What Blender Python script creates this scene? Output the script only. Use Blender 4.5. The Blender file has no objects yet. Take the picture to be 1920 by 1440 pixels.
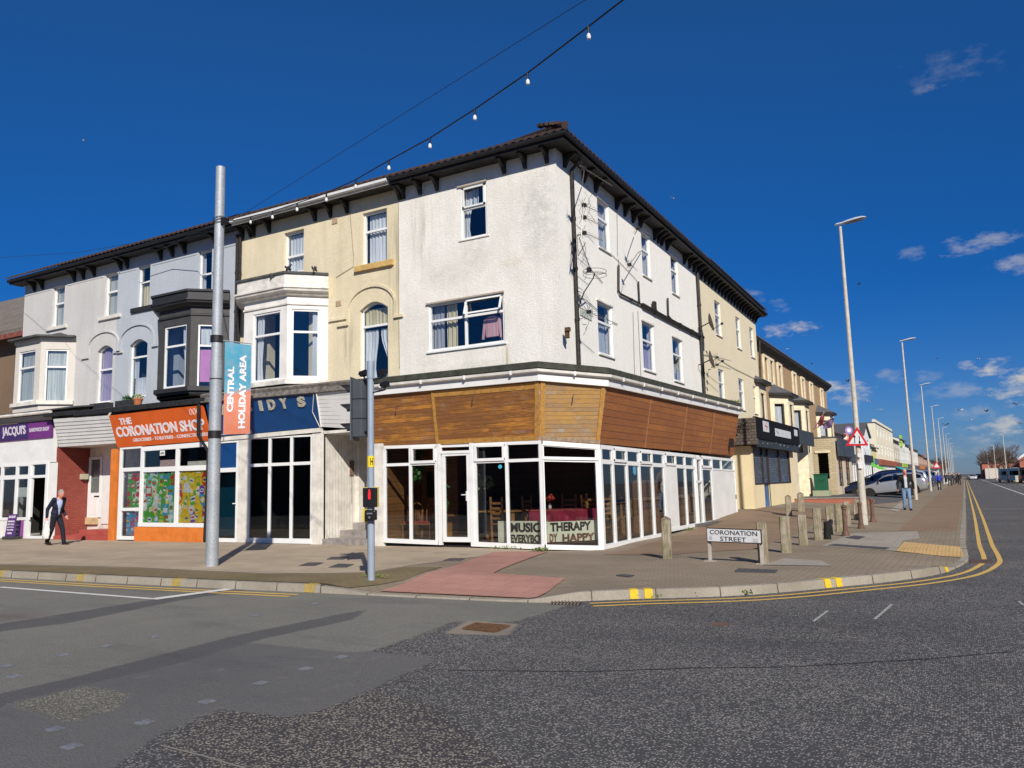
import bpy, bmesh, math, random, mathutils
from mathutils import Vector, Matrix
random.seed(7)
R = math.radians
SC = bpy.context.scene
COL = SC.collection
PI = math.pi

FOC = 1475.0                       # focal length in pixels of a 1920 px wide picture
def _u(v): return Vector(v).normalized()
_vY = _u((1808 - 960, 720 - 888, -FOC))
_v2 = _u((0, 720 - (888 + 848 * .026), -FOC))
_up = _vY.cross(_v2).normalized()
if _up[1] < 0: _up = -_up
_vX = _vY.cross(_up).normalized()
RM = Matrix((_vX, _vY, _up))       # camera axes -> world axes
CAM = Vector((0, 0, 1.62))
cam = bpy.data.cameras.new("camera")
cam.lens = 36 * FOC / 1920
cam.sensor_width = 36
cam.clip_start = .05
cam.clip_end = 5000
camo = bpy.data.objects.new("camera", cam)
COL.objects.link(camo)
camo.matrix_world = Matrix.Translation(CAM) @ RM.to_4x4()
SC.camera = camo

SUN_AZ = Vector((.67, -.74)).normalized()
SUN_EL = R(33)
SC.view_settings.view_transform = 'Standard'
SC.view_settings.look = 'None'
SC.view_settings.exposure = 0.1
SC.view_settings.gamma = 1
world = bpy.data.worlds.new("World")
SC.world = world
world.use_nodes = True
wn, wl = world.node_tree.nodes, world.node_tree.links
wn.clear()
w_out = wn.new('ShaderNodeOutputWorld')
w_bg = wn.new('ShaderNodeBackground')
w_sky = wn.new('ShaderNodeTexSky')
w_sky.sky_type = 'NISHITA'
w_sky.sun_disc = False
w_sky.sun_elevation = SUN_EL
w_sky.sun_rotation = math.atan2(SUN_AZ.x, SUN_AZ.y)
w_sky.altitude = 0
w_sky.air_density = 1.0
w_sky.dust_density = .05
w_sky.ozone_density = 3.0
w_bg.inputs['Strength'].default_value = .072
w_tc = wn.new('ShaderNodeTexCoord')
w_hsv = wn.new('ShaderNodeHueSaturation')
w_hsv.inputs['Saturation'].default_value = 1.14
w_hsv.inputs['Value'].default_value = 1.0
w_tint = wn.new('ShaderNodeMixRGB'); w_tint.blend_type = 'MULTIPLY'; w_tint.inputs[0].default_value = 1; w_tint.inputs[2].default_value = (.86, .93, 1.12, 1)
w_sx = wn.new('ShaderNodeSeparateXYZ'); w_rp = wn.new('ShaderNodeValToRGB')       # clear air low down: the horizon stays blue
wl.new(w_tc.outputs['Generated'], w_sx.inputs[0]); wl.new(w_sx.outputs[2], w_rp.inputs[0])
for p_, c_ in ((0, (.30, .40, .62)), (.06, (.36, .50, .74)), (.22, (.40, .56, .80)), (.5, (.66, .80, .95))):
    e_ = w_rp.color_ramp.elements[0] if p_ == 0 else w_rp.color_ramp.elements.new(p_)
    e_.position = p_; e_.color = (*c_, 1)
w_rp.color_ramp.elements[-1].color = (.85, .95, 1, 1)
w_low = wn.new('ShaderNodeMixRGB'); w_low.blend_type = 'MULTIPLY'; w_low.inputs[0].default_value = 1
wl.new(w_sky.outputs[0], w_tint.inputs[1]); wl.new(w_tint.outputs[0], w_low.inputs[1]); wl.new(w_rp.outputs[0], w_low.inputs[2]); wl.new(w_low.outputs[0], w_hsv.inputs['Color'])
def dirpx(px, py):
    return (RM @ Vector((px - 960, 720 - py, -FOC))).normalized()
CLOUDS = [(1742, 166, .024, .006, .22), (1720, 474, .020, .010, .28), (1838, 458, .045, .013, .45), (1905, 492, .026, .012, .45), (1852, 689, .03, .014, 1),
          (1580, 735, .042, .02, .9), (1484, 620, .032, .013, .8), (1462, 571, .018, .013, .4), (1415, 560, .020, .012, .35),
          (1870, 797, .034, .016, .85), (1672, 706, .020, .009, .3), (1745, 738, .030, .010, .22), (1800, 730, .028, .012, .35),
          (1905, 715, .034, .026, 1), (1790, 832, .05, .012, .25), (1740, 705, .02, .01, .25), (1880, 845, .05, .012, .3),
          (1780, 130, .05, .02, .12), (1830, 770, .04, .012, .3)]
w_noise = wn.new('ShaderNodeTexNoise'); w_noise.inputs['Scale'].default_value = 34; w_noise.inputs['Detail'].default_value = 7
w_noise.inputs['Roughness'].default_value = .62
w_mapn = wn.new('ShaderNodeMapping'); w_mapn.inputs['Scale'].default_value = (1, 1, 2.2)
wl.new(w_tc.outputs['Generated'], w_mapn.inputs[0]); wl.new(w_mapn.outputs[0], w_noise.inputs['Vector'])
def wmath(op, a, b=None, c=None):
    n = wn.new('ShaderNodeMath'); n.operation = op
    for i, s in enumerate((a, b, c)):
        if s is None: continue
        if isinstance(s, (int, float)): n.inputs[i].default_value = s
        else: wl.new(s, n.inputs[i])
    return n.outputs[0]
_acc = None
for (px, py, ww, hh, den) in CLOUDS:
    d = dirpx(px, py)
    side = Vector((d.y, -d.x, 0)).normalized(); upv = side.cross(d).normalized()
    if upv.z < 0: upv = -upv
    vals = []
    for axis, sc_ in ((side, ww), (upv, hh)):
        dp = wn.new('ShaderNodeVectorMath'); dp.operation = 'DOT_PRODUCT'
        wl.new(w_tc.outputs['Generated'], dp.inputs[0]); dp.inputs[1].default_value = axis
        t = wmath('MULTIPLY', wmath('SUBTRACT', dp.outputs['Value'], d.dot(axis)), 1 / sc_)
        vals.append(wmath('MULTIPLY', t, t))
    r2 = wmath('ADD', vals[0], vals[1])
    fd = wn.new('ShaderNodeVectorMath'); fd.operation = 'DOT_PRODUCT'
    wl.new(w_tc.outputs['Generated'], fd.inputs[0]); fd.inputs[1].default_value = d
    m = wmath('SUBTRACT', 1.25, wmath('ADD', r2, wmath('MULTIPLY', wmath('SUBTRACT', .60, w_noise.outputs['Fac']), 5.5)))
    m = wmath('MULTIPLY', wmath('POWER', wmath('MINIMUM', wmath('MAXIMUM', wmath('MULTIPLY', m, .85), 0), 1), 1.2), den)
    m = wmath('MULTIPLY', m, wmath('GREATER_THAN', fd.outputs['Value'], 0))
    _acc = m if _acc is None else wmath('MAXIMUM', _acc, m)
w_mix = wn.new('ShaderNodeMixRGB'); w_mix.inputs[2].default_value = (6.4, 6.5, 6.7, 1)
wl.new(_acc, w_mix.inputs[0]); wl.new(w_hsv.outputs[0], w_mix.inputs[1])
wl.new(w_mix.outputs[0], w_bg.inputs['Color'])
wl.new(w_bg.outputs[0], w_out.inputs['Surface'])
sun = bpy.data.lights.new("sun", 'SUN')
sun.energy = 5.0
sun.angle = R(.53)
sun.color = (1, .93, .83)
suno = bpy.data.objects.new("sun", sun)
COL.objects.link(suno)
sdir = Vector((SUN_AZ.x * math.cos(SUN_EL), SUN_AZ.y * math.cos(SUN_EL), math.sin(SUN_EL)))
suno.rotation_euler = sdir.to_track_quat('Z', 'Y').to_euler()
suno.location = (20, -25, 40)

def ray(px, py): return dirpx(px, py)
def oy(px, py, y): d = ray(px, py); return CAM + d * (y / d.y)
def ox(px, py, x): d = ray(px, py); return CAM + d * (x / d.x)
def oz(px, py, z): d = ray(px, py); return CAM + d * ((z - CAM.z) / d.z)

MATS = {}
class NT:
    def __init__(s, name):
        m = bpy.data.materials.new(name); m.use_nodes = True
        s.m = m; s.n = m.node_tree.nodes; s.l = m.node_tree.links
        s.b = s.n['Principled BSDF']; s.out = s.n['Material Output']
        s.tc = s.n.new('ShaderNodeTexCoord')
    def new(s, t, **kw):
        n = s.n.new(t)
        for k, v in kw.items(): setattr(n, k, v)
        return n
    def put(s, sock, v):
        if isinstance(v, bpy.types.NodeSocket): s.l.new(v, sock)
        elif isinstance(v, (tuple, list)) and len(v) == 3 and sock.type == 'RGBA': sock.default_value = (*v, 1)
        else: sock.default_value = v
    def vec(s, scale=(1, 1, 1), loc=(0, 0, 0), rot=(0, 0, 0)):
        g = s.new('ShaderNodeNewGeometry')
        m = s.new('ShaderNodeMapping'); s.l.new(g.outputs['Position'], m.inputs[0])
        m.inputs['Scale'].default_value = scale; m.inputs['Location'].default_value = loc; m.inputs['Rotation'].default_value = rot
        return m.outputs[0]
    def noise(s, scale, detail=3, rough=.5, vec=None, dist=0):
        n = s.new('ShaderNodeTexNoise'); n.inputs['Scale'].default_value = scale
        n.inputs['Detail'].default_value = detail; n.inputs['Roughness'].default_value = rough; n.inputs['Distortion'].default_value = dist
        s.l.new(vec if vec else s.vec(), n.inputs['Vector']); return n.outputs['Fac']
    def voro(s, scale, vec=None, feat='F1', out='Distance'):
        n = s.new('ShaderNodeTexVoronoi'); n.feature = feat; n.inputs['Scale'].default_value = scale
        s.l.new(vec if vec else s.vec(), n.inputs['Vector']); return n.outputs[out]
    def ramp(s, fac, stops, interp='LINEAR'):
        r = s.new('ShaderNodeValToRGB'); r.color_ramp.interpolation = interp
        e = r.color_ramp.elements
        while len(e) < len(stops): e.new(.5)
        for i, (p, c) in enumerate(stops):
            e[i].position = p; e[i].color = (c, c, c, 1) if isinstance(c, (int, float)) else (*c, 1)
        s.put(r.inputs[0], fac); return r.outputs[0]
    def mix(s, fac, a, b, mode='MIX'):
        m = s.new('ShaderNodeMixRGB', blend_type=mode); s.put(m.inputs[0], fac); s.put(m.inputs[1], a); s.put(m.inputs[2], b); return m.outputs[0]
    def math(s, op, a, b=None, clamp=False):
        m = s.new('ShaderNodeMath', operation=op, use_clamp=clamp); s.put(m.inputs[0], a)
        if b is not None: s.put(m.inputs[1], b)
        return m.outputs[0]
    def sep(s, v):
        n = s.new('ShaderNodeSeparateXYZ'); s.l.new(v, n.inputs[0]); return n.outputs
    def comb(s, x, y, z=0.):
        n = s.new('ShaderNodeCombineXYZ'); s.put(n.inputs[0], x); s.put(n.inputs[1], y); s.put(n.inputs[2], z); return n.outputs[0]
    def bump(s, h, strength=.3, dist=.01):
        b = s.new('ShaderNodeBump'); b.inputs['Strength'].default_value = strength; b.inputs['Distance'].default_value = dist
        s.l.new(h, b.inputs['Height']); s.l.new(b.outputs[0], s.b.inputs['Normal'])
    def set(s, col=None, rough=None, metal=None, spec=None):
        if col is not None: s.put(s.b.inputs['Base Color'], col)
        if rough is not None: s.put(s.b.inputs['Roughness'], rough)
        if metal is not None: s.put(s.b.inputs['Metallic'], metal)
        if spec is not None: s.put(s.b.inputs['Specular IOR Level'], spec)
        return s.m

def dark(c, k): return tuple(x * k for x in c)
def M(name, col, rough=.6, metal=0, var=.12, vs=4, bump=0, bs=60, spec=.4):
    """plain paint, plastic, metal or cloth with a little uneven colour"""
    if name in MATS: return MATS[name]
    t = NT(name)
    n = t.noise(vs, 4, .6)
    c = t.mix(t.ramp(n, [(.3, 0), (.7, 1)]), dark(col, 1 - var), dark(col, 1 + var * .5))
    t.set(c, rough, metal, spec)
    if bump: t.bump(t.noise(bs, 3), bump, .01)
    MATS[name] = t.m; return t.m

def render_wall(name, col, dirt=(.30, .27, .21), amt=.5, rough_cast=.6, seed=0, streak=.5, spots=()):
    """painted roughcast render with weather stains and runs"""
    if name in MATS: return MATS[name]
    t = NT(name)
    big = t.noise(.9, 6, .62, t.vec((1, 1, .8), (seed, seed * 2, 0)))
    runs = t.noise(1.0, 5, .6, t.vec((3.2, 3.2, .28), (seed * 3, 1, 0)))
    fine = t.noise(14, 3, .6)
    f = t.math('MULTIPLY', t.ramp(big, [(.42, 0), (.66, 1)]), amt)
    f2 = t.math('MULTIPLY', t.ramp(runs, [(.46, 0), (.70, 1)]), streak)
    c = t.mix(t.ramp(fine, [(.35, 0), (.7, 1)]), dark(col, .93), dark(col, 1.03))
    c = t.mix(f, c, tuple(col[i] * .55 + dirt[i] * .45 for i in range(3)))
    c = t.mix(f2, c, tuple(col[i] * .62 + dirt[i] * .38 for i in range(3)))
    if spots:
        q = t.sep(t.vec()); grit = t.math('ADD', t.math('MULTIPLY', t.noise(5, 6, .75), .6), t.math('MULTIPLY', t.noise(30, 3, .7), .4)); rn_ = t.noise(1, 4, .6, t.vec((9, 9, .5)))
        for x, z, rx, rz, k, dc in spots:
            a = t.math('DIVIDE', t.math('SUBTRACT', q[0], x), rx); b = t.math('DIVIDE', t.math('SUBTRACT', q[2], z), rz)
            m = t.math('SUBTRACT', 1., t.math('ADD', t.math('MULTIPLY', a, a), t.math('MULTIPLY', b, b)), True)
            g = t.ramp(grit if rz < rx * 2.2 else rn_, [(.42, 0), (.62, 1)])
            c = t.mix(t.math('MULTIPLY', t.math('MULTIPLY', m, g), k), c, dc)
    sp = t.ramp(t.noise(55, 2, .5), [(.66, 0), (.74, .35)])
    c = t.mix(sp, c, dark(col, .5))
    t.set(c, .92, 0, .2)
    t.bump(t.math('ADD', t.math('MULTIPLY', t.voro(55), .6), t.noise(28, 4, .7)), rough_cast, .012)
    MATS[name] = t.m; return t.m

def brick_mat(name, c1, c2, mortar, bw=.225, bh=.075, ground=False, ms=.012, rough=.85, rot=0, var=.25):
    if name in MATS: return MATS[name]
    t = NT(name)
    s = t.sep(t.vec(rot=(0, 0, rot)))
    v = t.comb(s[0], s[1]) if ground else t.comb(t.math('ADD', s[0], s[1]), s[2])
    b = t.new('ShaderNodeTexBrick'); t.l.new(v, b.inputs['Vector'])
    b.inputs['Scale'].default_value = 1; b.inputs['Brick Width'].default_value = bw; b.inputs['Row Height'].default_value = bh
    b.inputs['Mortar Size'].default_value = ms; b.inputs['Mortar Smooth'].default_value = .3; b.inputs['Bias'].default_value = 0
    t.put(b.inputs['Color1'], c1); t.put(b.inputs['Color2'], c2); t.put(b.inputs['Mortar'], mortar)
    n = t.noise(2.3, 5, .65); n2 = t.noise(40, 3, .6)
    c = t.mix(t.ramp(n, [(.35, 0), (.7, var)]), b.outputs['Color'], dark(c1, .55))
    c = t.mix(t.ramp(n2, [(.3, 0), (.75, .25)]), c, dark(c2, 1.35))
    t.set(c, rough, 0, .25)
    t.bump(t.math('ADD', t.math('MULTIPLY', b.outputs['Fac'], -1), t.math('MULTIPLY', n2, .3)), .5, .006)
    MATS[name] = t.m; return t.m

def asphalt(name, base, stone, lo=.5, hi=.62, scale=75, warm=.5, patch=.35, seed=0):
    """worn asphalt: pale and dark chippings in a dark binder; lo/hi set how many chippings show"""
    t = NT(name)
    v = t.vec(loc=(seed, seed, 0))
    wv = t.vec((1, 1, 1), (seed, 0, 0))
    cell = t.voro(scale, v, 'F1', 'Color'); dist = t.voro(scale, v)
    big = t.noise(.55, 5, .6, wv); mid = t.noise(3.5, 5, .65, wv)
    g = t.sep(cell)[0]
    thr = t.math('ADD', g, t.math('MULTIPLY', t.math('SUBTRACT', mid, .5), .5))
    st = t.ramp(thr, [(lo, 0), (hi, 1)])
    inside = t.ramp(dist, [(.25, 1), (.6, 0)])
    f = t.math('MULTIPLY', st, inside)
    hue = t.mix(t.math('MULTIPLY', t.sep(cell)[1], warm), stone, (stone[0] * 1.12, stone[1] * .95, stone[2] * .76))
    b2 = t.mix(t.ramp(t.noise(130, 2, .6), [(.3, 0), (.75, 1)]), dark(base, .6), dark(base, 1.35))
    c = t.mix(f, b2, hue)
    c = t.mix(t.ramp(big, [(.38, 0), (.72, patch)]), c, dark(base, .9))
    oil = t.noise(1.3, 6, .7, t.vec((.35, 1.2, 1), (seed + 4, 2, 0), (0, 0, .35)))
    c = t.mix(t.ramp(oil, [(.55, 0), (.75, patch * 1.1)]), c, dark(base, .75))
    c = t.mix(t.ramp(t.noise(2.1, 4, .6, t.vec(loc=(seed + 9, 5, 0))), [(.62, 0), (.8, .22)]), c, (stone[0] * .9, stone[1] * .84, stone[2] * .7))
    t.set(c, .88, 0, .25)
    t.bump(t.math('ADD', t.math('MULTIPLY', inside, .8), t.noise(200, 2)), .55, .006)
    MATS[name] = t.m; return t.m

def wood_mat(name, c_fresh, c_dark, c_grey, grey=.4, wear=.5, board=.098, seed=0, rot=0):
    if name in MATS: return MATS[name]
    t = NT(name)
    p = t.sep(t.vec())
    along = t.math('ADD', p[0], t.math('MULTIPLY', p[1], 1.0))
    row = t.math('FLOOR', t.math('DIVIDE', p[2], board))
    seg = t.math('FLOOR', t.math('ADD', t.math('DIVIDE', along, 3.4), t.math('MULTIPLY', row, .37)))
    wnn = t.new('ShaderNodeTexWhiteNoise', noise_dimensions='3D')
    t.l.new(t.comb(row, seg, float(seed)), wnn.inputs['Vector'])
    wr = wnn.outputs['Value']
    grain = t.noise(1, 5, .6, t.comb(t.math('MULTIPLY', along, 4.), t.math('MULTIPLY', p[2], 85), t.math('MULTIPLY', row, 3.1)))
    patch = t.math('ADD', t.math('MULTIPLY', t.noise(1, 4, .6, t.comb(t.math('MULTIPLY', along, .6), t.math('MULTIPLY', row, 4.7), float(seed * 3))), .55), t.math('MULTIPLY', t.noise(1, 4, .65, t.comb(t.math('MULTIPLY', along, 3.2), t.math('MULTIPLY', p[2], 42), 3.)), .45))
    c = t.mix(t.ramp(grain, [(.3, 0), (.72, 1)]), dark(c_fresh, .62), dark(c_fresh, 1.1))
    c = t.mix(t.math('MULTIPLY', wr, .35), c, dark(c_fresh, .5))
    w = t.ramp(t.math('ADD', t.math('MULTIPLY', patch, .75), t.math('ADD', t.math('MULTIPLY', wr, .05), t.math('ADD', t.math('MULTIPLY', t.noise(.55, 3, .5, t.vec(loc=(seed, 0, 0))), .22), t.math('MULTIPLY', grain, .30)))), [(.65 - wear * .1, 0), (.725 - wear * .08, 1)])
    c = t.mix(t.math('MULTIPLY', w, .9), c, t.mix(grain, dark(c_dark, .6), dark(c_dark, 1.5)))
    pg = t.math('ADD', t.math('MULTIPLY', t.noise(1, 4, .6, t.comb(t.math('MULTIPLY', along, 1.7), t.math('MULTIPLY', row, 5.3), float(seed + 8))), .7), t.math('MULTIPLY', t.noise(1, 3, .5, t.comb(t.math('MULTIPLY', along, 8), t.math('MULTIPLY', p[2], 70), 1.)), .3))
    c = t.mix(t.math('MULTIPLY', t.ramp(pg, [(.56, 0), (.68, 1)]), grey), c, t.mix(grain, dark(c_grey, .7), dark(c_grey, 1.2)))
    fr = t.math('FRACT', t.math('DIVIDE', p[2], board))
    gap = t.ramp(fr, [(0, 1), (.05, .0), (.95, 0), (1, 1)])
    c = t.mix(t.math('MULTIPLY', gap, .85), c, (.012, .008, .005))
    kn = t.voro(1, t.comb(t.math('MULTIPLY', along, 2.7), t.math('MULTIPLY', p[2], 11), 0.))
    c = t.mix(t.ramp(kn, [(.05, .8), (.11, 0)]), c, (.06, .025, .01))
    t.set(c, .62, 0, .35)
    t.bump(t.math('SUBTRACT', t.math('MULTIPLY', grain, .35), gap), .55, .01)
    MATS[name] = t.m; return t.m

def glass_mat(name, tint=(.62, .68, .68), refl=.05, k=1.0):
    if name in MATS: return MATS[name]
    t = NT(name)
    tr = t.new('ShaderNodeBsdfTransparent'); tr.inputs[0].default_value = (*tint, 1)
    gl = t.new('ShaderNodeBsdfGlossy'); gl.inputs['Roughness'].default_value = .012
    fr = t.new('ShaderNodeFresnel'); gm = t.new('ShaderNodeNewGeometry')
    t.l.new(t.math('SUBTRACT', 1.5, t.math('MULTIPLY', gm.outputs['Backfacing'], .8333)), fr.inputs[0])
    bp = t.new('ShaderNodeBump'); bp.inputs['Strength'].default_value = .04; bp.inputs['Distance'].default_value = .02
    t.l.new(t.noise(1.6, 2), bp.inputs['Height']); t.l.new(bp.outputs[0], gl.inputs['Normal'])
    mx = t.new('ShaderNodeMixShader')
    t.l.new(t.math('ADD', t.math('MULTIPLY', fr.outputs[0], k), refl, True), mx.inputs[0])
    t.l.new(tr.outputs[0], mx.inputs[1]); t.l.new(gl.outputs[0], mx.inputs[2])
    t.l.new(mx.outputs[0], t.out.inputs['Surface'])
    MATS[name] = t.m; return t.m

WL = {}                                  # world location of every object made
class MB:
    def __init__(s): s.v = []; s.f = []; s.mi = []
    def add(s, vs, fs, mi=0):
        o = len(s.v); s.v += [Vector(v) for v in vs]
        for f in fs: s.f.append([i + o for i in f]); s.mi.append(mi)
        return s
    def prism(s, a, b, mi=0):            # a, b: matching rings of points
        n = len(a)
        s.add(list(a) + list(b), [list(range(n))[::-1], list(range(n, 2 * n))] + [[i, (i + 1) % n, n + (i + 1) % n, n + i] for i in range(n)], mi); return s
    def box(s, x0, x1, y0, y1, z0, z1, mi=0):
        return s.prism([(x0, y0, z0), (x1, y0, z0), (x1, y1, z0), (x0, y1, z0)], [(x0, y0, z1), (x1, y0, z1), (x1, y1, z1), (x0, y1, z1)], mi)
    def obox(s, c, half, mat3=None, mi=0):
        c = Vector(c); m = mat3 or Matrix.Identity(3)
        P = lambda x, y, z: c + m @ Vector((x * half[0], y * half[1], z * half[2]))
        return s.prism([P(-1, -1, -1), P(1, -1, -1), P(1, 1, -1), P(-1, 1, -1)], [P(-1, -1, 1), P(1, -1, 1), P(1, 1, 1), P(-1, 1, 1)], mi)
    def slab4(s, pts, th, mi=0):         # four corners plus a thickness along their normal (towards -n)
        p = [Vector(q) for q in pts]; n = (p[1] - p[0]).cross(p[3] - p[0]).normalized()
        return s.prism(p, [q - n * th for q in p], mi)
    def cyl(s, p0, p1, r0, r1=None, n=12, mi=0):
        r1 = r0 if r1 is None else r1
        p0, p1 = Vector(p0), Vector(p1); d = (p1 - p0).normalized()
        a = d.orthogonal().normalized(); b = d.cross(a)
        q = [(math.cos(2 * PI * i / n), math.sin(2 * PI * i / n)) for i in range(n)]
        return s.prism([p0 + (a * c + b * t) * r0 for c, t in q], [p1 + (a * c + b * t) * r1 for c, t in q], mi)
    def tube(s, pts, r, n=8, mi=0, r1=None):
        pts = [Vector(p) for p in pts]; rings = []; a = None
        for i, p in enumerate(pts):
            d = (pts[min(i + 1, len(pts) - 1)] - pts[max(i - 1, 0)]).normalized()
            if a is None: a = d.orthogonal().normalized()
            a = (a - d * a.dot(d)).normalized(); b = d.cross(a)
            rr = r if r1 is None else r + (r1 - r) * i / (len(pts) - 1)
            rings.append([p + (a * math.cos(2 * PI * k / n) + b * math.sin(2 * PI * k / n)) * rr for k in range(n)])
        fs = [[i * n + k, i * n + (k + 1) % n, (i + 1) * n + (k + 1) % n, (i + 1) * n + k] for i in range(len(pts) - 1) for k in range(n)]
        fs += [list(range(n))[::-1], [(len(pts) - 1) * n + k for k in range(n)]]
        return s.add([v for r_ in rings for v in r_], fs, mi)
    def lathe(s, prof, c=(0, 0, 0), n=20, mi=0, mat3=None):   # prof: (r, z)
        c = Vector(c); m = mat3 or Matrix.Identity(3)
        vs = [c + m @ Vector((r * math.cos(2 * PI * k / n), r * math.sin(2 * PI * k / n), z)) for r, z in prof for k in range(n)]
        fs = [[i * n + k, i * n + (k + 1) % n, (i + 1) * n + (k + 1) % n, (i + 1) * n + k] for i in range(len(prof) - 1) for k in range(n)]
        fs += [list(range(n))[::-1], [(len(prof) - 1) * n + k for k in range(n)]]
        return s.add(vs, fs, mi)
    def ball(s, c, r, n=12, mi=0, sc=(1, 1, 1), mat3=None):
        m = mat3 or Matrix.Identity(3)
        prof = [(math.sin(PI * i / (n // 2)), -math.cos(PI * i / (n // 2))) for i in range(1, n // 2)]
        prof = [(.001, -1)] + prof + [(.001, 1)]
        t = MB().lathe(prof, n=n)
        c = Vector(c)
        return s.add([c + m @ Vector((v.x * r * sc[0], v.y * r * sc[1], v.z * r * sc[2])) for v in t.v], t.f, mi)
    def sweep(s, path, prof, mi=0, closed=True):    # prof: (outward offset, z) swept along an xy path, outward = right of travel
        P = [Vector((p[0], p[1])) for p in path]; n = len(P); rings = []
        for i in range(n):
            ns = []
            if i > 0: d = (P[i] - P[i - 1]).normalized(); ns.append(Vector((d.y, -d.x)))
            if i < n - 1: d = (P[i + 1] - P[i]).normalized(); ns.append(Vector((d.y, -d.x)))
            m = sum(ns, Vector((0, 0))); m = m / m.dot(ns[0]) * 1.0 if len(ns) > 1 else m
            zz = path[i][2] if len(path[i]) > 2 else 0
            rings.append([Vector((P[i].x + m.x * o, P[i].y + m.y * o, z + zz)) for o, z in prof])
        k = len(prof)
        fs = [[i * k + j, (i + 1) * k + j, (i + 1) * k + (j + 1) % k, i * k + (j + 1) % k] for i in range(n - 1) for j in range(k if closed else k - 1)]
        if closed: fs += [list(range(k)), [(n - 1) * k + j for j in range(k)][::-1]]
        return s.add([v for r_ in rings for v in r_], fs, mi)
    def build(s, name, mats, parent=None, smooth=False, origin=None, bevel=0, recalc=True):
        if not isinstance(mats, (list, tuple)): mats = [mats]
        if parent is not None: off = WL[parent.name]
        elif origin is not None: off = Vector(origin)
        else:
            xs = [v.x for v in s.v]; ys = [v.y for v in s.v]; zs = [v.z for v in s.v]
            off = Vector(((min(xs) + max(xs)) / 2, (min(ys) + max(ys)) / 2, min(zs)))
        me = bpy.data.meshes.new(name)
        me.from_pydata([v - off for v in s.v], [], s.f)
        for m in mats: me.materials.append(m)
        me.polygons.foreach_set('material_index', s.mi)
        if recalc:
            bm = bmesh.new(); bm.from_mesh(me)
            bmesh.ops.recalc_face_normals(bm, faces=bm.faces)
            bm.to_mesh(me); bm.free()
        if smooth: me.polygons.foreach_set('use_smooth', [True] * len(me.polygons))
        o = bpy.data.objects.new(name, me); COL.objects.link(o)
        if smooth == 'auto' or bevel:
            if bevel:
                b = o.modifiers.new('bevel', 'BEVEL'); b.width = bevel; b.segments = 2; b.limit_method = 'ANGLE'; b.angle_limit = R(40)
        if smooth: me.set_sharp_from_angle(angle=R(38))
        if parent is not None: o.parent = parent
        else: o.location = off
        WL[o.name] = off.copy()
        return o

def thing(name, label, cat, loc=(0, 0, 0), group=None, rz=0):
    o = bpy.data.objects.new(name, None); COL.objects.link(o); o.location = loc; o.empty_display_size = .2
    o.rotation_euler = (0, 0, rz)
    WL[o.name] = Vector(loc); return tag(o, label, cat, group)
def tag(o, label, cat, group=None):
    o['label'] = label; o['category'] = cat
    if group: o['group'] = group
    return o
def struct(o): o['kind'] = 'structure'; return o
def dup(root, loc, rz=None, label=None, group=None, scale=None):
    r = root.copy(); COL.objects.link(r); r.location = loc
    if rz is not None: r.rotation_euler = (0, 0, rz)
    if scale: r.scale = scale
    if label: r['label'] = label
    if group: r['group'] = group
    for ch in list(root.children):
        c = ch.copy(); COL.objects.link(c); c.parent = r
        for g in list(ch.children):
            d = g.copy(); COL.objects.link(d); d.parent = c
    return r

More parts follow.
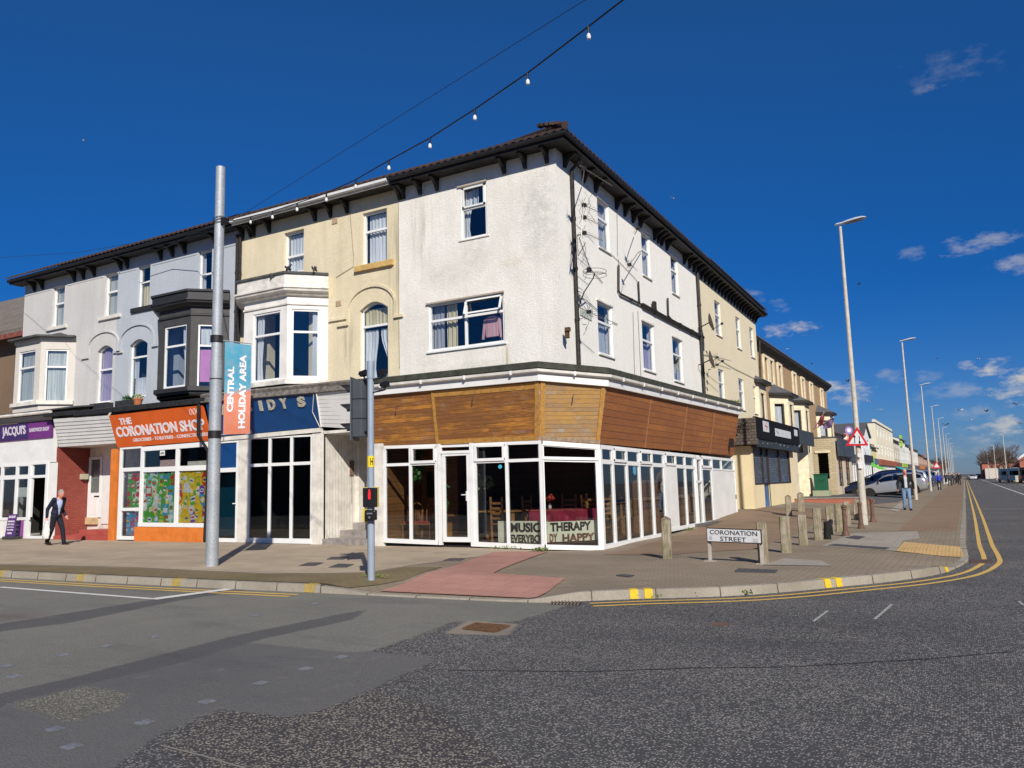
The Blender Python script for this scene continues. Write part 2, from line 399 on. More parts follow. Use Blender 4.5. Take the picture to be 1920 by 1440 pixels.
class Pl:
    """vertical plane: origin (x,y), direction of u, outward normal n; d = distance outwards"""
    def __init__(s, o, ud, n): s.o = Vector(o); s.ud = Vector(ud).normalized(); s.nn = Vector(n).normalized()
    def w(s, u, z, d=0): p = s.o + s.ud * u + s.nn * d; return Vector((p.x, p.y, z))
    def px(s, x, y, d=0):
        r = ray(x, y); o = s.o + s.nn * d
        t = (o - Vector((CAM.x, CAM.y))).dot(s.nn) / Vector((r.x, r.y)).dot(s.nn)
        q = CAM + r * t
        return (Vector((q.x, q.y)) - o).dot(s.ud), q.z
    def rect(s, tl, tr, bl, br, d=0):
        a, b, c, e = [s.px(*p, d) for p in (tl, tr, bl, br)]
        return (a[0] + c[0]) / 2, (b[0] + e[0]) / 2, (c[1] + e[1]) / 2, (a[1] + b[1]) / 2
    def box(s, mb, u0, u1, z0, z1, d0, d1, mi=0):
        return mb.prism([s.w(u0, z0, d0), s.w(u1, z0, d0), s.w(u1, z0, d1), s.w(u0, z0, d1)], [s.w(u0, z1, d0), s.w(u1, z1, d0), s.w(u1, z1, d1), s.w(u0, z1, d1)], mi)
    def boxes(s, mb, qs, d0, d1):
        for i, q in enumerate(qs): s.box(mb, *q, d0 - .0012 * i, d1 + .0012 * i)
    def poly(s, mb, uz, d0, d1, mi=0): return mb.prism([s.w(u, z, d0) for u, z in uz], [s.w(u, z, d1) for u, z in uz], mi)
    def quadpx(s, mb, pts, d0, d1, mi=0): return s.poly(mb, [s.px(*p, d1) for p in pts], d0, d1, mi)
    def hb(s, mb, a, b, h, d0, d1, mi=0):      # bar whose top edge runs between two pixels, h metres deep
        (u0, z0), (u1, z1) = s.px(*a, d1), s.px(*b, d1)
        return s.poly(mb, [(u0, z0), (u1, z1), (u1, z1 - h), (u0, z0 - h)], d0, d1, mi)
    def vb(s, mb, x, y, w, z0, z1, d0, d1, mi=0):  # upright through a pixel, w metres wide
        u = s.px(x, y, d1)[0]
        return s.box(mb, u - w / 2, u + w / 2, z0, z1, d0, d1, mi)
    def wall(s, mb, u0, u1, z0, z1, ops, th=.24, mi=0):
        ops = [o for o in ops if o[1] > u0 and o[0] < u1]
        us = sorted(set([u0, u1] + [min(max(x, u0), u1) for o in ops for x in o[:2]])); zs = sorted(set([z0, z1] + [min(max(x, z0), z1) for o in ops for x in o[2:4]]))
        for i in range(len(us) - 1):
            for j in range(len(zs) - 1):
                cu, cz = (us[i] + us[i + 1]) / 2, (zs[j] + zs[j + 1]) / 2
                if any(o[0] < cu < o[1] and o[2] < cz < o[3] for o in ops): continue
                mb.add([s.w(us[i], zs[j]), s.w(us[i + 1], zs[j]), s.w(us[i + 1], zs[j + 1]), s.w(us[i], zs[j + 1])], [[0, 1, 2, 3]], mi)
                mb.add([s.w(us[i], zs[j], -th), s.w(us[i + 1], zs[j], -th), s.w(us[i + 1], zs[j + 1], -th), s.w(us[i], zs[j + 1], -th)], [[3, 2, 1, 0]], mi)
        for a, b, c, e in [o[:4] for o in ops]:
            for p, q in (((a, c), (a, e)), ((a, e), (b, e)), ((b, e), (b, c)), ((b, c), (a, c))):
                mb.add([s.w(*p), s.w(*q), s.w(*q, -th), s.w(*p, -th)], [[0, 1, 2, 3]], mi)
        return mb
    def arch(s, mb, u0, u1, zs, zt, d0, d1, mi=0):   # infill between a flat head at zt and a segmental arch springing at zs
        n = 10; pts = [(u0 + (u1 - u0) * i / n, zs + (zt - zs) * math.sin(PI * i / n)) for i in range(n + 1)]
        for i in range(n):
            (a, b), (c, e) = pts[i], pts[i + 1]
            s.poly(mb, [(a, b), (c, e), (c, zt + .012), (a, zt + .012)], d0, d1, mi)

FONT = None
def text_mb(mb, txt, O, U, V, width, height, depth=.012, mi=0, bold=.0, spacing=1.0, center=False):
    """letters as real raised shapes: O = lower left corner, U and V unit directions, fitted to width x height"""
    c = bpy.data.curves.new('letters', 'FONT'); c.body = txt; c.size = 1; c.offset = bold; c.space_character = spacing
    c.extrude = .5; c.resolution_u = 3
    o = bpy.data.objects.new('letters', c); COL.objects.link(o)
    bpy.context.view_layer.update()
    me = bpy.data.meshes.new_from_object(o.evaluated_get(bpy.context.evaluated_depsgraph_get()))
    xs = [v.co.x for v in me.vertices]; ys = [v.co.y for v in me.vertices]
    x0, x1, y0, y1 = min(xs), max(xs), min(ys), max(ys)
    O, U, V = Vector(O), Vector(U).normalized(), Vector(V).normalized(); N = U.cross(V)
    vs = [O + U * ((v.co.x - x0) / (x1 - x0) * width) + V * ((v.co.y - y0) / (y1 - y0) * height) + N * ((v.co.z + .5) * depth) for v in me.vertices]
    mb.add(vs, [list(p.vertices) for p in me.polygons], mi)
    bpy.data.objects.remove(o); bpy.data.curves.remove(c); bpy.data.meshes.remove(me)
    return mb
def sm(a, b, x):
    t = max(0, min(1, (x - a) / (b - a))); return t * t * (3 - 2 * t)
def gh(x, y):                            # height of the footway
    z = .12
    s = max(0, min(1, (-2.3 - x) / 4.6)) ** .8
    z += .33 * sm(22.5, 33.5, y) * s - .05 * math.exp(-((x + 7.6) ** 2 / 4 + (y - 22) ** 2 / 9))
    z -= .075 * math.exp(-((x + 7.6) ** 2 + (y - 17.6) ** 2) / 3)
    z -= .10 * sm(-9.1, -8.2, x) * (1 - sm(-5.6, -4.7, x)) * (1 - sm(10.2, 11.8, y))
    z -= .09 * sm(14.8, 15.6, y) * (1 - sm(17.4, 18.4, y)) * sm(-1.6, -.4, x)
    return z
def opx(px, py):                         # pixel -> point on the footway
    p = oz(px, py, .12)
    for _ in range(6): p = oz(px, py, gh(p.x, p.y))
    return p
def catmull(P, n=6):
    out = []
    for i in range(len(P) - 1):
        a, b, c, d = P[max(i - 1, 0)], P[i], P[i + 1], P[min(i + 2, len(P) - 1)]
        for k in range(n):
            t = k / n
            out.append(tuple(.5 * (2 * b[j] + (c[j] - a[j]) * t + (2 * a[j] - 5 * b[j] + 4 * c[j] - d[j]) * t * t + (3 * b[j] - a[j] - 3 * c[j] + d[j]) * t ** 3) for j in (0, 1)))
    return out + [P[-1]]
GX = [-60, -50, -42, -36] + [-32 + .5 * i for i in range(70)]
GY = [9 + .5 * i for i in range(24)] + [21 + i for i in range(30)] + [55, 60, 70, 90, 130, 200, 300, 450]
def drape(name, poly, off, mat, hf=gh):
    bm = bmesh.new()
    vv = [bm.verts.new((p[0], p[1], 0)) for p in poly]
    for tri_ in mathutils.geometry.tessellate_polygon([[Vector((p[0], p[1], 0)) for p in poly]]): bm.faces.new([vv[i] for i in tri_])
    xs = [v.co.x for v in bm.verts]; ys = [v.co.y for v in bm.verts]
    for g, ax in ((GX, 0), (GY, 1)):
        lo, hi = (min(xs), max(xs)) if ax == 0 else (min(ys), max(ys))
        for c in g:
            if lo < c < hi:
                bmesh.ops.bisect_plane(bm, geom=bm.verts[:] + bm.edges[:] + bm.faces[:], plane_co=(c, c, 0), plane_no=(1, 0, 0) if ax == 0 else (0, 1, 0))
    for v in bm.verts: v.co.z = hf(v.co.x, v.co.y) + off
    bm.normal_update()
    for f in bm.faces:
        if f.normal.z < 0: f.normal_flip()
    me = bpy.data.meshes.new(name); bm.to_mesh(me); bm.free(); me.materials.append(mat)
    o = bpy.data.objects.new(name, me); COL.objects.link(o); WL[o.name] = Vector((0, 0, 0)); return struct(o)
flat = lambda x, y: 0

A_fore = asphalt('asphalt_forecourt', (.10, .10, .105), (.20, .20, .20), .6, .85, 90, .2, .4, 12)
import numpy as np
ZONES = {
 'old': [(-900, 1068), (0, 1074), (300, 1090), (640, 1110), (1000, 1127), (1085, 1127), (1020, 1150), (960, 1166), (850, 1165), (800, 1185), (740, 1206), (690, 1222), (600, 1228), (470, 1214), (330, 1240), (200, 1272), (60, 1310), (-80, 1330), (-900, 1440)],
 'smooth': [(470, 1205), (640, 1222), (700, 1222), (820, 1236), (760, 1262), (700, 1290), (610, 1330), (540, 1345), (410, 1330), (300, 1375), (210, 1440), (-300, 1560), (-300, 1380), (0, 1325), (130, 1285), (300, 1238)],
 'coarse': [(410, 1330), (540, 1345), (610, 1330), (700, 1290), (820, 1330), (980, 1450), (700, 1500), (430, 1470), (295, 1398)],
 'pale': [(20, 1322), (160, 1286), (248, 1300), (215, 1332), (128, 1355)],
 'strip': [(-240, 1200), (0, 1170), (300, 1122), (430, 1106), (470, 1105), (330, 1127), (130, 1168), (0, 1184), (-240, 1216)],
 'strip2': [(-240, 1350), (0, 1300), (130, 1272), (440, 1192), (640, 1151), (690, 1143), (660, 1162), (500, 1196), (330, 1245), (150, 1286), (20, 1318), (-240, 1385)],
 'mud': [(-240, 1172), (0, 1162), (100, 1158), (60, 1150), (-240, 1152)],
 'drain': [(832, 1188), (878, 1163), (972, 1170), (952, 1192)]}
gx0, gx1, gy0, gy1, gs = -30., 3., 1.2, 12., .09
nx, ny = int((gx1 - gx0) / gs), int((gy1 - gy0) / gs)
XX, YY = np.meshgrid(np.linspace(gx0, gx1, nx + 1), np.linspace(gy0, gy1, ny + 1))
def zone(pxs, soft):
    P_ = [oz(x, y, 0) for x, y in pxs]; P_ = [(p.x, p.y) for p in P_]; ins = np.zeros(XX.shape, bool); dist = np.full(XX.shape, 1e9)
    for (ax, ay), (bx, by) in zip(P_, P_[1:] + P_[:1]):
        ins ^= ((ay > YY) != (by > YY)) & (XX < (bx - ax) * (YY - ay) / ((by - ay) or 1e-9) + ax)
        L = (bx - ax) ** 2 + (by - ay) ** 2 + 1e-9; t = np.clip(((XX - ax) * (bx - ax) + (YY - ay) * (by - ay)) / L, 0, 1)
        dist = np.minimum(dist, np.hypot(XX - ax - t * (bx - ax), YY - ay - t * (by - ay)))
    return np.clip(.5 + np.where(ins, dist, -dist) / soft, 0, 1)
Zm = {k: zone(v, .5 if k in ('mud',) else .22) for k, v in ZONES.items()}
verts = np.stack([XX.ravel(), YY.ravel(), np.zeros(XX.size)], 1)
ii = (np.arange(ny)[:, None] * (nx + 1) + np.arange(nx)[None]).ravel()
faces = np.stack([ii, ii + 1, ii + nx + 2, ii + nx + 1], 1).tolist(); vl = verts.tolist(); k0 = len(vl)
gx1 = float(XX.max()); gy1 = float(YY.max())
for (a, b, c, d) in ((-400, gx0, -300, 2500), (gx1, 400, -300, 2500), (gx0, gx1, -300, gy0), (gx0, gx1, gy1, 2500)):
    vl += [[a, c, 0], [b, c, 0], [b, d, 0], [a, d, 0]]; faces.append([k0, k0 + 1, k0 + 2, k0 + 3]); k0 += 4
me = bpy.data.meshes.new('road'); me.from_pydata(vl, [], faces)
for nm, ks in (('zoneA', ('old', 'smooth', 'coarse')), ('zoneB', ('pale', 'strip', 'mud')), ('zoneC', ('drain', 'strip2', 'drain'))):
    at_ = me.color_attributes.new(nm, 'FLOAT_COLOR', 'POINT'); arr = np.zeros((len(vl), 4), np.float32)
    for j, k in enumerate(ks): arr[:XX.size, j] = Zm[k].ravel()
    at_.data.foreach_set('color', arr.ravel())
t = NT('road_asphalt')
edge = t.math('SUBTRACT', t.math('ADD', t.math('MULTIPLY', t.noise(9, 5, .7), .9), t.math('MULTIPLY', t.noise(45, 3, .6), .35)), .62)
def zmask(nm, ch, hard=4.):
    a_ = t.new('ShaderNodeAttribute'); a_.attribute_name = nm; s_ = t.new('ShaderNodeSeparateColor'); t.l.new(a_.outputs['Color'], s_.inputs[0])
    z = t.math('ADD', s_.outputs[ch], t.math('MULTIPLY', edge, .55)); return t.math('MULTIPLY', t.math('SUBTRACT', z, .5 - .5 / hard), hard, True)
big = t.noise(.35, 5, .6); mid = t.noise(2.6, 5, .65); fine = t.noise(150, 2, .6)
track = t.noise(.8, 4, .6, t.vec((.22, 1.0, 1), (0, 0, 0), (0, 0, -.25)))
def chips(scale, lo, hi, wm, sd):
    v = t.vec(loc=(sd, sd, 0)); dv = t.mix(.018, v, t.new('ShaderNodeTexNoise').outputs['Color'])
    col = t.sep(t.voro(scale, v, 'F1', 'Color')); dist = t.voro(scale, v)
    g = t.math('ADD', col[0], t.math('ADD', t.math('MULTIPLY', t.math('SUBTRACT', mid, .5), .5), t.math('MULTIPLY', t.math('SUBTRACT', track, .5), wm)))
    f = t.math('MULTIPLY', t.ramp(g, [(lo, 0), (hi, 1)]), t.ramp(dist, [(.28, 1), (.62, 0)])); return f, col[1], col[2]
def tone(base, k=.45): return t.mix(t.ramp(fine, [(.3, 0), (.75, 1)]), dark(base, 1 - k), dark(base, 1 + k))
f1, h1, v1 = chips(62, .34, .55, 1.3, 0); f2, h2, v2 = chips(105, .42, .70, .3, 3)
st1 = t.mix(h1, (.24, .235, .225), t.mix(v1, (.34, .31, .27), (.43, .41, .385)))
c = t.mix(f1, tone((.064, .063, .063)), st1)
c_old = t.mix(f2, tone((.175, .17, .145), .25), (.27, .265, .23))
c_sm = t.mix(t.math('MULTIPLY', f2, .35), tone((.125, .122, .117), .18), (.22, .215, .21))
c_co = t.mix(f1, tone((.052, .05, .052)), t.mix(h1, (.30, .27, .225), (.42, .37, .295)))
c_st = t.mix(t.math('MULTIPLY', f2, .5), tone((.098, .096, .094), .3), (.17, .17, .17))
c_pa = t.mix(f1, tone((.12, .115, .095)), (.36, .345, .27))
for m_, cc in ((zmask('zoneA', 0), c_old), (zmask('zoneA', 1), c_sm), (zmask('zoneA', 2), c_co), (zmask('zoneB', 0), c_pa), (zmask('zoneB', 1), c_st), (zmask('zoneC', 1), c_st), (t.math('MULTIPLY', zmask('zoneB', 2, 2), .6), t.mix(f2, (.16, .13, .105), (.30, .25, .20))), (zmask('zoneC', 0), tone((.26, .225, .18), .2))):
    c = t.mix(m_, c, cc)
c = t.mix(t.ramp(big, [(.42, 0), (.68, .28)]), c, (.06, .06, .066))
c = t.mix(t.ramp(t.noise(1.1, 6, .7, t.vec((.3, 1.1, 1), (4, 2, 0), (0, 0, .3))), [(.53, 0), (.70, .35)]), c, (.055, .055, .062))
c = t.mix(t.ramp(t.noise(2.7, 5, .65, t.vec(loc=(9, 5, 0))), [(.60, 0), (.76, .30)]), c, (.30, .27, .22))
c = t.mix(t.ramp(t.noise(7, 3, .7, t.vec(loc=(1, 7, 0))), [(.72, 0), (.76, .6)]), c, (.03, .03, .032))
t.set(c, .88, 0, .25); t.bump(t.math('ADD', t.math('MULTIPLY', f1, .9), t.math('MULTIPLY', fine, .5)), .6, .006)
me.materials.append(t.m); o = bpy.data.objects.new('road', me); COL.objects.link(o); struct(o)

KP = [(-60, 8.9), (-40, 9.05), (-25, 9.15)] + [tuple(oz(*p, 0)[:2]) for p in ((0, 1082), (300, 1098), (640, 1114), (800, 1122), (1000, 1130), (1100, 1127), (1200, 1123), (1400, 1116), (1600, 1098), (1700, 1087), (1772, 1074), (1812, 1056))] + [(-.06, 18.2), (-.09, 21), (-.08, 25), (-.05, 40), (-.05, 90), (-.05, 160), (-.05, 460)]
KL = catmull(KP, 5)
def off_path(path, o):
    out = []
    P = [Vector(p) for p in path]
    for i, p in enumerate(P):
        d = (P[min(i + 1, len(P) - 1)] - P[max(i - 1, 0)]).normalized()
        out.append(p + Vector((d.y, -d.x)) * o)
    return out
PAVE = NT('footway_paving')
def paving(name, c1, c2, mortar, bw, bh, moss=.3, rot=0, ms=.008, var=.4):
    t = NT(name)
    s = t.sep(t.vec(rot=(0, 0, rot)))
    b = t.new('ShaderNodeTexBrick'); t.l.new(t.comb(s[0], s[1]), b.inputs['Vector'])
    b.inputs['Scale'].default_value = 1; b.inputs['Brick Width'].default_value = bw; b.inputs['Row Height'].default_value = bh
    b.inputs['Mortar Size'].default_value = ms; b.inputs['Mortar Smooth'].default_value = .2
    t.put(b.inputs['Color1'], c1); t.put(b.inputs['Color2'], c2); t.put(b.inputs['Mortar'], mortar)
    c = t.mix(t.ramp(t.noise(1.1, 6, .65), [(.38, 0), (.7, var)]), b.outputs['Color'], dark(c1, .6))
    c = t.mix(t.ramp(t.noise(.6, 5, .6, t.vec(loc=(4, 4, 0))), [(.5, 0), (.72, moss)]), c, (.10, .095, .035))
    c = t.mix(t.ramp(t.noise(60, 3, .7), [(.3, 0), (.75, .45)]), c, dark(c2, 1.3))
    c = t.mix(t.ramp(t.voro(2.6), [(.035, .55), (.05, 0)]), c, (.42, .40, .36))
    c = t.mix(t.ramp(t.noise(.28, 4, .6, t.vec((1, 1.6, 1), (7, 3, 0))), [(.48, 0), (.62, .38)]), c, dark(c1, .62))
    hgt_ = t.math('ADD', t.math('MULTIPLY', b.outputs['Fac'], -1), t.math('MULTIPLY', t.noise(90, 3), .5))
    if 'tactile' in name:
        s2 = t.sep(t.vec((15, 15, 1))); dx = t.math('SUBTRACT', t.math('FRACT', s2[0]), .5); dy = t.math('SUBTRACT', t.math('FRACT', s2[1]), .5)
        bl_ = t.ramp(t.math('SQRT', t.math('ADD', t.math('MULTIPLY', dx, dx), t.math('MULTIPLY', dy, dy))), [(.18, 1), (.32, 0)])
        hgt_ = t.math('ADD', hgt_, t.math('MULTIPLY', bl_, 1.5)); c = t.mix(t.math('MULTIPLY', bl_, .3), c, dark(c2, 1.35))
    t.set(c, .9, 0, .2)
    t.bump(hgt_, .5, .006)
    MATS[name] = t.m; return t.m
P_block = paving('block_paving', (.245, .20, .145), (.285, .232, .17), (.10, .082, .06), .21, .105, .25)
P_flag = paving('concrete_flags', (.36, .295, .215), (.41, .335, .245), (.165, .138, .10), .62, .45, .15, 0, .008, .45)
P_moss = paving('mossy_blocks', (.17, .135, .075), (.205, .16, .092), (.10, .08, .038), .21, .105, .75)
P_red = paving('red_tactile', (.36, .19, .15), (.41, .22, .175), (.22, .10, .075), .4, .4, .05, 0, .006, .3)
P_buff = paving('buff_tactile', (.50, .33, .14), (.56, .375, .165), (.30, .20, .10), .4, .4, .05, 0, .008, .25)
P_grey = paving('grey_flags', (.30, .27, .225), (.34, .31, .26), (.18, .16, .135), .6, .45, .1)
P_brown = paving('brown_brick_paving', (.235, .165, .11), (.275, .195, .13), (.12, .088, .06), .21, .105, .1)

kin = off_path(KL, -.14)
pave_poly = [tuple(p) for p in kin] + [(-9.6, 460), (-9.6, 20.5), (-60, 20.5)]
drape('pavement', pave_poly, 0, P_block)
mb = MB()
for i in range(len(KL) - 1):
    a, b, a2, b2 = Vector(KL[i]), Vector(KL[i + 1]), kin[i], kin[i + 1]
    z = lambda p: max(gh(p[0], p[1]), .02)
    mb.prism([(a.x, a.y, -.05), (b.x, b.y, -.05), (b2.x, b2.y, -.05), (a2.x, a2.y, -.05)],
             [(a.x * .85 + a2.x * .15, a.y * .85 + a2.y * .15, z(a) + .004), (b.x * .85 + b2.x * .15, b.y * .85 + b2.y * .15, z(b) + .004), (b2.x, b2.y, z(b2) + .004), (a2.x, a2.y, z(a2) + .004)])
tk = NT('kerb_stone')
ck = tk.mix(tk.ramp(tk.noise(1.2, 5, .6), [(.3, 0), (.7, 1)]), (.27, .24, .195), (.39, .355, .295))
ck = tk.mix(tk.ramp(tk.noise(30, 3, .7), [(.35, 0), (.8, .5)]), ck, (.16, .145, .115))
tk.set(ck, .9, 0, .2); tk.bump(tk.noise(60, 3), .4, .005)
struct(mb.build('kerb', tk.m, origin=(0, 0, 0)))
acc = 0; mj = MB()
for i in range(len(KL) - 1):
    a, b = Vector(KL[i]), Vector(KL[i + 1]); L = (b - a).length
    if b.y > 60: break
    while acc < L:
        p = a + (b - a) * (acc / L); d = (b - a).normalized(); n = Vector((d.y, -d.x))
        zt = max(gh(p.x, p.y), .02)
        q0 = p + n * .003; q1 = p - n * .145
        for s_ in (1,):
            mj.prism([(q0.x - d.x * .006, q0.y - d.y * .006, 0), (q0.x + d.x * .006, q0.y + d.y * .006, 0), (q1.x + d.x * .006, q1.y + d.y * .006, 0), (q1.x - d.x * .006, q1.y - d.y * .006, 0)],
                     [(q0.x - n.x * .02 - d.x * .006, q0.y - n.y * .02 - d.y * .006, zt + .007), (q0.x - n.x * .02 + d.x * .006, q0.y - n.y * .02 + d.y * .006, zt + .007), (q1.x + d.x * .006, q1.y + d.y * .006, zt + .007), (q1.x - d.x * .006, q1.y - d.y * .006, zt + .007)])
        acc += .91
    acc -= L
struct(mj.build('kerb_joints', M('joint_dark', (.07, .06, .05), .9), origin=(0, 0, 0)))
P = lambda *a: [opx(*p)[:2] for p in a]
drape('pavement_flags', [(-45, 10.95)] + P((-10, 1058), (250, 1064), (500, 1076), (690, 1074), (760, 1062), (880, 1046), (1000, 1034)) + [(-9, 17.4), (-9, 19), (-45, 19)], .006, P_flag)
drape('pavement_mossy_band', [(p[0], p[1] + .015) for p in kin if -45 < p[0] < -8.45] + P((760, 1085), (830, 1064), (760, 1064), (690, 1076), (500, 1078), (250, 1066), (-10, 1060)) + [(-45, 10.7)], .011, P_moss)
drape('pavement_tactile', P((712, 1110), (720, 1108), (850, 1063), (925, 1036), (1028, 1036), (940, 1068), (925, 1076), (1060, 1086), (1005, 1122), (860, 1117)), .016, P_red)
drape('pavement_tactile', P((1680, 1034), (1696, 1017), (1802, 1026), (1806, 1044)), .012, P_buff)
drape('pavement_grey_flags', P((1540, 1024), (1600, 1000), (1720, 996), (1725, 1010), (1694, 1014), (1680, 1034)), .006, P_grey)
drape('pavement_brown_brick', P((1130, 1040), (1235, 1042), (1330, 1035), (1420, 1030), (1520, 985), (1610, 960), (1500, 952), (1385, 958), (1270, 1004)), .006, P_brown)
drape('pavement_grey_flags', P((1470, 1048), (1540, 1052), (1560, 1062), (1430, 1060)), .010, P_grey)
drape('pavement_brown_brick', [(-1.7, 24), (-.3, 24), (-.2, 60), (-.2, 200), (-1.9, 200), (-1.8, 60)], .005, P_brown)
drape('forecourt', [(-9.4, 41.2), (-4.1, 41.2), (-3.2, 47), (-3.1, 460), (-9.4, 460)], .008, A_fore)
drape('pavement_edging', P((1668, 957), (1700, 935), (1712, 938), (1683, 960)), .012, P_grey)
MC = M('cast_iron_cover', (.085, .08, .085), .7, .2, .3, 9, .4, 60)
def cover(pxs, label, off=.016, mat=MC, cat='manhole cover', road=False, nm='manhole_cover'):
    pts = [oz(*p, .0) if road else opx(*p) for p in pxs]
    zz = [(p.z if not road else 0) + off for p in pts]
    m_ = MB().prism([(p.x, p.y, z - .02) for p, z in zip(pts, zz)], [(p.x, p.y, z) for p, z in zip(pts, zz)])
    c = sum(pts, Vector()) / len(pts)
    for k in range(1, 4):
        a = pts[0].lerp(pts[-1], k / 4); b = pts[1].lerp(pts[2], k / 4) if len(pts) == 4 else pts[1]
        m_.cyl((a.x, a.y, zz[0] + .001), (b.x, b.y, zz[0] + .001), .004, n=5)
    return tag(m_.build(nm, mat), label, cat)
cover([(1377, 1073), (1384, 1067), (1458, 1070), (1453, 1075)], 'long rusty iron cover in front of the street name sign')
cover([(1585, 1009), (1601, 1005), (1622, 1007), (1610, 1012)], 'small dark cover strip near the rusty bollards')
cover([(1552, 1023), (1566, 1021), (1668, 1028), (1660, 1031)], 'long thin dark channel cover beside the yellow tactile paving', nm='channel_cover')
cover([(612, 1050), (622, 1045), (655, 1045), (644, 1050)], 'dark square cover in the flags, the one farther from the signal pole and the kerb')
cover([(616, 1065), (634, 1058), (664, 1059), (650, 1065)], 'dark square cover in the flags close to the signal pole')
cover([(560, 1062), (577, 1056), (607, 1056), (590, 1062)], 'dark square cover left of the pair by the signal pole')
cover([(830, 1052), (843, 1048), (872, 1048), (862, 1052)], 'dark square cover beside the red tactile paving')
cover([(1155, 1080), (1165, 1078), (1190, 1080), (1180, 1083)], 'small black cover in the brown block paving')
M_rust = M('rusty_iron', (.14, .075, .035), .85, .2, .5, 12, .5, 60)
pts = [oz(*p, 0) for p in ((868, 1180), (893, 1170), (955, 1175), (928, 1186))]
mb = MB(); c = sum(pts, Vector()) / 4
for k in range(12):
    a = pts[0].lerp(pts[3], (k + .25) / 12); b = pts[1].lerp(pts[2], (k + .25) / 12)
    mb.cyl((a.x, a.y, .006), (b.x, b.y, .006), .012, n=6)
for a, b in ((0, 1), (1, 2), (2, 3), (3, 0)): mb.cyl((pts[a].x, pts[a].y, .006), (pts[b].x, pts[b].y, .006), .016, n=6)
mb.prism([(p.x, p.y, .001) for p in pts], [(p.x, p.y, .005) for p in pts], 1)
tag(mb.build('drain_grate', [M_rust, M('drain_dark', (.03, .02, .012), .9)]), 'rusty square drain grate set in the road by the crossing', 'drain')
pts = [oz(*p, 0) for p in ((1030, 1134), (1034, 1129), (1090, 1130), (1088, 1135))]
mb = MB()
for k in range(9):
    a = pts[0].lerp(pts[3], (k + .3) / 9); b = pts[1].lerp(pts[2], (k + .3) / 9)
    mb.cyl((a.x, a.y, .012), (b.x, b.y, .012), .014, n=6)
mb.prism([(p.x, p.y, .001) for p in pts], [(p.x, p.y, .008) for p in pts], 1)
tag(mb.build('drain_grate', [M('gully_iron', (.16, .13, .10), .8), M('gully_dark', (.015, .012, .01), .9)]), 'long narrow gully grate at the kerb where the yellow lines begin', 'drain')
pts = [oz(*p, 0) for p in ((1818, 1057), (1820, 1050), (1862, 1050), (1864, 1057))]
mb = MB().prism([(p.x, p.y, .001) for p in pts], [(p.x, p.y, .013) for p in pts])
tag(mb.build('drain_grate', M('gully_brown', (.10, .06, .045), .8)), 'brown gully cover under the yellow lines at the corner', 'drain')
cover([(1327, 1171), (1345, 1168), (1372, 1170), (1360, 1174)], 'faint red-brown round cover in the road asphalt', .006, M('cover_redbrown', (.13, .075, .06), .9), road=True)

def paint(name, col, wear=.35):
    if name in MATS: return MATS[name]
    t = NT(name)
    c = t.mix(t.ramp(t.noise(22, 5, .75), [(.62 - wear * .2, 0), (.78, .8)]), col, (.13, .12, .11))
    c = t.mix(t.ramp(t.noise(2.2, 4, .6), [(.4, 0), (.75, .35)]), c, dark(col, .6))
    t.set(c, .8, 0, .25); MATS[name] = t.m; return t.m
Y_line = paint('yellow_line', (.62, .41, .12), .25); W_line = paint('white_line', (.66, .66, .62)); Y_kerb = paint('yellow_kerb_paint', (.66, .47, .03), .5)
def ribbon(name, pts, w, off, mat):
    P = [Vector(p[:2]) for p in pts]; l = off_path(P, -w / 2); r_ = off_path(P, w / 2); m_ = MB()
    n = len(P)
    m_.add([(p.x, p.y, off) for p in l] + [(p.x, p.y, off) for p in r_], [[i, n + i, n + i + 1, i + 1] for i in range(n - 1)])
    return struct(m_.build(name, mat, origin=(0, 0, 0)))
def resample(path, i0, i1): return path[i0:i1]
kl = [p for p in KL]
left = [p for p in kl if p[0] < -8.9]; right = [p for p in kl if p[0] > -4.75]
for o in (.26, .47): ribbon('yellow_line', off_path(left, o), .095, .004, Y_line)
for o in (.25, .50): ribbon('yellow_line', off_path(right, o), .085, .006, Y_line)
ribbon('white_line', [oz(0, 1101, 0), oz(300, 1124, 0)], .10, .004, W_line)
ribbon('white_line', [oz(288, 1124, 0), oz(370, 1113, 0), oz(430, 1105, 0)], .22, .008, W_line)
ribbon('white_line', [(3.62, 34), (3.62, 60), (3.62, 120), (3.62, 300)], .12, .006, W_line)
ribbon('yellow_line', [(6.7, 30), (6.7, 300)], .1, .006, Y_line)
for y in (100, 106, 112, 118): ribbon('white_line', [(6.0, y), (6.0, y + 3)], .1, .008, W_line)
for a, b in (((1525, 1166), (1552, 1146)), ((1640, 1162), (1672, 1134)), ((1910, 1128), (1920, 1136))): ribbon('white_line', [oz(*a, 0), oz(*b, 0)], .035, .006, paint('white_worn', (.38, .38, .36), 1))
ribbon('tar_seam', [oz(x, y, 0) for x, y in ((840, 1257), (1100, 1260), (1300, 1253), (1480, 1251), (1620, 1243), (1740, 1236), (1900, 1222))], .018, .004, M('tar_seam_paint', (.018, .018, .02), .7))
ribbon('crack', [oz(x, y, 0) for x, y in ((300, 1398), (380, 1418), (440, 1436), (520, 1460))],   .02, .004, M('crack_pale', (.2, .19, .17), .9))
stud0 = None
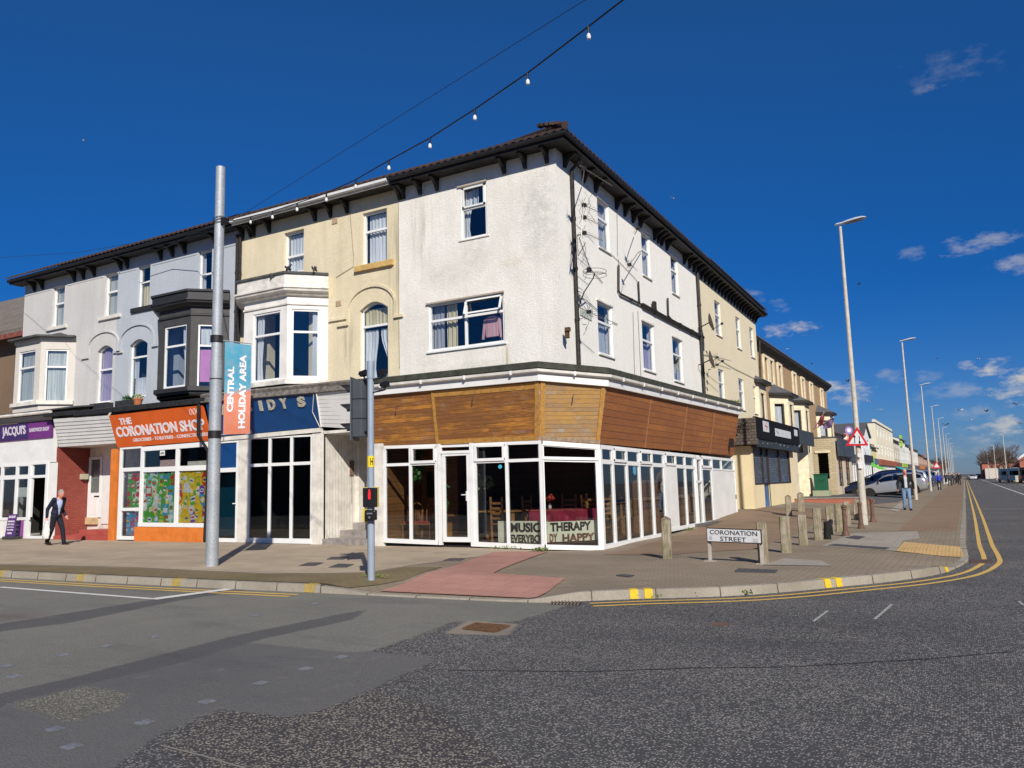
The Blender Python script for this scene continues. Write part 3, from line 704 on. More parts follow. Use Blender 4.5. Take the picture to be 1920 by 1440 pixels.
for i, (x, y) in enumerate([(135, 1401), (271, 1356), (388, 1317), (490, 1282), (573, 1255), (640, 1233), (102, 1369), (118, 1229), (200, 1212), (290, 1195), (12, 1250), (26, 1270), (480, 1155), (590, 1133)]):
    p = oz(x, y, 0)
    if stud0 is None:
        s_ = MB().lathe([(.072, 0), (.072, .008), (.05, .014)], n=4, mat3=Matrix.Rotation(R(45), 3, 'Z'))
        stud0 = tag(s_.build('road_stud', M('stud_metal', (.27, .28, .30), .5, .5, .3, 30), origin=(0, 0, 0)), '', 'road stud')
        o = stud0; o.location = (p.x, p.y, .002)
    else:
        o = dup(stud0, (p.x, p.y, .002), R(random.uniform(-8, 8)))
    o['group'] = 'square metal studs of the pedestrian crossing'
    o['label'] = 'small square metal stud pressed into the road surface at the crossing'
def kerbmark(px, py, w=.1, mt=None):
    p = oz(px, py, .0); best = min(range(len(KL)), key=lambda i: (KL[i][0] - p.x) ** 2 + (KL[i][1] - p.y) ** 2)
    i = min(max(best, 1), len(KL) - 2)
    d = (Vector(KL[i + 1]) - Vector(KL[i - 1])).normalized(); n = Vector((d.y, -d.x))
    a = Vector(KL[i]); t = (Vector((p.x, p.y)) - a).dot(d); a = a + d * t
    z = max(gh(a.x, a.y), .02); m_ = MB()
    q = [(.008, .004), (-.012, z + .009), (-.15, z + .009), (-.15, z + .002), (-.03, z - .02), (-.002, 0)]
    m_.prism([(a.x - d.x * w + n.x * o, a.y - d.y * w + n.y * o, zz) for o, zz in q], [(a.x + d.x * w + n.x * o, a.y + d.y * w + n.y * o, zz) for o, zz in q])
    return struct(m_.build('kerb_mark', mt, origin=(0, 0, 0)))
Y_old = paint('yellow_kerb_worn', (.50, .36, .08), 1.6)
for x, y in ((1186, 1121), (1213, 1120), (1535, 1100), (1556, 1098), (1764, 1072), (17, 1080), (175, 1087), (345, 1097), (585, 1110)): kerbmark(x, y, .058 if x > 600 else .10, Y_kerb if x > 600 else Y_old)
YW, XW = 17.8, -8.6                     # upper wall planes (front, side)
FR = Pl((0, YW), (1, 0), (0, -1))       # front wall: u = x
SD = Pl((XW, 0), (0, 1), (1, 0))        # side wall: u = y
BX = [-33.25, -27.0, -20.35, -13.76, XW]
EZ = 10.36                              # soffit height
W_upvc = M('white_frame', (.78, .79, .78), .35, 0, .06, 3)
W_old = M('white_old_paint', (.70, .67, .60), .6, 0, .25, 3, .2, 40)
W_clean = M('white_boarding', (.74, .74, .72), .5, 0, .1, 2)
BLK = M('black_paint', (.016, .015, .015), .5, 0, .4, 6, .2, 50)
BLK_worn = M('black_worn_paint', (.028, .024, .02), .6, 0, .9, 9, .4, 60)
GL = glass_mat('window_glass', (.93, .95, .97), .05, 1.1)
GLS = glass_mat('shop_glass', (.86, .88, .88), .05, 1.1)
GLD = glass_mat('dim_shop_glass', (.62, .66, .68), .03, 1.0)
LEAD = M('grey_felt', (.075, .08, .08), .85, 0, .4, 3, .5, 30)
MOSS = M('mossy_felt', (.055, .058, .045), .9, 0, .5, 5, .6, 40)
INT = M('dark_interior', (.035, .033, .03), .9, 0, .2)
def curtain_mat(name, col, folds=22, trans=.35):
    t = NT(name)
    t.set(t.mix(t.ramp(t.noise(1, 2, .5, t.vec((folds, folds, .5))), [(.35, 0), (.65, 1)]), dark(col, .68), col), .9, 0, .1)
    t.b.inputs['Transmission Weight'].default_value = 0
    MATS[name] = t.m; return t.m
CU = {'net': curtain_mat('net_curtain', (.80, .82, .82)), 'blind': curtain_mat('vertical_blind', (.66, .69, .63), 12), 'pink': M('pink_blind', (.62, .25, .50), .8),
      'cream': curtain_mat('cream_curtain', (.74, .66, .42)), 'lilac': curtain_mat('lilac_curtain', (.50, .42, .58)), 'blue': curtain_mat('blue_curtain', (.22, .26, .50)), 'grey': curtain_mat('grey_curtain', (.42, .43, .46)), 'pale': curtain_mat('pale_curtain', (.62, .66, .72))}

def drapes(pl, mb, u0, u1, z0, z1, d, amp=.03, wl_=.13, taper=0):
    """a hanging cloth with folds; taper pulls the lower end to the u0 side"""
    nu, nz = max(6, int((u1 - u0) / .025)), 8
    vs = []
    for j in range(nz + 1):
        t = j / nz; z = z1 + (z0 - z1) * t
        k = 1 - taper * sm(.1, .75, t) * (1 - .5 * sm(.75, 1, t))
        for i in range(nu + 1):
            u = u0 + (u1 - u0) * i / nu * k
            vs.append(pl.w(u, z, d + amp * math.sin(2 * PI * (u0 + (u1 - u0) * i / nu) / wl_) * (.4 + .6 * t)))
    mb.add(vs, [[j * (nu + 1) + i, j * (nu + 1) + i + 1, (j + 1) * (nu + 1) + i + 1, (j + 1) * (nu + 1) + i] for j in range(nz) for i in range(nu)])
    return mb

def window(root, pl, r, tr=.36, cols=None, curtain=None, sill=None, rise=0, dd=-.10, fw=.055, label=None, frame=None, vents=(), name='window', cd=-.22, glass=None, lintel=None):
    """r=(u0,u1,z0,z1) the hole; tr: transom as a share of the height from the top; cols: upright positions 0..1; vents: (column,row) opening lights"""
    u0, u1, z0, z1 = r; fm = frame or W_upvc; mb = MB(); d0, d1 = dd - .05, dd + .02
    zs = z1 - rise
    pl.box(mb, u0, u0 + fw, z0, zs if rise else z1, d0, d1); pl.box(mb, u1 - fw, u1, z0, zs if rise else z1, d0, d1)
    pl.box(mb, u0 + fw, u1 - fw, z0, z0 + fw * 1.2, d0, d1)
    if rise:
        n = 8; P_ = [(u0 + (u1 - u0) * i / n, zs + rise * math.sin(PI * i / n)) for i in range(n + 1)]
        for (a, b), (c, e) in zip(P_, P_[1:]): pl.poly(mb, [(a, b - fw), (c, e - fw), (c, e), (a, b)], d0, d1)
    else: pl.box(mb, u0 + fw, u1 - fw, z1 - fw, z1, d0, d1)
    zt = z1 - (z1 - z0) * tr
    if tr: pl.box(mb, u0 + fw, u1 - fw, zt - fw * .6, zt + fw * .6, d0, d1)
    cs = [0] + list(cols or []) + [1]
    for c in cs[1:-1]:
        u = u0 + (u1 - u0) * c; pl.box(mb, u - fw * .6, u + fw * .6, z0 + fw, z1 - fw, d0 + .001, d1 + .003)
    for ci, row, open_ in vents:
        a, b = u0 + (u1 - u0) * cs[ci] + (fw if ci == 0 else fw * .4), u0 + (u1 - u0) * cs[ci + 1] - (fw if ci == len(cs) - 2 else fw * .4)
        c, e = (zt + fw * .4, z1 - fw * .8) if row else (z0 + fw, zt - fw * .4)
        q = lambda u, z: pl.w(u, z, dd + .02 + open_ * (e - z) / (e - c))
        for aa, bb, cc, ee in ((a, b, c, c + .045), (a, b, e - .045, e), (a, a + .045, c, e), (b - .045, b, c, e)):
            mb.prism([q(aa, cc), q(bb, cc), q(bb, ee), q(aa, ee)], [v - Vector((pl.nn.x, pl.nn.y, 0)) * -.045 for v in (q(aa, cc), q(bb, cc), q(bb, ee), q(aa, ee))])
    w = mb.build(name, fm, root)
    if label: w['label'] = label
    mp = MB()
    if rise:
        n = 8; P_ = [(u0 + (u1 - u0) * i / n, zs + rise * math.sin(PI * i / n)) for i in range(n + 1)]
        pl.poly(mp, [(u0, z0)] + P_ + [(u1, z0)], dd - .02, dd - .012)
    else: pl.box(mp, u0 + .01, u1 - .01, z0 + .01, z1 - .01, dd - .02, dd - .012)
    mp.build('pane', glass or GL, w)
    for kind, f0, f1, g0, g1, *tp in (curtain or []):
        mc = MB(); a, b = u0 + (u1 - u0) * f0, u0 + (u1 - u0) * f1; c, e = z0 + (z1 - z0) * g0, z0 + (z1 - z0) * g1
        if kind == 'pink': pl.box(mc, a, b, c, e, cd - .01, cd)
        elif kind == 'blind':
            x = a
            while x < b: pl.poly(mc, [(x, c), (min(x + .085, b), c), (min(x + .085, b), e), (x, e)], cd - .004, cd); x += .09
        elif tp and tp[0] < 0:
            tmp = MB(); drapes(pl, tmp, 0, b - a, c, e, cd, taper=-tp[0])
            for v in tmp.v:
                uu = (Vector((v.x, v.y)) - pl.o).dot(pl.ud); dz = (Vector((v.x, v.y)) - pl.o).dot(pl.nn)
                q = pl.w(b - uu, v.z, dz); mc.v.append(q)
            mc.f = tmp.f; mc.mi = tmp.mi
        else: drapes(pl, mc, a, b, c, e, cd, taper=tp[0] if tp else 0)
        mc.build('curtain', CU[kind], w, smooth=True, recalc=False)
    if sill:
        ms = MB(); h, out, ext, m_ = sill
        pl.box(ms, u0 - ext, u1 + ext, z0 - h, z0 + .005, -.12, out); ms.build('sill', m_, w, bevel=.008)
    if lintel: pass
    return w

def tile_mat():
    t = NT('roof_tiles')
    c = t.mix(t.ramp(t.noise(3, 5, .6), [(.3, 0), (.7, 1)]), (.042, .03, .027), (.075, .045, .036))
    c = t.mix(t.ramp(t.noise(9, 4, .7), [(.5, 0), (.75, .8)]), c, (.05, .042, .035))
    t.set(c, .9, 0, .2); t.bump(t.noise(40, 3), .4, .01); return t.m
TILE = tile_mat()
SLATE = brick_mat('slates', (.085, .085, .095), (.12, .115, .12), (.03, .03, .035), .25, .14, False, .008, .7)
def roof_slope(pl, root, u0, u1, z, dep, pitch, over=.52, mat=None, cut0=0, cut1=0, name='roof', tilt=0):
    """pantiled slope: waves along u; cut0/cut1: hip cuts at the ends (metres per metre of depth)"""
    mb = MB(); step = .05; n = int(abs(u1 - u0) / step); rows = 12
    sl = math.tan(pitch)
    for j in range(2):
        pass
    vs, fs = [], []
    for j in range(rows + 1):
        dj = dep * j / rows
        a, b = u0 + cut0 * dj, u1 - cut1 * dj
        for i in range(n + 1):
            u = a + (b - a) * i / n
            hz = .022 * math.sin(2 * PI * (u0 + (u1 - u0) * i / n) / .24) + .02 * (j % 2)
            vs.append(pl.w(u, z + dj * sl + hz + tilt * max(0, u - u0), over - dj))
    for j in range(rows):
        for i in range(n): fs.append([j * (n + 1) + i, j * (n + 1) + i + 1, (j + 1) * (n + 1) + i + 1, (j + 1) * (n + 1) + i])
    k = len(vs)
    vs += [v + Vector((0, 0, -.05)) for v in vs[:n + 1]]
    for i in range(n): fs.append([i, i + 1, k + i + 1, k + i])
    mb.add(vs, fs)
    return mb.build(name, mat or TILE, root, smooth=False, recalc=False)
def bracket_mb(pl, u, z, h=.34, out=.36, w=.09):
    """curved console under the eaves"""
    mb = MB(); prof = [(0, 0), (0, -h), (.05, -h - .02), (.10, -h * .82), (.14, -h * .55), (.22, -h * .35), (out - .04, -h * .22), (out, -h * .12), (out, 0)]
    mb.prism([pl.w(u - w / 2, z + b, a) for a, b in prof], [pl.w(u + w / 2, z + b, a) for a, b in prof])
    pl.box(mb, u - w / 2 - .015, u + w / 2 + .015, z - .05, z, -.01, out + .03)
    return mb
def brackets(pl, root, pxs, z=EZ, mat=None):
    for x, y in pxs:
        u = pl.px(x, y, .15)[0]
        bracket_mb(pl, u, z + (-.021 * (u - YW) if pl is SD else 0)).build('bracket', mat or BLK_worn, root)

def hood(pl, root, u0, u1, zs, rise, mat, d=.05, w=.07):
    """arched hood mould with short label stops"""
    mb = MB(); n = 16; cx = (u0 + u1) / 2; hw = (u1 - u0) / 2
    pts = [(cx - hw * math.cos(PI * i / n), zs + rise * math.sin(PI * i / n)) for i in range(n + 1)]
    pts2 = [(cx - (hw - w) * math.cos(PI * i / n), zs + (rise - w) * math.sin(PI * i / n)) for i in range(n + 1)]
    for i in range(n): pl.poly(mb, [pts2[i], pts2[i + 1], pts[i + 1], pts[i]], -.01, d)
    pl.box(mb, u0, u0 + w, zs - .35, zs, -.01, d); pl.box(mb, u1 - w, u1, zs - .35, zs, -.01, d)
    pl.box(mb, u0 - .35, u0 + w, zs - .42, zs - .34, -.01, d + .02); pl.box(mb, u1 - w, u1 + .25, zs - .42, zs - .34, -.01, d + .02)
    return mb.build('hood_mould', mat, root)

def shell(mb, x0, x1, y0, y1, z0, z1, mi=0):      # the unseen rest of a house: back, sides, floors (lets no daylight through)
    mb.box(x0, x1, y1 - .2, y1, z0, z1, mi)
    for x in (x0, x1 - .12): mb.box(x + .01, x + .11, y0 + .26, y1 - .21, z0, z1, mi)
    for z in (4.2, 7.35, 10.2): mb.box(x0 + .14, x1 - .14, y0 + .26, y1 - .21, z, z + .12, mi)

def bay(root, xl, xr, z0, z1, zcor, wf, wc, mats, yf=None, curt=(None, None), capmat=None, hc=.9, sill_z=None, fancy=True, skirt=True):
    """canted bay. xl,xr: front face ends; wf/wc: holes (u0,u1,z0,z1) in the front face and the right cant"""
    yf = yf or 16.95; dp = YW - yf; body, trim = mats
    F = Pl((0, yf), (1, 0), (0, -1)); C_ = Pl((xr, yf), (1, 1), (1, -1)); L = Pl((xl - dp, YW), (1, -1), (-1, -1)); cl = dp * math.sqrt(2)
    b = MB()
    F.wall(b, xl, xr, z0, z1, [wf], .12); C_.wall(b, 0, cl, z0, z1, [wc] if wc else [], .12); 
    lw = (cl - wc[1], cl - wc[0], wc[2], wc[3]) if wc else None
    L.wall(b, 0, cl, z0, z1, [lw] if lw else [], .12)
    path = [(xl - dp, YW), (xl, yf), (xr, yf), (xr + dp, YW)]
    bo = MB()
    bo.prism([(x, y, z0) for x, y in path], [(x, y, z0 + .08) for x, y in path])
    o = b.build('bay', body, root)
    bo.build('bay_floor', body, root)
    c = MB()
    if fancy:
        c.sweep(path, [(0, z1 - .30), (.04, z1 - .29), (.04, z1 - .24), (0, z1 - .22)])
        c.sweep(path, [(0, z1 - .02), (.10, z1), (.14, z1 + .05), (.24, z1 + .10), (.26, z1 + .16), (.30, z1 + .18), (.30, z1 + .23), (0, z1 + .25)])
        c.sweep(path, [(0, z1 + .25), (.22, z1 + .25), (.22, zcor - .04), (0, zcor - .04)])
    else:
        c.sweep(path, [(0, z1 - .06), (.05, z1 - .06), (.05, zcor - .04), (0, zcor - .04)])
    c.build('cornice', trim, root)
    t = MB(); t.sweep(path, [(-.3, zcor - .03), (.27, zcor - .04), (.27, zcor + .03), (-.3, zcor + .06)])
    t.prism([(x, y, zcor) for x, y in path], [(xl + .2, YW - .02, zcor + .3), (xl + .25, YW - .04, zcor + .3), (xr - .25, YW - .04, zcor + .3), (xr - .2, YW - .02, zcor + .3)])
    t.build('bay_roof', capmat or LEAD, root)
    s = MB(); sz = sill_z or wf[2]
    s.sweep(path, [(0, sz - .16), (.10, sz - .16), (.10, sz - .02), (0, sz)])
    s.build('sill', trim if fancy else W_old, root)
    window(root, F, wf, .33, curtain=curt[0], dd=-.05, cd=-.16)
    if wc:
        window(root, C_, wc, .33, curtain=curt[1], dd=-.05, cd=-.16)
        window(root, L, lw, .33, dd=-.05)
    return F, C_

R_white = render_wall('white_render', (.84, .815, .75), (.32, .30, .23), .45, .9, 0, .38, [(*FR.px(*p_), *r_) for p_, r_ in (((1010, 400), (.75, 1.5, .55, (.34, .34, .30))), ((790, 430), (.45, 1.6, .5, (.36, .34, .24))), ((690 + 140, 520), (.9, .45, .45, (.42, .41, .36))), ((962, 492), (.5, .16, .6, (.58, .50, .32))), ((948, 672), (.13, .55, .9, (.50, .40, .22))), ((900, 690), (1.6, .28, .5, (.45, .44, .30))), ((888, 480), (.5, .9, .5, (.46, .45, .38))), ((800, 690), (.7, .5, .4, (.45, .42, .32))))])
R_cream = render_wall('cream_render', (.76, .67, .47), (.33, .28, .18), .55, .7, 11, .5, [(*FR.px(*p_), *r_) for p_, r_ in (((742, 520), (.35, 2.2, .7, (.30, .27, .19))), ((640, 480), (.6, .9, .4, (.42, .36, .24))), ((655, 640), (.3, 1.0, .7, (.34, .30, .22))), ((700, 540), (.8, .5, .4, (.42, .37, .26))))])
R_blue = render_wall('bluegrey_render', (.46, .50, .55), (.25, .27, .28), .3, .7, 5, .3)
R_grey = render_wall('pale_grey_render', (.60, .59, .57), (.30, .29, .28), .4, .9, 8, .5)
R_pinkish = render_wall('beige_bay_paint', (.60, .57, .52), (.40, .35, .30), .3, .1, 15, .2)
R_creamside = render_wall('cream_side_render', (.76, .68, .49), (.50, .40, .22), .3, .5, 18, .15)
R_dark = M('charcoal_bay_paint', (.055, .054, .054), .65, 0, .2, 3)
DG_trim = M('charcoal_trim', (.028, .028, .03), .55, 0, .2, 3)

def mean(*v): return sum(v) / len(v)
def prect(tl, tr, bl, br, pl=FR): return pl.rect(tl, tr, bl, br)

H1 = thing('corner_building', 'white roughcast three-storey corner building with timber-clad cafe front', 'building', (-11, 21, .1))
w_f1 = prect((864.5, 351), (912.5, 341), (864.5, 451), (912.5, 442))
w_f2 = prect((804, 572), (945.5, 548), (804, 659), (945.5, 643))
SW = [SD.rect(*q) for q in (((1121, 370), (1142, 388), (1121, 463), (1142, 473)), ((1203, 436), (1218.5, 447), (1204, 515), (1219, 523)), ((1258, 477), (1271, 487), (1259, 548), (1271, 555)),
                            ((1121, 567), (1148, 574), (1122, 662), (1149, 671)), ((1204.5, 603), (1226, 611), (1206, 692), (1227, 699)), ((1261.5, 632), (1279, 640), (1263, 713), (1280, 718)))]
mb = MB()
FR.wall(mb, BX[3], XW, 4.2, EZ + .05, [w_f1, w_f2])
mb.build('wall', R_white, H1, recalc=False)
mb = MB(); SD.wall(mb, YW, 30.35, 4.0, EZ + .05, SW); mb.build('wall', render_wall('bright_white_render', (.86, .84, .78), (.40, .36, .26), .18, .5, 40, .12), H1, recalc=False)
mb = MB()
mb.box(BX[3] + .01, BX[3] + .11, YW + .26, 30, 4.0, 10.3)
mb.box(BX[3] + .12, XW - .26, 30.2, 30.3, 0.3, 10.3)
for z in (4.2, 7.35, 10.25): mb.box(BX[3] + .12, XW - .26, YW + .26, 30.2, z, z + .1)
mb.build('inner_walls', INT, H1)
mb = MB(); FR.box(mb, BX[3], XW, 4.2, 4.7, -.30, -.25)
window(H1, FR, w_f1, .42, curtain=[('net', .05, .3, .0, .95, .6), ('pale', .3, .55, .62, .97)], sill=(.03, .03, .08, W_old), vents=((0, 1, 0),), dd=-.05)
window(H1, FR, w_f2, .36, cols=(.497,), curtain=[('grey', .02, .17, .02, .97), ('cream', .19, .34, .03, .97), ('grey', .9, .99, .02, .97)], sill=(.05, .05, .06, W_upvc), vents=((1, 1, .14),), dd=-.05)
mb = MB()                                # jumper on a hanger behind the pane
u0, u1, z0, z1 = w_f2; cu = u0 + (u1 - u0) * .80
JP = Pl((0, YW + .19), (1, 0), (0, -1))
zt = z0 + (z1 - z0) * .60
pts = [(cu - .10, zt), (cu + .10, zt), (cu + .26, zt - .09), (cu + .31, zt - .62), (cu + .25, zt - .63), (cu + .2, zt - .3), (cu + .19, zt - .58), (cu - .19, zt - .58), (cu - .2, zt - .3), (cu - .27, zt - .63), (cu - .33, zt - .62), (cu - .26, zt - .09)]
JP.poly(mb, pts, -.03, .03)
tag(mb.build('jumper', curtain_mat('pink_cloth', (.80, .46, .46), 16), bevel=.01), 'pink jumper hanging behind the wide first-floor window', 'jumper')
for i, q in enumerate(SW):
    cu_ = [[('pale', .05, .95, .0, .97)], [('pale', .05, .95, 0, .9)], [('pale', .05, .5, 0, .95)], [('blue', .0, .28, 0, .6), ('pale', .3, .9, 0, .62)], [('lilac', .05, .95, 0, .6)], [('pale', .05, .95, 0, .45, .2)]][i]
    window(H1, SD, q, .38, curtain=cu_, sill=(.04, .05, .05, W_old), dd=-.05)
for u0, u1, z0, z1 in SW:
    mb = MB(); SD.box(mb, u0 - .06, u1 + .06, z1 + .0, z1 + .05, 0, .035); mb.build('lintel', W_old, H1)
mb = MB(); u0, u1, z0, z1 = w_f1; FR.box(mb, u0 - .1, u1 + .02, z1, z1 + .05, 0, .04); mb.build('lintel', M('lintel_stone', (.42, .36, .30), .9), H1); mb = MB(); u0, u1, z0, z1 = w_f2; FR.box(mb, u0 - .06, u1 + .02, z1, z1 + .045, 0, .06); mb.build('lintel', M('lintel_stone', (.42, .36, .30), .9), H1)

ov = .50
def eaves(root, path, rooft, gut=BLK, z=EZ, white=False, nm='gutter'):
    mb = MB(); mb.sweep(path, [(-.05, z + .02), (ov - .06, z + .02), (ov - .06, z + .08), (-.05, z + .08)]); mb.build('soffit', BLK_worn, root)
    mb = MB(); mb.sweep(path, [(ov - .06, z + .01), (ov - .03, z + .01), (ov - .03, z + .24), (ov - .06, z + .24)]); mb.build('fascia', W_old if white else BLK, root)
    mb = MB(); mb.sweep(path, [(ov - .03, z + .17), (ov - .02, z + .10), (ov + .02, z + .065), (ov + .07, z + .10), (ov + .08, z + .17), (ov + .06, z + .17), (ov + .04, z + .12), (ov, z + .12)]); mb.build(nm, W_upvc if white else gut, root)
TILT = -.021
eaves(H1, [(BX[3] + .02, YW), (XW, YW), (XW, 30.35, TILT * 12.55)], TILE)
PR = R(26); tp = math.tan(PR)
roof_slope(FR, H1, BX[3], XW + ov + .08, EZ + .235, 3.4, PR, ov + .08, cut1=1)
roof_slope(SD, H1, YW - ov - .08, 30.4, EZ + .235, 3.4, PR, ov + .08, cut0=1, tilt=TILT)
mb = MB()                                # hip and ridge tiles
for i in range(12):
    a = Vector((XW + ov + .06 - .32 * i, YW - ov - .06 + .32 * i, EZ + .30 + .32 * i * tp)); b = a + Vector((-.36, .36, .36 * tp))
    mb.cyl(a, b, .10, .085, n=10)
mb.ball((XW + ov - .02, YW - ov + .02, EZ + .33), .07)
for i in range(4): mb.obox((XW + ov - .25 - .2 * i, YW - ov + .12 + .09 * i, EZ + .48 + .07 * i), (.08, .07, .04), Matrix.Rotation(R(20 + 17 * i), 3, 'Z'))
mb.build('ridge_tile', TILE, H1)
brackets(FR, H1, ((752, 345), (783, 350), (815, 343), (941, 308), (980, 298), (1021, 287)))
brackets(SD, H1, ((1066, 305), (1101, 330), (1123, 343), (1162, 378), (1178, 395), (1193, 408), (1206, 422), (1233, 444), (1240, 450), (1246, 456), (1256, 463), (1288, 488), (1298, 497), (1306, 505), (1314, 512)))
def pipe(root, pts, r=.045, mat=BLK_worn, clips=True, name='downpipe'):
    mb = MB(); mb.tube(pts, r, 8)
    if clips:
        for a, b in zip(pts, pts[1:]):
            L = (Vector(b) - Vector(a)).length; k = int(L / 1.6)
            for i in range(1, k + 1):
                p = Vector(a).lerp(Vector(b), i / (k + 1)); d = (Vector(b) - Vector(a)).normalized()
                mb.cyl(p - d * .04, p + d * .04, r * 1.28, n=8)
    return mb.build(name, mat, root, smooth=True)
uP = SD.px(1079, 500, .08)[0]
pipe(H1, [SD.w(uP, 10.3, .35), SD.w(uP, 10.05, .08), SD.w(uP, 4.55, .08)], .055)
uQ = SD.px(1318, 700, .08)[0]
pipe(H1, [SD.w(uQ + .2, 10.35, .40), SD.w(uQ + .2, 10.15, .40), SD.w(uQ, 9.85, .09), SD.w(uQ, 4.4, .09)], .06)
def spx(x, y, d=.06): u, z = SD.px(x, y, d); return SD.w(u, z, d)
pipe(H1, [spx(1160, 497), spx(1160, 545), spx(1163, 551), spx(1205, 572)], .035)
pipe(H1, [spx(1205, 572), spx(1250, 597), spx(1318, 633)], .075)
pipe(H1, [spx(1197, 528), spx(1199, 568)], .03); pipe(H1, [spx(1252, 559), spx(1253, 592), spx(1258, 598)], .035)
mb = MB(); p = spx(1227, 575, .1); mb.obox(p, (.05, .09, .17)); mb.build('hopper', BLK_worn, H1)
mb = MB(); a = SD.px(1086, 590); b = SD.px(1109, 602); SD.poly(mb, [(a[0], a[1]), (b[0], b[1] + .0), (b[0], b[1] + .20), (a[0], a[1] + .20)], 0, .02)
np_ = mb.build('old_name_plate', M('worn_plate', (.50, .55, .48), .7, 0, .4, 14), H1)
mb = MB(); FR_p = FR.px(1065, 626); mb.obox(FR.w(*FR_p, .05), (.05, .04, .12)); mb.obox(FR.w(FR_p[0] + .03, FR_p[1] + .1, .07), (.06, .05, .05)); mb.build('rusty_fixing', M_rust, H1)
def cable(root, pts, r=.008, mat=None, name='cable'):
    mb = MB(); mb.tube(pts, r, 5); return mb.build(name, mat or M('grey_cable', (.25, .24, .22), .7), root)
cable(H1, [spx(1160, 295 + 190, .02), spx(1158, 545, .02)]); cable(H1, [spx(1197, 530, .02), spx(1189, 520, .02), spx(1170, 500, .02), spx(1150, 480, .02), spx(1128, 466, .02)])
cable(H1, [spx(1157, 395, .02), spx(1158, 480, .02)]); cable(H1, [spx(1187, 585, .02), spx(1190, 702, .02)]); cable(H1, [spx(1196, 583, .02), spx(1202, 706, .02)])

H2 = thing('terraced_house', 'cream stained house with white canted bay over a closed blue-fronted shop', 'house', (-17, 21, .1))
w2a = prect((532.5, 437), (569.5, 429), (532.5, 514), (569.5, 508)); w2b = prect((680, 399), (725, 391), (680, 499), (726, 489))
w2c = prect((674, 569), (727, 562), (675, 715), (728, 712)); rise2 = .22
mb = MB(); FR.wall(mb, BX[2], BX[3], 4.0, EZ + .05, [w2a, w2b, w2c, (-19.0, -17.3, 4.95, 7.3)]); FR.arch(mb, w2c[0], w2c[1], w2c[3] - rise2, w2c[3], -.24, -.002)
mb.build('wall', R_cream, H2, recalc=False)
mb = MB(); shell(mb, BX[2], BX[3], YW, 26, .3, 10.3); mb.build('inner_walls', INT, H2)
OCH = M('ochre_sill', (.60, .40, .14), .7, 0, .3, 8, .2)
window(H2, FR, w2a, .58, curtain=[('net', .05, .95, 0, .95)], dd=-.13)
window(H2, FR, w2b, .36, curtain=[('net', .12, .95, .02, .97)], sill=(.17, .10, .26, OCH), dd=-.10)
window(H2, FR, w2c, .30, curtain=[('net', .05, .50, .0, .66, .25), ('net', .60, .97, .0, .66, -.75), ('cream', .05, .95, .70, .93)], rise=rise2, dd=-.12)
hood(FR, H2, FR.px(651, 588)[0], FR.px(744, 582)[0], FR.px(652, 585)[1], FR.px(697, 534)[1] - FR.px(652, 585)[1], R_cream)
u = FR.px(624, 590)[0]
mb = MB(); a = FR.px(618, 604); b = FR.px(652, 596); FR.poly(mb, [(a[0], a[1]), (b[0], a[1]), (b[0], a[1] + .08), (a[0], a[1] + .08)], -.01, .06); mb.build('string_course', R_cream, H2)
mb = MB(); q = FR.px(628, 414); FR.box(mb, q[0] - .11, q[0] + .11, q[1] - .1, q[1] + .1, 0, .02); q = FR.px(635, 569); FR.box(mb, q[0] - .1, q[0] + .1, q[1] - .08, q[1] + .08, 0, .02); mb.build('air_brick', M('air_brick_clay', (.46, .33, .22), .9, 0, .4, 20), H2)
eaves(H2, [(BX[2] + .02, YW), (BX[3] - .02, YW)], TILE, white=True)
roof_slope(FR, H2, BX[2], BX[3], EZ + .235, 3.4, PR, ov + .08)
brackets(FR, H2, ((465, 440), (471, 438), (500, 428), (586, 404), (615, 396), (646, 388), (745, 365)))
pf = Pl((0, 16.95), (1, 0), (0, -1))
xl2, xr2 = pf.px(457, 650)[0], pf.px(538, 650)[0]
wf2 = pf.rect((476, 590), (527, 581), (471, 719), (524, 711))
cp = Pl((xr2, 16.95), (1, 1), (1, -1)); wc2 = cp.rect((548, 577), (600, 583), (545, 706), (598, 711))
cm = MB()
bay(H2, xl2, xr2, 4.75, pf.px(540, 553)[1], pf.px(540, 514)[1], wf2, wc2, (M('white_bay_paint', (.76, .74, .70), .5, 0, .14, 2), M('white_bay_trim', (.72, .69, .63), .5, 0, .3, 4)),
    curt=([('net', .04, .28, 0, .97, .3)], [('net', .76, .98, 0, .97)]))
pipe(H2, [FR.w(BX[2] + .02, 10.2, .10), FR.w(BX[2] + .02, 4.9, .10)], .05)
cable(H2, [FR.w(*FR.px(655, 385, .02), .02), FR.w(*FR.px(663, 480, .02), .02), FR.w(*FR.px(662, 500, .02), .02), FR.w(*FR.px(630, 520, .02), .02)])
cable(H2, [FR.w(*FR.px(747, 372, .02), .02), FR.w(*FR.px(747, 560, .02), .02), FR.w(*FR.px(749, 690, .02), .02)], .007)

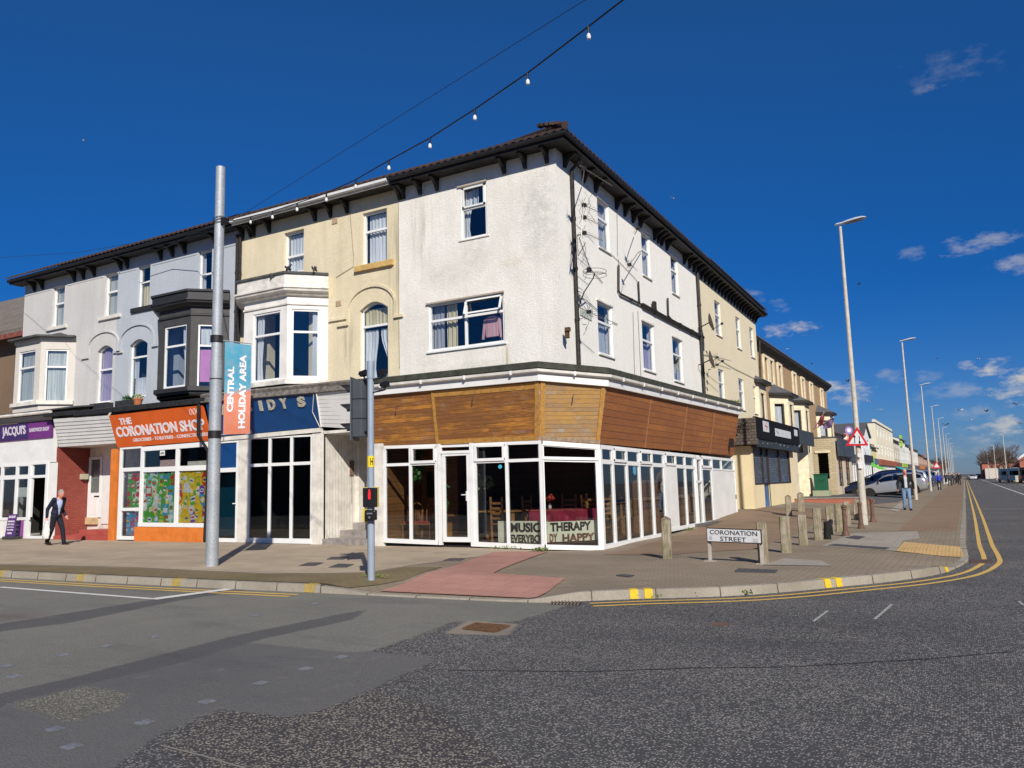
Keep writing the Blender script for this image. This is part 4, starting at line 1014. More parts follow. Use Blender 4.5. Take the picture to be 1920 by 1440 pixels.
H3 = thing('terraced_house', 'blue-grey house with charcoal canted bay above the orange shop sign', 'house', (-23.6, 21, .1))
w3a = prect((259, 501), (282, 495), (257, 578), (280, 573)); w3b = prect((372.5, 473), (398, 465), (370, 552), (396, 546))
w3c = prect((243, 638), (276.5, 634), (240, 748), (274, 742)); r3 = .2
mb = MB(); FR.wall(mb, BX[1], BX[2], 4.0, EZ + .05, [w3a, w3b, w3c, (-23.4, -21.9, 4.95, 7.3)]); FR.arch(mb, w3c[0], w3c[1], w3c[3] - r3, w3c[3], -.24, -.002)
mb.build('wall', R_blue, H3, recalc=False)
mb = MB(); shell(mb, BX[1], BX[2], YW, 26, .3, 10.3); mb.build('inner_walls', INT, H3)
window(H3, FR, w3a, .38, curtain=[('cream', .05, .95, 0, .6)], sill=(.16, .08, .28, DG_trim), dd=-.12)
window(H3, FR, w3b, .55, curtain=[('pale', .03, .2, 0, .97)], dd=-.12)
window(H3, FR, w3c, .30, curtain=[('net', .1, .9, 0, .35), ('pale', .05, .3, .35, .7)], rise=r3, dd=-.12)
hood(FR, H3, FR.px(226, 640)[0], FR.px(289, 645)[0], FR.px(227, 640)[1], .55, R_blue)
xl3, xr3 = pf.px(297, 640)[0], pf.px(357, 640)[0]
wf3 = pf.rect((310, 614), (351, 606), (304, 730), (346, 724)); cp3 = Pl((xr3, 16.95), (1, 1), (1, -1)); wc3 = cp3.rect((373, 605), (416, 611), (368, 726), (414, 733))
bay(H3, xl3, xr3, 4.8, pf.px(358, 572)[1] - .05, pf.px(360, 546)[1], wf3, wc3, (R_dark, DG_trim), curt=([('pale', .70, .97, 0, .97, -.4)], [('pink', .06, .94, .12, .62), ('net', .1, .94, .70, .95)]), capmat=M('charcoal_felt', (.04, .04, .045), .8))
H4 = thing('terraced_house', 'pale grey roughcast house at the left end above the purple shop sign', 'house', (-30, 21, .1))
w4a = prect((99.5, 539), (121.5, 534), (97, 614), (119, 610)); w4b = prect((197.5, 515), (222.5, 510), (195, 594), (219, 590))
w4c = prect((183, 650), (212.5, 645), (179, 757), (208, 752))
mb = MB(); FR.wall(mb, BX[0], BX[1], 4.0, EZ + .05, [w4a, w4b, w4c, (-31.9, -30.2, 4.95, 7.0)]); FR.arch(mb, w4c[0], w4c[1], w4c[3] - r3, w4c[3], -.24, -.002)
mb.box(BX[0] - .01, BX[0] + .2, YW + .01, 26, .1, EZ)
mb.build('wall', R_grey, H4, recalc=False)
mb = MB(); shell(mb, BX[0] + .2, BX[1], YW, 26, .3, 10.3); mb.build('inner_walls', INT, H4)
window(H4, FR, w4a, .42, curtain=[('blind', .05, .95, 0, .97)], sill=(.13, .08, .28, W_old), dd=-.12)
window(H4, FR, w4b, .42, curtain=[('blind', .05, .75, 0, .97), ('lilac', .75, .95, 0, .6)], sill=(.13, .08, .26, W_old), dd=-.12)
window(H4, FR, w4c, .42, curtain=[('lilac', .05, .95, 0, .97)], rise=r3, dd=-.12)
hood(FR, H4, FR.px(166, 652)[0], FR.px(224, 640)[0], FR.px(167, 652)[1], .55, R_grey)
xl4, xr4 = pf.px(28, 690)[0], pf.px(75, 690)[0]
wf4 = pf.rect((38, 661), (67.5, 655), (30, 756), (61, 752)); cp4 = Pl((xr4, 16.95), (1, 1), (1, -1)); wc4 = cp4.rect((88, 655), (130, 655), (80, 755), (122, 754))
bay(H4, xl4, xr4, 4.75, pf.px(76, 636)[1], pf.px(76, 631)[1], wf4, wc4, (R_pinkish, R_pinkish), curt=([('blind', .05, .95, 0, .97)], [('blind', .05, .95, 0, .97)]), fancy=False)
for h_, a, b, br in ((H3, BX[1], BX[2], ((234, 492), (297, 473), (319, 467), (342, 460), (400, 446), (450, 440))), (H4, BX[0], BX[1], ((60, 535), (75, 530), (135, 517), (152, 513), (172, 506), (222, 492)))):
    eaves(h_, [(a + .02 - (.35 if h_ is H4 else 0), YW), (b - .02, YW)], TILE)
    roof_slope(FR, h_, a - (.4 if h_ is H4 else 0), b, EZ + .27, 3.4, PR, ov + .08)
    brackets(FR, h_, br)
    ws_ = sorted((w3a, w3b) if h_ is H3 else (w4a, w4b)); e_ = [a + .05] + [v_ for w_ in ws_ for v_ in (w_[0] - .12, w_[1] + .12)] + [b - .05]
    for i in range(0, len(e_), 2): mb = MB(); FR.box(mb, e_[i], e_[i + 1], ws_[0][3] - .08, ws_[0][3] - .02, -.01, .014); mb.build('string_course', R_blue if h_ is H3 else R_grey, h_)
pipe(H3, [FR.w(BX[2] - .12, 10.2, .10), FR.w(BX[2] - .12, 4.9, .10)], .05)

HN = thing('corner_house', 'brown pebbledashed house with slate roof at the left edge', 'house', (-37, 21, .1))
mb = MB(); mb.box(-46, BX[0] - .15, 18.6, 26, .1, 8.6); mb.build('wall', render_wall('brown_pebbledash', (.22, .15, .10), (.10, .07, .05), .6, .9, 30, .8), HN)
mb = MB(); mb.prism([(-46, 18.0, 8.55), (BX[0] - .13, 18.0, 8.55), (BX[0] - .13, 18.0, 8.75), (-46, 18.0, 8.75)], [(-46, 22.6, 12.0), (BX[0] - .13, 22.6, 11.9), (BX[0] - .13, 22.6, 12.1), (-46, 22.6, 12.2)])
mb.build('roof', brick_mat('stone_slates', (.15, .13, .11), (.19, .165, .14), (.09, .08, .07), .4, .28, False, .015, .9), HN)
mb = MB(); mb.box(-46, BX[0] - .14, 17.95, 18.05, 8.35, 8.55); mb.build('fascia', M('faded_red_paint', (.22, .07, .05), .7, 0, .5, 8), HN)
mb = MB(); mb.cyl((BX[0] - .35, 18.45, .1), (BX[0] - .35, 18.45, 8.3), .06); mb.build('downpipe', BLK, HN)
YS = 16.7                                # left shopfront plane
YC = 16.6                                # cafe front plane
SF = Pl((0, YS), (1, 0), (0, -1)); CF = Pl((0, YC), (1, 0), (0, -1))
XA = CF.px(1012, 930)[0]                 # cafe front ends here; chamfer from A to B
d_ = Vector((ray(1128, 930).x, ray(1128, 930).y)); k_ = d_.x / d_.y
cd_ = (k_ * YC - XA) / (1 - k_)          # 45 degree chamfer through the pixel of its far edge
XB, YB = XA + cd_, YC + cd_
CH = Pl((XA, YC), (1, 1), (1, -1)); CHL = cd_ * math.sqrt(2)
CS = Pl((XB, 0), (0, 1), (1, 0))
YE = CS.px(1378, 900)[0]
FL = .22                                 # cafe floor level
WOODM = wood_mat('larch_cladding_front', (.64, .275, .045), (.19, .08, .032), (.34, .29, .25), .45, .85, .098, 1)
WOODC = wood_mat('larch_cladding_corner', (.58, .33, .10), (.30, .20, .12), (.42, .41, .40), .85, .45, .098, 5)
WOODS = wood_mat('larch_cladding_side', (.47, .185, .055), (.26, .10, .04), (.36, .20, .11), .3, .45, .17, 9)
BAT = M('timber_batten', (.48, .25, .06), .6, 0, .3, 12, .3, 40)
BATS = M('timber_batten_side', (.38, .19, .08), .6, 0, .3, 12, .3, 40)
PLINTH = M('black_plinth', (.012, .012, .013), .7, 0, .3)

def lz(pl, a, b):                        # height of a line through two pixels as a function of u
    (u0, z0), (u1, z1) = pl.px(*a), pl.px(*b)
    return lambda u: z0 + (z1 - z0) * (u - u0) / (u1 - u0)
def seg(pl, mb, u0, u1, zf, h, d0, d1, mi=0):
    return pl.poly(mb, [(u0, zf(u0) - h), (u1, zf(u1) - h), (u1, zf(u1)), (u0, zf(u0))], d0, d1, mi)
def upr(pl, mb, u, w, za, zb, d0, d1, mi=0):
    f = (lambda z: (z if callable(z) else (lambda q: z)))
    return pl.poly(mb, [(u - w / 2, f(za)(u)), (u + w / 2, f(za)(u)), (u + w / 2, f(zb)(u)), (u - w / 2, f(zb)(u))], d0, d1, mi)
def shopwindow(root, pl, u0, u1, ztop, zbot, ztr, ups, vents=(), w=.075, fw=.08, fm=None, glass=None, sillh=.11, name='shop_window', blind=None, panels=()):
    """big frame; ups: uprights' u; vents/panels: cell indexes"""
    fm = fm or W_upvc; mb = MB(); us = [u0] + list(ups) + [u1]
    seg(pl, mb, u0, u1, ztop, fw, -.05, .02)
    seg(pl, mb, u0, u1, (lambda u: zbot(u) + sillh), sillh, -.05, .035)
    if ztr: seg(pl, mb, u0 + fw, u1 - fw, (lambda u: ztr(u) + w / 2), w, -.045, .015)
    for i, u in enumerate(us):
        ww = fw if i in (0, len(us) - 1) else w
        uu = u + (ww / 2 if i == 0 else -ww / 2 if i == len(us) - 1 else 0)
        upr(pl, mb, uu, ww, zbot, ztop, -.048, .018)
    for c in vents:
        a, b = us[c] + w * .55, us[c + 1] - w * .55
        zt = lambda u: ztop(u) - .05; zb = lambda u: ztr(u) + .02
        for q in ((a, a + .06), (b - .06, b)): pl.poly(mb, [(q[0], zb(q[0])), (q[1], zb(q[1])), (q[1], zt(q[1])), (q[0], zt(q[0]))], .0, .045)
        seg(pl, mb, a, b, zt, .06, .0, .043); seg(pl, mb, a, b, (lambda u: zb(u) + .06), .07, .0, .05)
    o = mb.build(name, fm, root)
    g = MB(); pl.poly(g, [(u0 + .02, zbot(u0) + .02), (u1 - .02, zbot(u1) + .02), (u1 - .02, ztop(u1) - .02), (u0 + .02, ztop(u0) - .02)], -.02, -.012)
    g.build('pane', glass or GLS, o)
    for c in panels:
        m_ = MB(); a, b = us[c], us[c + 1]
        pl.poly(m_, [(a, zbot(a)), (b, zbot(b)), (b, ztr(b) - .02), (a, ztr(a) - .02)], -.01, .022); m_.build('blank_panel', W_clean, o)
    return o

YT = YC - .36; XT = XB + .36
def T(px, py): return oy(px, py, YT)
FT = Pl((0, YT), (1, 0), (0, -1)); ST = Pl((XT, 0), (0, 1), (1, 0))
tl, tr_ = oy(691, 740, YT), oy(1010, 711, YT)
bl, br_ = CF.w(CF.px(691, 838)[0], CF.px(691, 838)[1]), CF.w(XA, CF.px(1011, 824)[1])
tB = ox(1137, 722, XT); bB = CS.w(YB, CS.px(1128, 832)[1]); tE = ox(1385, 776, XT); bE = CS.w(YE, CS.px(1377, 855)[1])
tl.x = bl.x = CF.px(691, 790, .2)[0]
mb = MB(); mb.slab4([bl, br_, tr_, tl], .04); f1 = mb.build('timber_fascia', WOODM, H1)
mb = MB(); mb.slab4([br_, bB, tB, tr_], .04); f2 = mb.build('timber_fascia', WOODC, H1); f2['label'] = 'sun-bleached timber fascia across the cut corner'
mb = MB(); mb.slab4([bB, bE, tE, tB], .04); f3 = mb.build('timber_fascia', WOODS, H1); f3['label'] = 'red-brown wide-board timber fascia on the side street'
def onq(q, s, t): return (q[0].lerp(q[1], s)).lerp(q[3].lerp(q[2], s), t)
def batten(q, s0, s1, t0, t1, par, mat, th=.025, w=.075):
    a, b = onq(q, s0, t0), onq(q, s1, t1); n = (q[1] - q[0]).cross(q[3] - q[0]).normalized(); d = (b - a).normalized(); s = d.cross(n) * w / 2
    m_ = MB(); m_.prism([a - s, a + s, b + s, b - s], [a - s + n * th, a + s + n * th, b + s + n * th, b - s + n * th]); return m_.build('batten', mat, par)
q1, q2, q3 = [bl, br_, tr_, tl], [br_, bB, tB, tr_], [bB, bE, tE, tB]
s826 = .42
batten(q1, s826, s826, .0, 1, f1, BAT); batten(q1, .992, .992, 0, 1, f1, BAT, w=.10); batten(q1, s826, 1, .03, .03, f1, BAT, .03, .11); batten(q1, s826, .99, .90, .90, f1, BAT, .012, .15)
batten(q2, .06, .06, .0, 1, f2, BAT, w=.12); batten(q2, .965, .95, .0, .98, f2, BAT, w=.09); batten(q2, 0, 1, .03, .03, f2, M('weathered_batten', (.34, .25, .17), .8, 0, .4, 9), .03, .10); batten(q2, 0, 1, .985, .985, f2, BAT, .02, .06)
for s in (.245, .50, .745): batten(q3, s, s, 0, .97, f3, BATS, .015, .06)
for s in (): pass
for q, s, t in ((q1, .20, .72), (q1, .66, .8), (q2, .54, .75)):
    p = onq(q, s, t); m_ = MB(); m_.tube([p + Vector((.0, -.02, .1)), p + Vector((-.02, -.06, 0)), p + Vector((-.04, -.05, -.14))], .012, 6); m_.build('bent_bracket', M('rust_rod', (.12, .07, .05), .8), H1)
p = onq(q3, .93, .25); mb = MB(); mb.obox(p + Vector((.1, 0, .05)), (.09, .06, .16)); mb.cyl(p + Vector((.1, 0, .2)), p + Vector((.1, 0, .24)), .07)
tag(mb.build('wall_light', BLK), 'small black up-and-down wall light at the end of the side fascia', 'wall light')
cz0, cz1 = (tl.z + tr_.z) / 2, tE.z
def cpath(o): return [(tl.x, YT - o, tl.z), (tr_.x + o * .41, YT - o, tr_.z), (tB.x + o, tB.y - o * .41, tB.z), (XT + o, tE.y, tE.z)]
mb = MB(); P0 = [(tl.x, YT, tl.z), (tr_.x, YT, tr_.z), (XT, tB.y, tB.z), (XT, tE.y + .1, tE.z)]
mb.sweep(P0, [(.0, -.04), (.07, -.04), (.07, .18), (.0, .18)]); mb.build('fascia_board', W_clean, H1)
mb = MB(); mb.sweep(P0, [(.07, .23), (.08, .17), (.12, .145), (.17, .17), (.18, .23), (.165, .23), (.15, .19), (.12, .17), (.09, .19)]); mb.build('gutter', M('white_gutter', (.72, .70, .64), .45, 0, .2), H1)
mb = MB()
for pth in range(3):
    a, b = Vector(P0[pth][:2]), Vector(P0[pth + 1][:2]); L = (b - a).length; n = int(L / 1.3); dd = (b - a).normalized(); nn_ = Vector((dd.y, -dd.x))
    for i in range(n):
        c = a + dd * (L * (i + .5) / n) + nn_ * .125; z = P0[pth][2] + (P0[pth + 1][2] - P0[pth][2]) * (i + .5) / n
        mb.obox((c.x, c.y, z + .185), (.022, .062, .05), Matrix.Rotation(math.atan2(dd.y, dd.x), 3, 'Z'))
o = mb.build('gutter_clips', W_upvc, H1); o['kind'] = 'stuff'
mb = MB(); mb.sweep(P0, [(-.03, .26), (.09, .27), (.10, .40), (.07, .42), (-.03, .42)]); 
ro = [Vector((x, y, z + .41)) for x, y, z in P0]
ri = [Vector((tl.x, YW - .01, tl.z + .56)), Vector((XW, YW - .01, tr_.z + .54)), Vector((XW, YW - .01, tr_.z + .54)), Vector((XW + .01, YE + .1, tE.z + .5))]
mb.build('roof_edge', MOSS, H1)
mb = MB()
mb.add(ro + ri, [[0, 1, 5, 4], [1, 2, 5], [2, 3, 7, 5]]); mb.build('flat_roof', MOSS, H1, recalc=False)
mb = MB(); mb.box(tl.x + .0, tl.x + .06, YT, YW, tl.z - .1, tl.z + .5); mb.build('roof_cheek', W_clean, H1)
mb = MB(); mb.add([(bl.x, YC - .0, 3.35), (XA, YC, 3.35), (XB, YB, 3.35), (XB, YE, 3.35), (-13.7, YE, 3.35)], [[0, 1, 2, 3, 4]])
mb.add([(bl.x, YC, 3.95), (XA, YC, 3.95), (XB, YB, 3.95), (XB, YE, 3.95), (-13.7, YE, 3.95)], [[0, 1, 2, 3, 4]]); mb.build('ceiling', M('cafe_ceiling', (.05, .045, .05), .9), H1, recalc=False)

zt = lz(CF, (722, 836), (1012, 826)); zb = lz(CF, (720, 1017), (1017, 1030)); ztr = lz(CF, (722, 872), (1010, 862))
cu_ = lambda x, y=930: CF.px(x, y)[0]
shopwindow(H1, CF, cu_(719.5), cu_(821), zt, zb, ztr, [cu_(770)], vents=(1,))
shopwindow(H1, CF, cu_(889), cu_(1019), zt, zb, ztr, [cu_(951.5)], vents=(0,))
m_ = MB(); CF.poly(m_, [(cu_(690), FL - .1), (cu_(720), FL - .1), (cu_(720), 2.95), (cu_(690), 2.95)], -.1, .02); m_.build('pilaster', W_old, H1)
mb = MB(); a, b = cu_(824), cu_(887)
upr(CF, mb, a + .02, .10, zb, zt, -.06, .03); upr(CF, mb, b - .02, .10, zb, zt, -.06, .03); seg(CF, mb, a, b, lz(CF, (824, 846), (887, 844)), .07, -.055, .036)
seg(CF, mb, cu_(818), cu_(892), zt, .09, -.07, .0); upr(CF, mb, cu_(822), .12, zb, zt, -.07, .0); upr(CF, mb, cu_(889), .10, zb, zt, -.07, .0)
dr = mb.build('door_frame', W_upvc, H1)
mb = MB(); a2, b2 = cu_(830), cu_(882); dz0, dz1 = CF.px(850, 1016)[1], CF.px(850, 848)[1]
CF.boxes(mb, ((a2, a2 + .09, dz0, dz1), (b2 - .09, b2, dz0, dz1), (a2, b2, dz0, dz0 + .12), (a2, b2, dz1 - .09, dz1)), -.04, .015)
dr2 = mb.build('door', W_upvc, H1)
mb = MB(); CF.box(mb, a2 + .08, b2 - .08, dz0 + .1, dz1 - .08, -.02, -.012); CF.box(mb, a + .05, b - .05, dz1 + .08, zt(a) - .02, -.02, -.012); mb.build('pane', GLS, dr2)
mb = MB(); q = CF.px(876, 930); CF.box(mb, q[0] - .02, q[0] + .02, q[1] - .12, q[1] + .12, .015, .03); CF.box(mb, q[0] - .13, q[0] + .01, q[1] + .02, q[1] + .045, .05, .07); mb.build('handle', M('handle_white', (.7, .7, .7), .3), dr2)
zt2 = lz(CH, (1014, 826), (1127, 834)); zb2 = lz(CH, (1020, 1030), (1127, 1032)); ztr2 = lz(CH, (1029, 862.5), (1110, 864))
shopwindow(H1, CH, 0.0, CHL, zt2, zb2, ztr2, [], vents=(0,), fw=.13)
su = lambda x, y: CS.px(x, y)[0]
zt3 = lz(CS, (1127, 834), (1377, 861)); zb3 = lz(CS, (1128, 1031), (1240, 1007)); ztr3 = lz(CS, (1122, 865), (1372, 881))
ups = [su(1148, 850), su(1174, 850), su(1197.5, 852), su(1221.5, 854)]
uE1 = su(1245, 860)
shopwindow(H1, CS, YB, uE1, zt3, zb3, ztr3, ups, vents=(1, 3), w=.11, fw=.10)
zb4 = lz(CS, (1262, 980), (1312, 974))
ups = [su(1266, 860), su(1283.5, 860), su(1300.5, 862)]
shopwindow(H1, CS, uE1, su(1303, 862), zt3, (lambda u: zb3(uE1) + .10), ztr3, ups[:2], vents=(0,), w=.11, fw=.10, panels=(0,))
uD0, uD1 = su(1303, 862), su(1313.5, 862)
mb = MB(); zD0 = zb3(uE1) + .06; zD1 = zt3(uD0) - .05
seg(CS, mb, uD0 - .25, uD1 + .25, zt3, .14, -.08, .0); upr(CS, mb, uD0 - .05, .25, zD0, zt3, -.08, .0); upr(CS, mb, uD1 + .03, .25, zD0, zt3, -.08, 0)
CS.boxes(mb, ((uD0, uD0 + .10, zD0, zD1), (uD1 - .10, uD1, zD0, zD1), (uD0, uD1, zD0, zD0 + .14), (uD0, uD1, zD1 - .1, zD1), (uD0, uD1, 1.55, 1.62)), -.04, .03)
ds = mb.build('door', W_upvc, H1); mb = MB(); CS.box(mb, uD0 + .05, uD1 - .05, zD0 + .1, zD1 - .05, -.02, -.012); mb.build('pane', GLS, ds)
u1_, u2_, u3_ = su(1334, 866), su(1352, 868), YE
shopwindow(H1, CS, uD1, u1_, zt3, (lambda u: zb3(uE1) + .08), ztr3, [], vents=(0,), w=.11, fw=.12)
shopwindow(H1, CS, u1_, u3_, zt3, (lambda u: ztr3(u) - .05), None, [u2_], w=.09, fw=.09, sillh=.06)
mb = MB(); CS.poly(mb, [(u1_, gh(XB, u1_) - .0), (u3_, gh(XB, u3_) - .02), (u3_, ztr3(u3_)), (u1_, ztr3(u1_))], -.02, .02); CS.box(mb, u3_ - .08, u3_, .1, zt3(u3_), -.02, .04); mb.build('blank_panel', W_clean, H1)
mb = MB(); CS.box(mb, u3_ - .16, u3_ - .10, .9, 1.05, .02, .05); mb.build('letter_plate', M('brass_dull', (.2, .17, .12), .5), H1)
mb = MB()                                # plinth below the glazing
pp = [(bl.x + .1, YC + .09), (XA - .03, YC + .09), (XB - .09, YB + .03), (XB - .09, YE)]
mb.sweep(pp, [(-.06, -.1), (0, -.1), (0, FL - .03), (-.06, FL - .03)]); mb.build('plinth', PLINTH, H1)
mb = MB(); CS.box(mb, uE1 - .1, u1_ - .3, -.05, zD0 + .0, -.12, -.05); CS.box(mb, uD0 - .5, uD1 + 1.0, .05, .24, .0, .42); mb.build('door_step', M('step_concrete', (.12, .11, .10), .9, 0, .4, 6, .3), H1)
mb = MB(); mb.box(-13.75, XB - .03, YE - .12, YE - .02, 0, 4.2); mb.build('end_wall', R_white, H1)
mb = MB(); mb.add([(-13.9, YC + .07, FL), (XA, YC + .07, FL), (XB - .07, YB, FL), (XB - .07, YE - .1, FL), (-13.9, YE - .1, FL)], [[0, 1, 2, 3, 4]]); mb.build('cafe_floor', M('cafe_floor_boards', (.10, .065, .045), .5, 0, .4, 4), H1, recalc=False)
mb = MB(); mb.box(-13.72, -13.64, YC + .1, 29, FL, 3.3); mb.box(-13.6, XB - .1, 23.2, 23.3, FL, 3.3); mb.build('cafe_wall', wood_mat('cafe_panelling', (.34, .16, .05), (.2, .09, .03), (.2, .12, .07), .1, .1, .2, 21), H1)

mb = MB(); PB = Pl((0, YC + .22), (1, 0), (0, -1)); a, b = PB.px(934, 1000)[0], XA + .06
z0, z1 = PB.px(980, 1017)[1], PB.px(980, 977)[1]
PB.box(mb, a, b, z0, z1, -.02, 0)
CB = Pl((XA - .16, YC + .22 - .0), (1, 1), (1, -1)); c0, c1 = .10, CHL + .02
mb2 = MB(); CB.box(mb2, c0, c1, z0 - .0, CB.px(1070, 977)[1], -.02, 0)
CRM = M('cream_board', (.82, .81, .62), .8, 0, .1)
B1 = tag(mb.build('painted_board', CRM), 'cream board with the painted words MUSIC EVERYBO inside the cafe front window', 'sign board')
B2 = tag(mb2.build('painted_board', CRM), 'cream board with the painted words THERAPY DY HAPPY inside the corner window', 'sign board')
PT = [M('board_black', (.035, .025, .022), .7, 0, .5), M('board_brown', (.22, .09, .05), .7, 0, .6, 9), M('board_red', (.45, .12, .07), .7, 0, .6, 9)]
def board_words(parent, pl, words, nm='lettering'):
    for (txt, xa, xb, yt, yb, mi) in words:
        (u0_, zz1), (u1_, _) = pl.px(xa, yt, .0), pl.px(xb, yt, .0); zz0 = pl.px(xa, yb, .0)[1]
        m_ = MB(); text_mb(m_, txt, pl.w(u0_, zz0, .001), Vector((pl.ud.x, pl.ud.y, 0)), (0, 0, 1), u1_ - u0_, zz1 - zz0, .006, 0, .045)
        m_.build(nm, PT[mi], parent)
board_words(B1, PB, (('MUSIC', 957, 1013, 980, 998, 0), ('EVERYBO', 957, 1013, 1002, 1017, 0)))
board_words(B2, CB, (('THERAPY', 1031, 1108, 980, 997, 0), ('DY', 1030, 1045, 1001, 1017, 1), ('HAPPY', 1054, 1115, 1001, 1017, 1)))
for w_, y_ in ((1000, 1000), (1080, 1000)): pass

TIM = M('pine_furniture', (.42, .19, .06), .5, 0, .35, 8); TIMD = M('dark_pine_furniture', (.30, .12, .04), .5, 0, .35, 8)
MAR = M('maroon_cloth', (.33, .022, .055), .85, 0, .2, 3)
def chair(label, loc, rz, mat=TIM, back=1.02):
    t = thing('dining_chair', label, 'chair', (0, 0, 0), 'pine chairs in the cafe')
    m_ = MB().box(-.21, .21, -.2, .2, .43, .46); m_.build('seat', mat, t, bevel=.006)
    for x in (-.19, .19):
        MB().box(x - .02, x + .02, -.2, -.16, 0, .43).build('leg', mat, t)
        MB().prism([(x - .02, .16, 0), (x + .02, .16, 0), (x + .02, .2, 0), (x - .02, .2, 0)], [(x - .02, .2, back), (x + .02, .2, back), (x + .02, .235, back), (x - .02, .235, back)]).build('leg', mat, t)
    m_ = MB()
    for i in range(4): m_.box(-.17, .17, .19 + .01 * i, .21 + .01 * i, .56 + .125 * i, .615 + .125 * i)
    m_.build('backrest', mat, t)
    m_ = MB(); m_.box(-.19, .19, -.19, -.17, .2, .23); m_.box(-.19, .19, .17, .19, .2, .23); m_.build('stretcher', mat, t)
    t.location = loc; t.rotation_euler = (0, 0, rz); WL[t.name] = Vector(loc); return t
ch = chair('tall ladder-back chair close behind the glass right of the front door', (cu_(922, 960) - .15, YC + .75, FL), R(170), TIM, 1.12)
def ch2(label, x, y, rz): return dup(ch, (x, y, FL), rz, label)
ch2('ladder-back chair turned sideways between the two front windows', -10.0, 18.6, R(80))
ch2('ladder-back chair at the cloth-covered table behind the flower vase', -9.3, 19.2, R(10))
ch2('ladder-back chair right of the red table in the corner window', -8.75, 19.4, R(-5))
ch2('nearest ladder-back chair seen through the side street window', -8.35, 18.75, R(95))
ch2('second ladder-back chair seen through the side street window', -8.25, 19.9, R(80))
ch2('ladder-back chair facing the wooden counter by the side window', -8.3, 21.2, R(100))
ch2('ladder-back chair next to the far side door of the cafe', -8.4, 25.5, R(90))
def table(label, x, y, w, d, cloth=None, mat=TIM, h=.76, rz=0):
    t = thing('dining_table', label, 'table', (x, y, FL))
    MB().box(x - w / 2, x + w / 2, y - d / 2, y + d / 2, FL + h - .04, FL + h).build('table_top', mat, t, bevel=.006)
    for i in (-1, 1):
        for j in (-1, 1): MB().box(x + i * (w / 2 - .07) - .035, x + i * (w / 2 - .07) + .035, y + j * (d / 2 - .07) - .035, y + j * (d / 2 - .07) + .035, FL, FL + h - .04).build('leg', mat, t)
    return t
table('pine dining table behind the ladder-back chair right of the door', -10.65, 17.95, 1.3, .8)
table('cloth-covered cafe table in the corner window', -9.0, 18.35, 1.5, .8)
table('second cloth-covered cafe table farther inside', -10.0, 19.8, 1.5, .8)
def cloth(label, x, y, w, d, mat, drop=.22, h=.77):
    m_ = MB(); n = 24; vs = []; fs = []
    for j in range(n + 1):
        for i in range(n + 1):
            a, b = (i / n - .5) * (w + .5), (j / n - .5) * (d + .9); 
            ex, ey = max(0, abs(a) - w / 2), max(0, abs(b) - d / 2)
            k = max(ex, ey); cx_, cy_ = max(-w / 2 - .02 - .03 * math.sin(i * 1.3), min(w / 2 + .02, a)), max(-d / 2 - .02 - .02 * math.sin(j * 1.1 + i * .8), min(d / 2 + .02, b))
            vs.append((x + cx_, y + cy_, FL + h - k * (.8 + .5 * abs(math.sin(i * .42)))))
    fs = [[j * (n + 1) + i, j * (n + 1) + i + 1, (j + 1) * (n + 1) + i + 1, (j + 1) * (n + 1) + i] for j in range(n) for i in range(n)]
    m_.add(vs, fs); return tag(m_.build('tablecloth', mat, smooth=True), label, 'tablecloth')
cloth('maroon cloth on the table in the corner window', -9.0, 18.35, 1.5, .8, MAR); cloth('maroon cloth on the table farther inside the cafe', -10.0, 19.8, 1.5, .8, MAR)
t = thing('wooden_settle', 'two-seat spindle-backed settle with red cushion inside the left cafe window', 'bench', (-13.05, 17.6, FL))
sx, sy = -13.05, 17.7
MB().box(sx - .5, sx + .5, sy - .2, sy + .22, FL + .40, FL + .45).build('seat', TIMD, t)
MB().box(sx - .45, sx + .45, sy - .18, sy + .18, FL + .451, FL + .49).build('cushion', M('red_cushion', (.40, .05, .04), .9), t, bevel=.01)
for k in (-.27, .27):
    m_ = MB()
    for i in range(6): m_.cyl((sx + k - .17 + .068 * i, sy + .2, FL + .45), (sx + k - .17 + .068 * i, sy + .24, FL + .85), .01, n=6)
    n = 8; m_.tube([(sx + k - .2 + .4 * i / n, sy + .24, FL + .85 + .14 * math.sin(PI * i / n)) for i in range(n + 1)], .02, 6)
    m_.cyl((sx + k - .2, sy + .22, FL + .45), (sx + k - .2, sy + .24, FL + .87), .02); m_.cyl((sx + k + .2, sy + .22, FL + .45), (sx + k + .2, sy + .24, FL + .87), .02); m_.build('backrest', TIMD, t)
for i in (-.46, .46):
    for j in (-.17, .19): MB().cyl((sx + i, sy + j, FL), (sx + i, sy + j, FL + .4), .025).build('leg', TIMD, t)
m_ = MB(); m_.box(-13.6, -13.2, 23.15, 23.2, 1.6, 2.4)
m_ = MB(); m_.box(-13.62, -12.4, 18.6, 18.66, FL, 3.0); tag(m_.build('wooden_screen', wood_mat('orange_panelling', (.52, .22, .05), (.3, .12, .04), (.3, .2, .1), .05, .05, .12, 31)), 'orange pine screen standing behind the spindle-backed settle', 'screen')
m_ = MB(); m_.box(-13.42, -13.2, 18.54, 18.6, 1.35, 2.05); tag(m_.build('menu_board', M('slate_board', (.02, .022, .025), .7), bevel=.01), 'dark menu board hung on the orange pine screen', 'menu board')
m_ = MB(); m_.box(-12.35, -11.4, 19.2, 20.2, FL, FL + .95); m_.box(-12.4, -11.35, 19.15, 20.25, FL + .95, FL + .99)
tag(m_.build('cafe_counter', M('blue_grey_counter', (.07, .085, .10), .5)), 'dark blue-grey counter seen through the cafe front door', 'counter')
